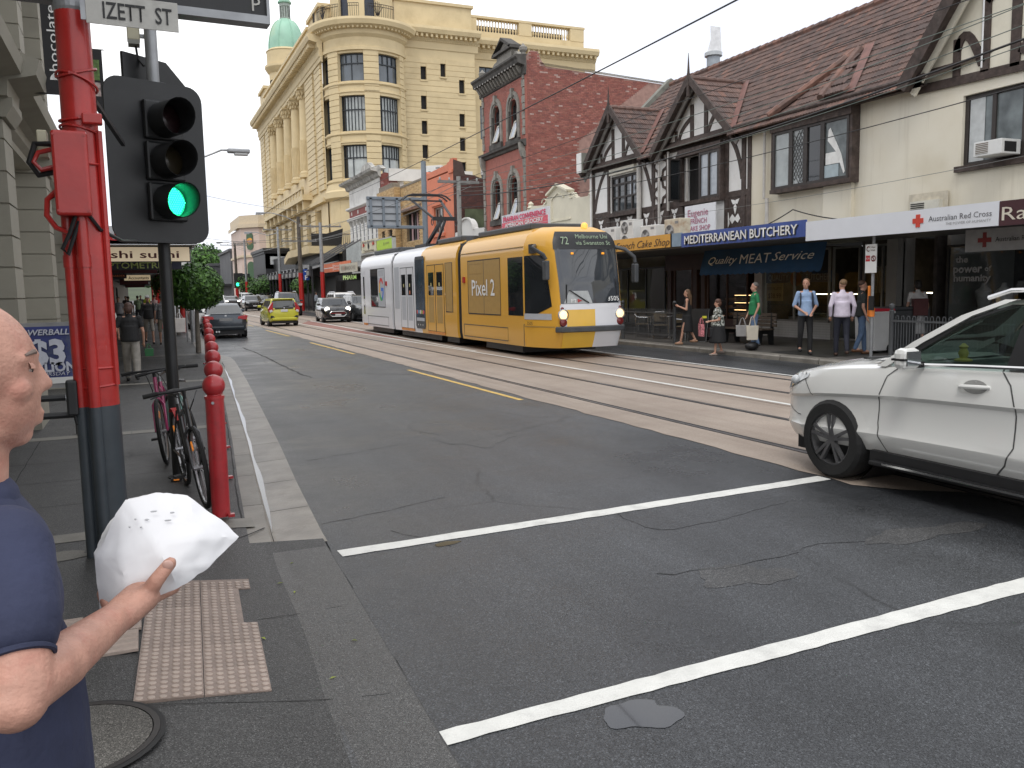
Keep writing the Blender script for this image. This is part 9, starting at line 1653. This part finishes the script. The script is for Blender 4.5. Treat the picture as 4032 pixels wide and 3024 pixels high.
for i, (x, y, c, l) in enumerate(((-.95, 46, (.3, .3, .31), 'grey shirted man deep under the left awnings'), (-.1, 58, (.2, .28, .16), 'person in a sage green top under the left awnings'), (.5, 66, (.5, .6, .05), 'worker in a lime safety vest far along the left pavement'), (-.6, 55, (.03, .03, .03), 'dark clothed walker under the awnings, left of the sage green top'), (.1, 72, (.05, .05, .06), 'dark clothed walker far along the left pavement'), (.75, 50, (.45, .3, .28), 'walker in a pinkish top by the red verandah post'), (-.9, 68, (.08, .06, .06), 'dark clothed walker close to the far left shop doors'))): person(l, (x, y, .1), PI*(i % 2), 1.72+.03*(i % 3), c, (.05, .05, .06), 'short', 'trousers', arms=None, step=.2, vox=.03)
person('passer by standing near the red pole across the road', (14.5, 77, .14), 2, 1.7, (.2, .22, .25), (.04, .04, .04), 'long', 'trousers', arms=None, step=.1, vox=.03)
# foreground man
fm_ = thing('person', 'bald man in a navy polo shirt holding up a white paper bag', 'person', (-.27, 1.45, .1)); yc = 1.45; HX = M.Translation((-.129, yc+.03, 1.768)) @ M.Rotation(.26, 4, 'Z') @ M.Translation((.1345, -yc, -1.755)); SK2 = mat('skin_ruddy', (.5, .27, .2), .48, var=.14, sc=30, dirt=(.42, .14, .105), dsc=11, damt=.6, bump=.22, bsc=160, spec=.4); B = MB()
B.el((-.262, yc, 1.79), .108, .082, .102, 28, 20).el((-.215, yc, 1.745), .062, .064, .088, 20, 14).el((-.235, yc, 1.7), .062, .058, .04, 16, 12).el((-.192, yc, 1.683), .025, .03, .021, 12, 8).cap((-.163, yc, 1.788), (-.152, yc, 1.757), .011, .0145, 12).el((-.151, yc, 1.755), .0165, .014, .012, 12, 8).el((-.163, yc, 1.712), .013, .025, .0075, 12, 8).el((-.164, yc, 1.7005), .012, .022, .0075, 12, 8).el((-.17, yc, 1.725), .016, .026, .014, 12, 8)
for s in (-1, 1): B.el((-.16, yc+s*.012, 1.751), .013, .009, .009, 8, 6).cap((-.163, yc+s*.008, 1.8), (-.185, yc+s*.05, 1.797), .012, .011, 8).el((-.195, yc+s*.045, 1.752), .026, .022, .022, 12, 8).el((-.275, yc+s*.08, 1.765), .022, .012, .034, 10, 8)
B.xf(HX); B.cap((-.25, yc, 1.7), (-.275, yc, 1.52), .06, .07, 18).el((-.265, yc, 1.25), .13, .17, .3, 18, 12).cap((-.28, yc+.17, 1.5), (-.3, yc+.22, 1.2), .05, .042).cap((-.3, yc+.22, 1.2), (-.27, yc+.23, .95), .04, .028).el((-.265, yc+.23, .88), .03, .02, .06)
for s in (-1, 1): B.cap((-.27, yc+s*.09, 1.0), (-.28, yc+s*.1, .55), .08, .055).cap((-.28, yc+s*.1, .55), (-.29, yc+s*.1, .16), .053, .036).cap((-.29, yc+s*.1, .16), (-.12, yc+s*.1, .13), .036, .03)
sh, el, wr = V((-.195, 1.35, 1.55)), V((-.172, 1.225, 1.39)), V((-.062, 1.5, 1.376)); B.cap(sh, el, .048, .039, 16).cap(el, el+(wr-el)*.35, .037, .04, 16).cap(el+(wr-el)*.3, wr, .039, .026, 16).el(el+V((-.008, -.01, -.012)), .04, .038, .034, 12, 8)
pl = V((-.026, 1.56, 1.385)); B.cap(wr, pl, .029, .03, 14).cap(wr+V((.01, -.01, .004)), V((-.02, 1.53, 1.392)), .024, .021, 12).cap(V((-.022, 1.532, 1.39)), V((-.004, 1.518, 1.42)), .017, .0135, 12).cap(V((-.004, 1.518, 1.42)), V((.02, 1.522, 1.446)), .0135, .0115, 12)
for q in range(4): a = V((-.03+.018*q, 1.6, 1.358+.006*q)); b_ = a+V((.008, .055, -.008)); c_ = b_+V((.006, .045, .035)); B.cap(pl+V((-.012+.01*q, .01, -.006)), a, .016, .0115, 10).cap(a, b_, .0112, .0105, 10).cap(b_, c_, .0105, .0092, 10)
B.cap(V((-.075, 1.555, 1.36)), V((-.092, 1.6, 1.385)), .012, .01, 10)
hb = blobob('body', B, SK2, fm_, .0042, 5, True)
ob('thumb_nail', MB().el((.016, 1.5125, 1.446), .009, .003, .0085, 10, 6, M.Rotation(.6, 3, 'Y')), mat('nail', (.55, .34, .28), .3), fm_, True, world=True)
for s in (-1, 1): e = ob('eye', MB().el((-.178, yc+s*.036, 1.78), .0105, .0105, .006, 14, 10).xf(HX), mat('eye_white', (.3, .24, .21), .3), fm_, True, world=True); ob('iris', MB().el((-.1695, yc+s*.036, 1.7795), .0035, .0045, .0042, 10, 8).xf(HX), EYE, e, True, world=True); ob('eyelid', MB().grid([[(-.1755+.0135*math.cos(a)*math.cos(b_), yc+s*.036+.0135*math.sin(b_), 1.781+.0115*math.sin(a)) for b_ in [i*.3-1.2 for i in range(9)]] for a in (.12, .5, .9, 1.3)]).xf(HX), SK2, fm_, True, world=True); ob('eyebrow', MB().tube([(-.158, yc+s*.014, 1.803), (-.163, yc+s*.034, 1.807), (-.178, yc+s*.055, 1.803)], [.0025, .0038, .002], 6).xf(HX), mat('brow_grey', (.16, .12, .1), .8), fm_, world=True)
NAV = mat('polo_navy', (.03, .036, .075), .85, var=.2, sc=8, bump=.5, bsc=24, dirt=(.045, .053, .1), dsc=6, damt=.5); T_ = MB(); T_.el((-.265, yc, 1.44), .13, .17, .13, 24, 16).el((-.262, yc, 1.24), .15, .185, .26, 24, 16).cap((-.245, yc-.1, 1.535), (-.27, yc+.18, 1.53), .062, .062, 18).cap((-.245, yc-.1, 1.535), sh, .062, .06, 18).cap((-.265, yc, 1.52), (-.255, yc, 1.585), .095, .078, 18).la([(.15, .9), (.155, .93), (.153, 1.2), (.145, 1.3)], (-.265, yc, 0), 24)
e1 = sh+(el-sh)*.56; T_.cap(sh, e1, .063, .06, 18).cap((-.28, yc+.195, 1.5), (-.29, yc+.21, 1.36), .075, .07, 16); blobob('polo_shirt', T_, NAV, fm_, .006, 6, True)
d = (el-sh).normalized(); x = d.orthogonal().normalized(); y = d.cross(x); ob('sleeve_hem', MB().tube([e1+d*.044+(x*math.cos(a)+y*math.sin(a))*.043 for a in [i*PI/14 for i in range(28)]], .0045, 6, closed=True), NAV, fm_, True, world=True)
ob('collar', MB().grid([[(-.258+r*math.cos(a)-.004*z, yc+r*math.sin(a), 1.592+z-.03*math.cos(a)) for a in [i*PI/12 for i in range(25)]] for r, z in ((.08, -.01), (.07, .035), (.074, .042), (.1, .0))]), NAV, fm_, True, world=True)
D_ = MB().el((-.28, yc, .98), .14, .17, .12)
for s in (-1, 1): D_.cap((-.28, yc+s*.09, .95), (-.28, yc+s*.1, .55), .095, .07).cap((-.28, yc+s*.1, .55), (-.29, yc+s*.1, .2), .07, .06); ob('shoe', MB().cap((-.31, yc+s*.1, .14), (-.13, yc+s*.1, .14), .045, .04, 10), CBK, fm_, True, world=True)
blobob('trousers', D_, mat('trouser_grey', (.08, .08, .09), .8), fm_, .012, 4, True)
pv = [(-.098, 1.60, 1.453), (-.045, 1.63, 1.538), (.012, 1.64, 1.542), (.058, 1.64, 1.533), (.143, 1.62, 1.449), (.085, 1.575, 1.416), (.03, 1.552, 1.39), (-.03, 1.556, 1.372), (-.094, 1.57, 1.333), (-.06, 1.572, 1.455), (.0, 1.562, 1.468), (.07, 1.575, 1.468), (-.05, 1.552, 1.41), (.02, 1.541, 1.425), (-.09, 1.72, 1.46), (-.04, 1.72, 1.52), (.05, 1.72, 1.515), (.14, 1.66, 1.44), (.085, 1.68, 1.385), (.015, 1.69, 1.362), (-.088, 1.66, 1.325)]
pf = [(0, 9, 1), (1, 9, 10), (1, 10, 2), (2, 10, 3), (3, 10, 11), (3, 11, 4), (4, 11, 5), (11, 13, 5), (10, 13, 11), (9, 12, 10), (10, 12, 13), (0, 12, 9), (0, 8, 12), (12, 8, 7), (12, 7, 13), (13, 7, 6), (13, 6, 5), (5, 6, 19, 18), (6, 7, 19), (7, 8, 20, 19), (4, 5, 18, 17), (0, 14, 20, 8), (0, 1, 15, 14), (1, 2, 15), (2, 3, 16, 15), (3, 4, 17, 16), (14, 15, 19, 20), (15, 16, 18, 19), (16, 17, 18)]
PAP = mat('paper_bag_white', (.76, .76, .77), .6, var=.02, sc=6, dirt=(.55, .54, .54), dsc=16, damt=.12); o = ob('paper_bag', MB().add(pv, pf), PAP); tag(o, 'crumpled white paper bag held up in the bald man\'s hand', 'paper bag'); bm = bmesh.new(); bm.from_mesh(o.data); bmesh.ops.recalc_face_normals(bm, faces=bm.faces); bmesh.ops.subdivide_edges(bm, edges=bm.edges, cuts=7, use_grid_fill=True); bmesh.ops.triangulate(bm, faces=bm.faces); [bmesh.ops.smooth_vert(bm, verts=bm.verts, factor=.5, use_axis_x=True, use_axis_y=True, use_axis_z=True) for _ in range(0)]
from mathutils import noise
for v in bm.verts: p_ = v.co.copy(); v.co += v.normal*(noise.noise(p_*17)*.003+abs(noise.noise(p_*30+V((3, 1, 0))))*.0045+noise.noise(p_*110)*.0008)
for f in bm.faces: f.smooth = False
bm.to_mesh(o.data); bm.free(); sm(o, 30)
GSP = mat('grease_spot', (.5, .51, .52), .5); [ob('spot', MB().el((x, yy, z), (.002+.002*(k % 3)), .0012, .0018, 8, 5), GSP, o) for k, (x, yy, z) in enumerate(((-.03, 1.59, 1.512), (-.012, 1.594, 1.508), (.0, 1.6, 1.52), (-.022, 1.585, 1.498), (.03, 1.6, 1.514), (.022, 1.592, 1.503), (-.04, 1.588, 1.5)))]
# bake the remeshed figures
bpy.context.view_layer.update(); dg = bpy.context.evaluated_depsgraph_get(); new = [(o, bpy.data.meshes.new_from_object(o.evaluated_get(dg))) for o in RMQ]
for o, me in new:
    o.modifiers.clear(); m_ = o.data.materials[0]; o.data = me; me.materials.clear(); me.materials.append(m_)
    for p_ in me.polygons: p_.use_smooth = True
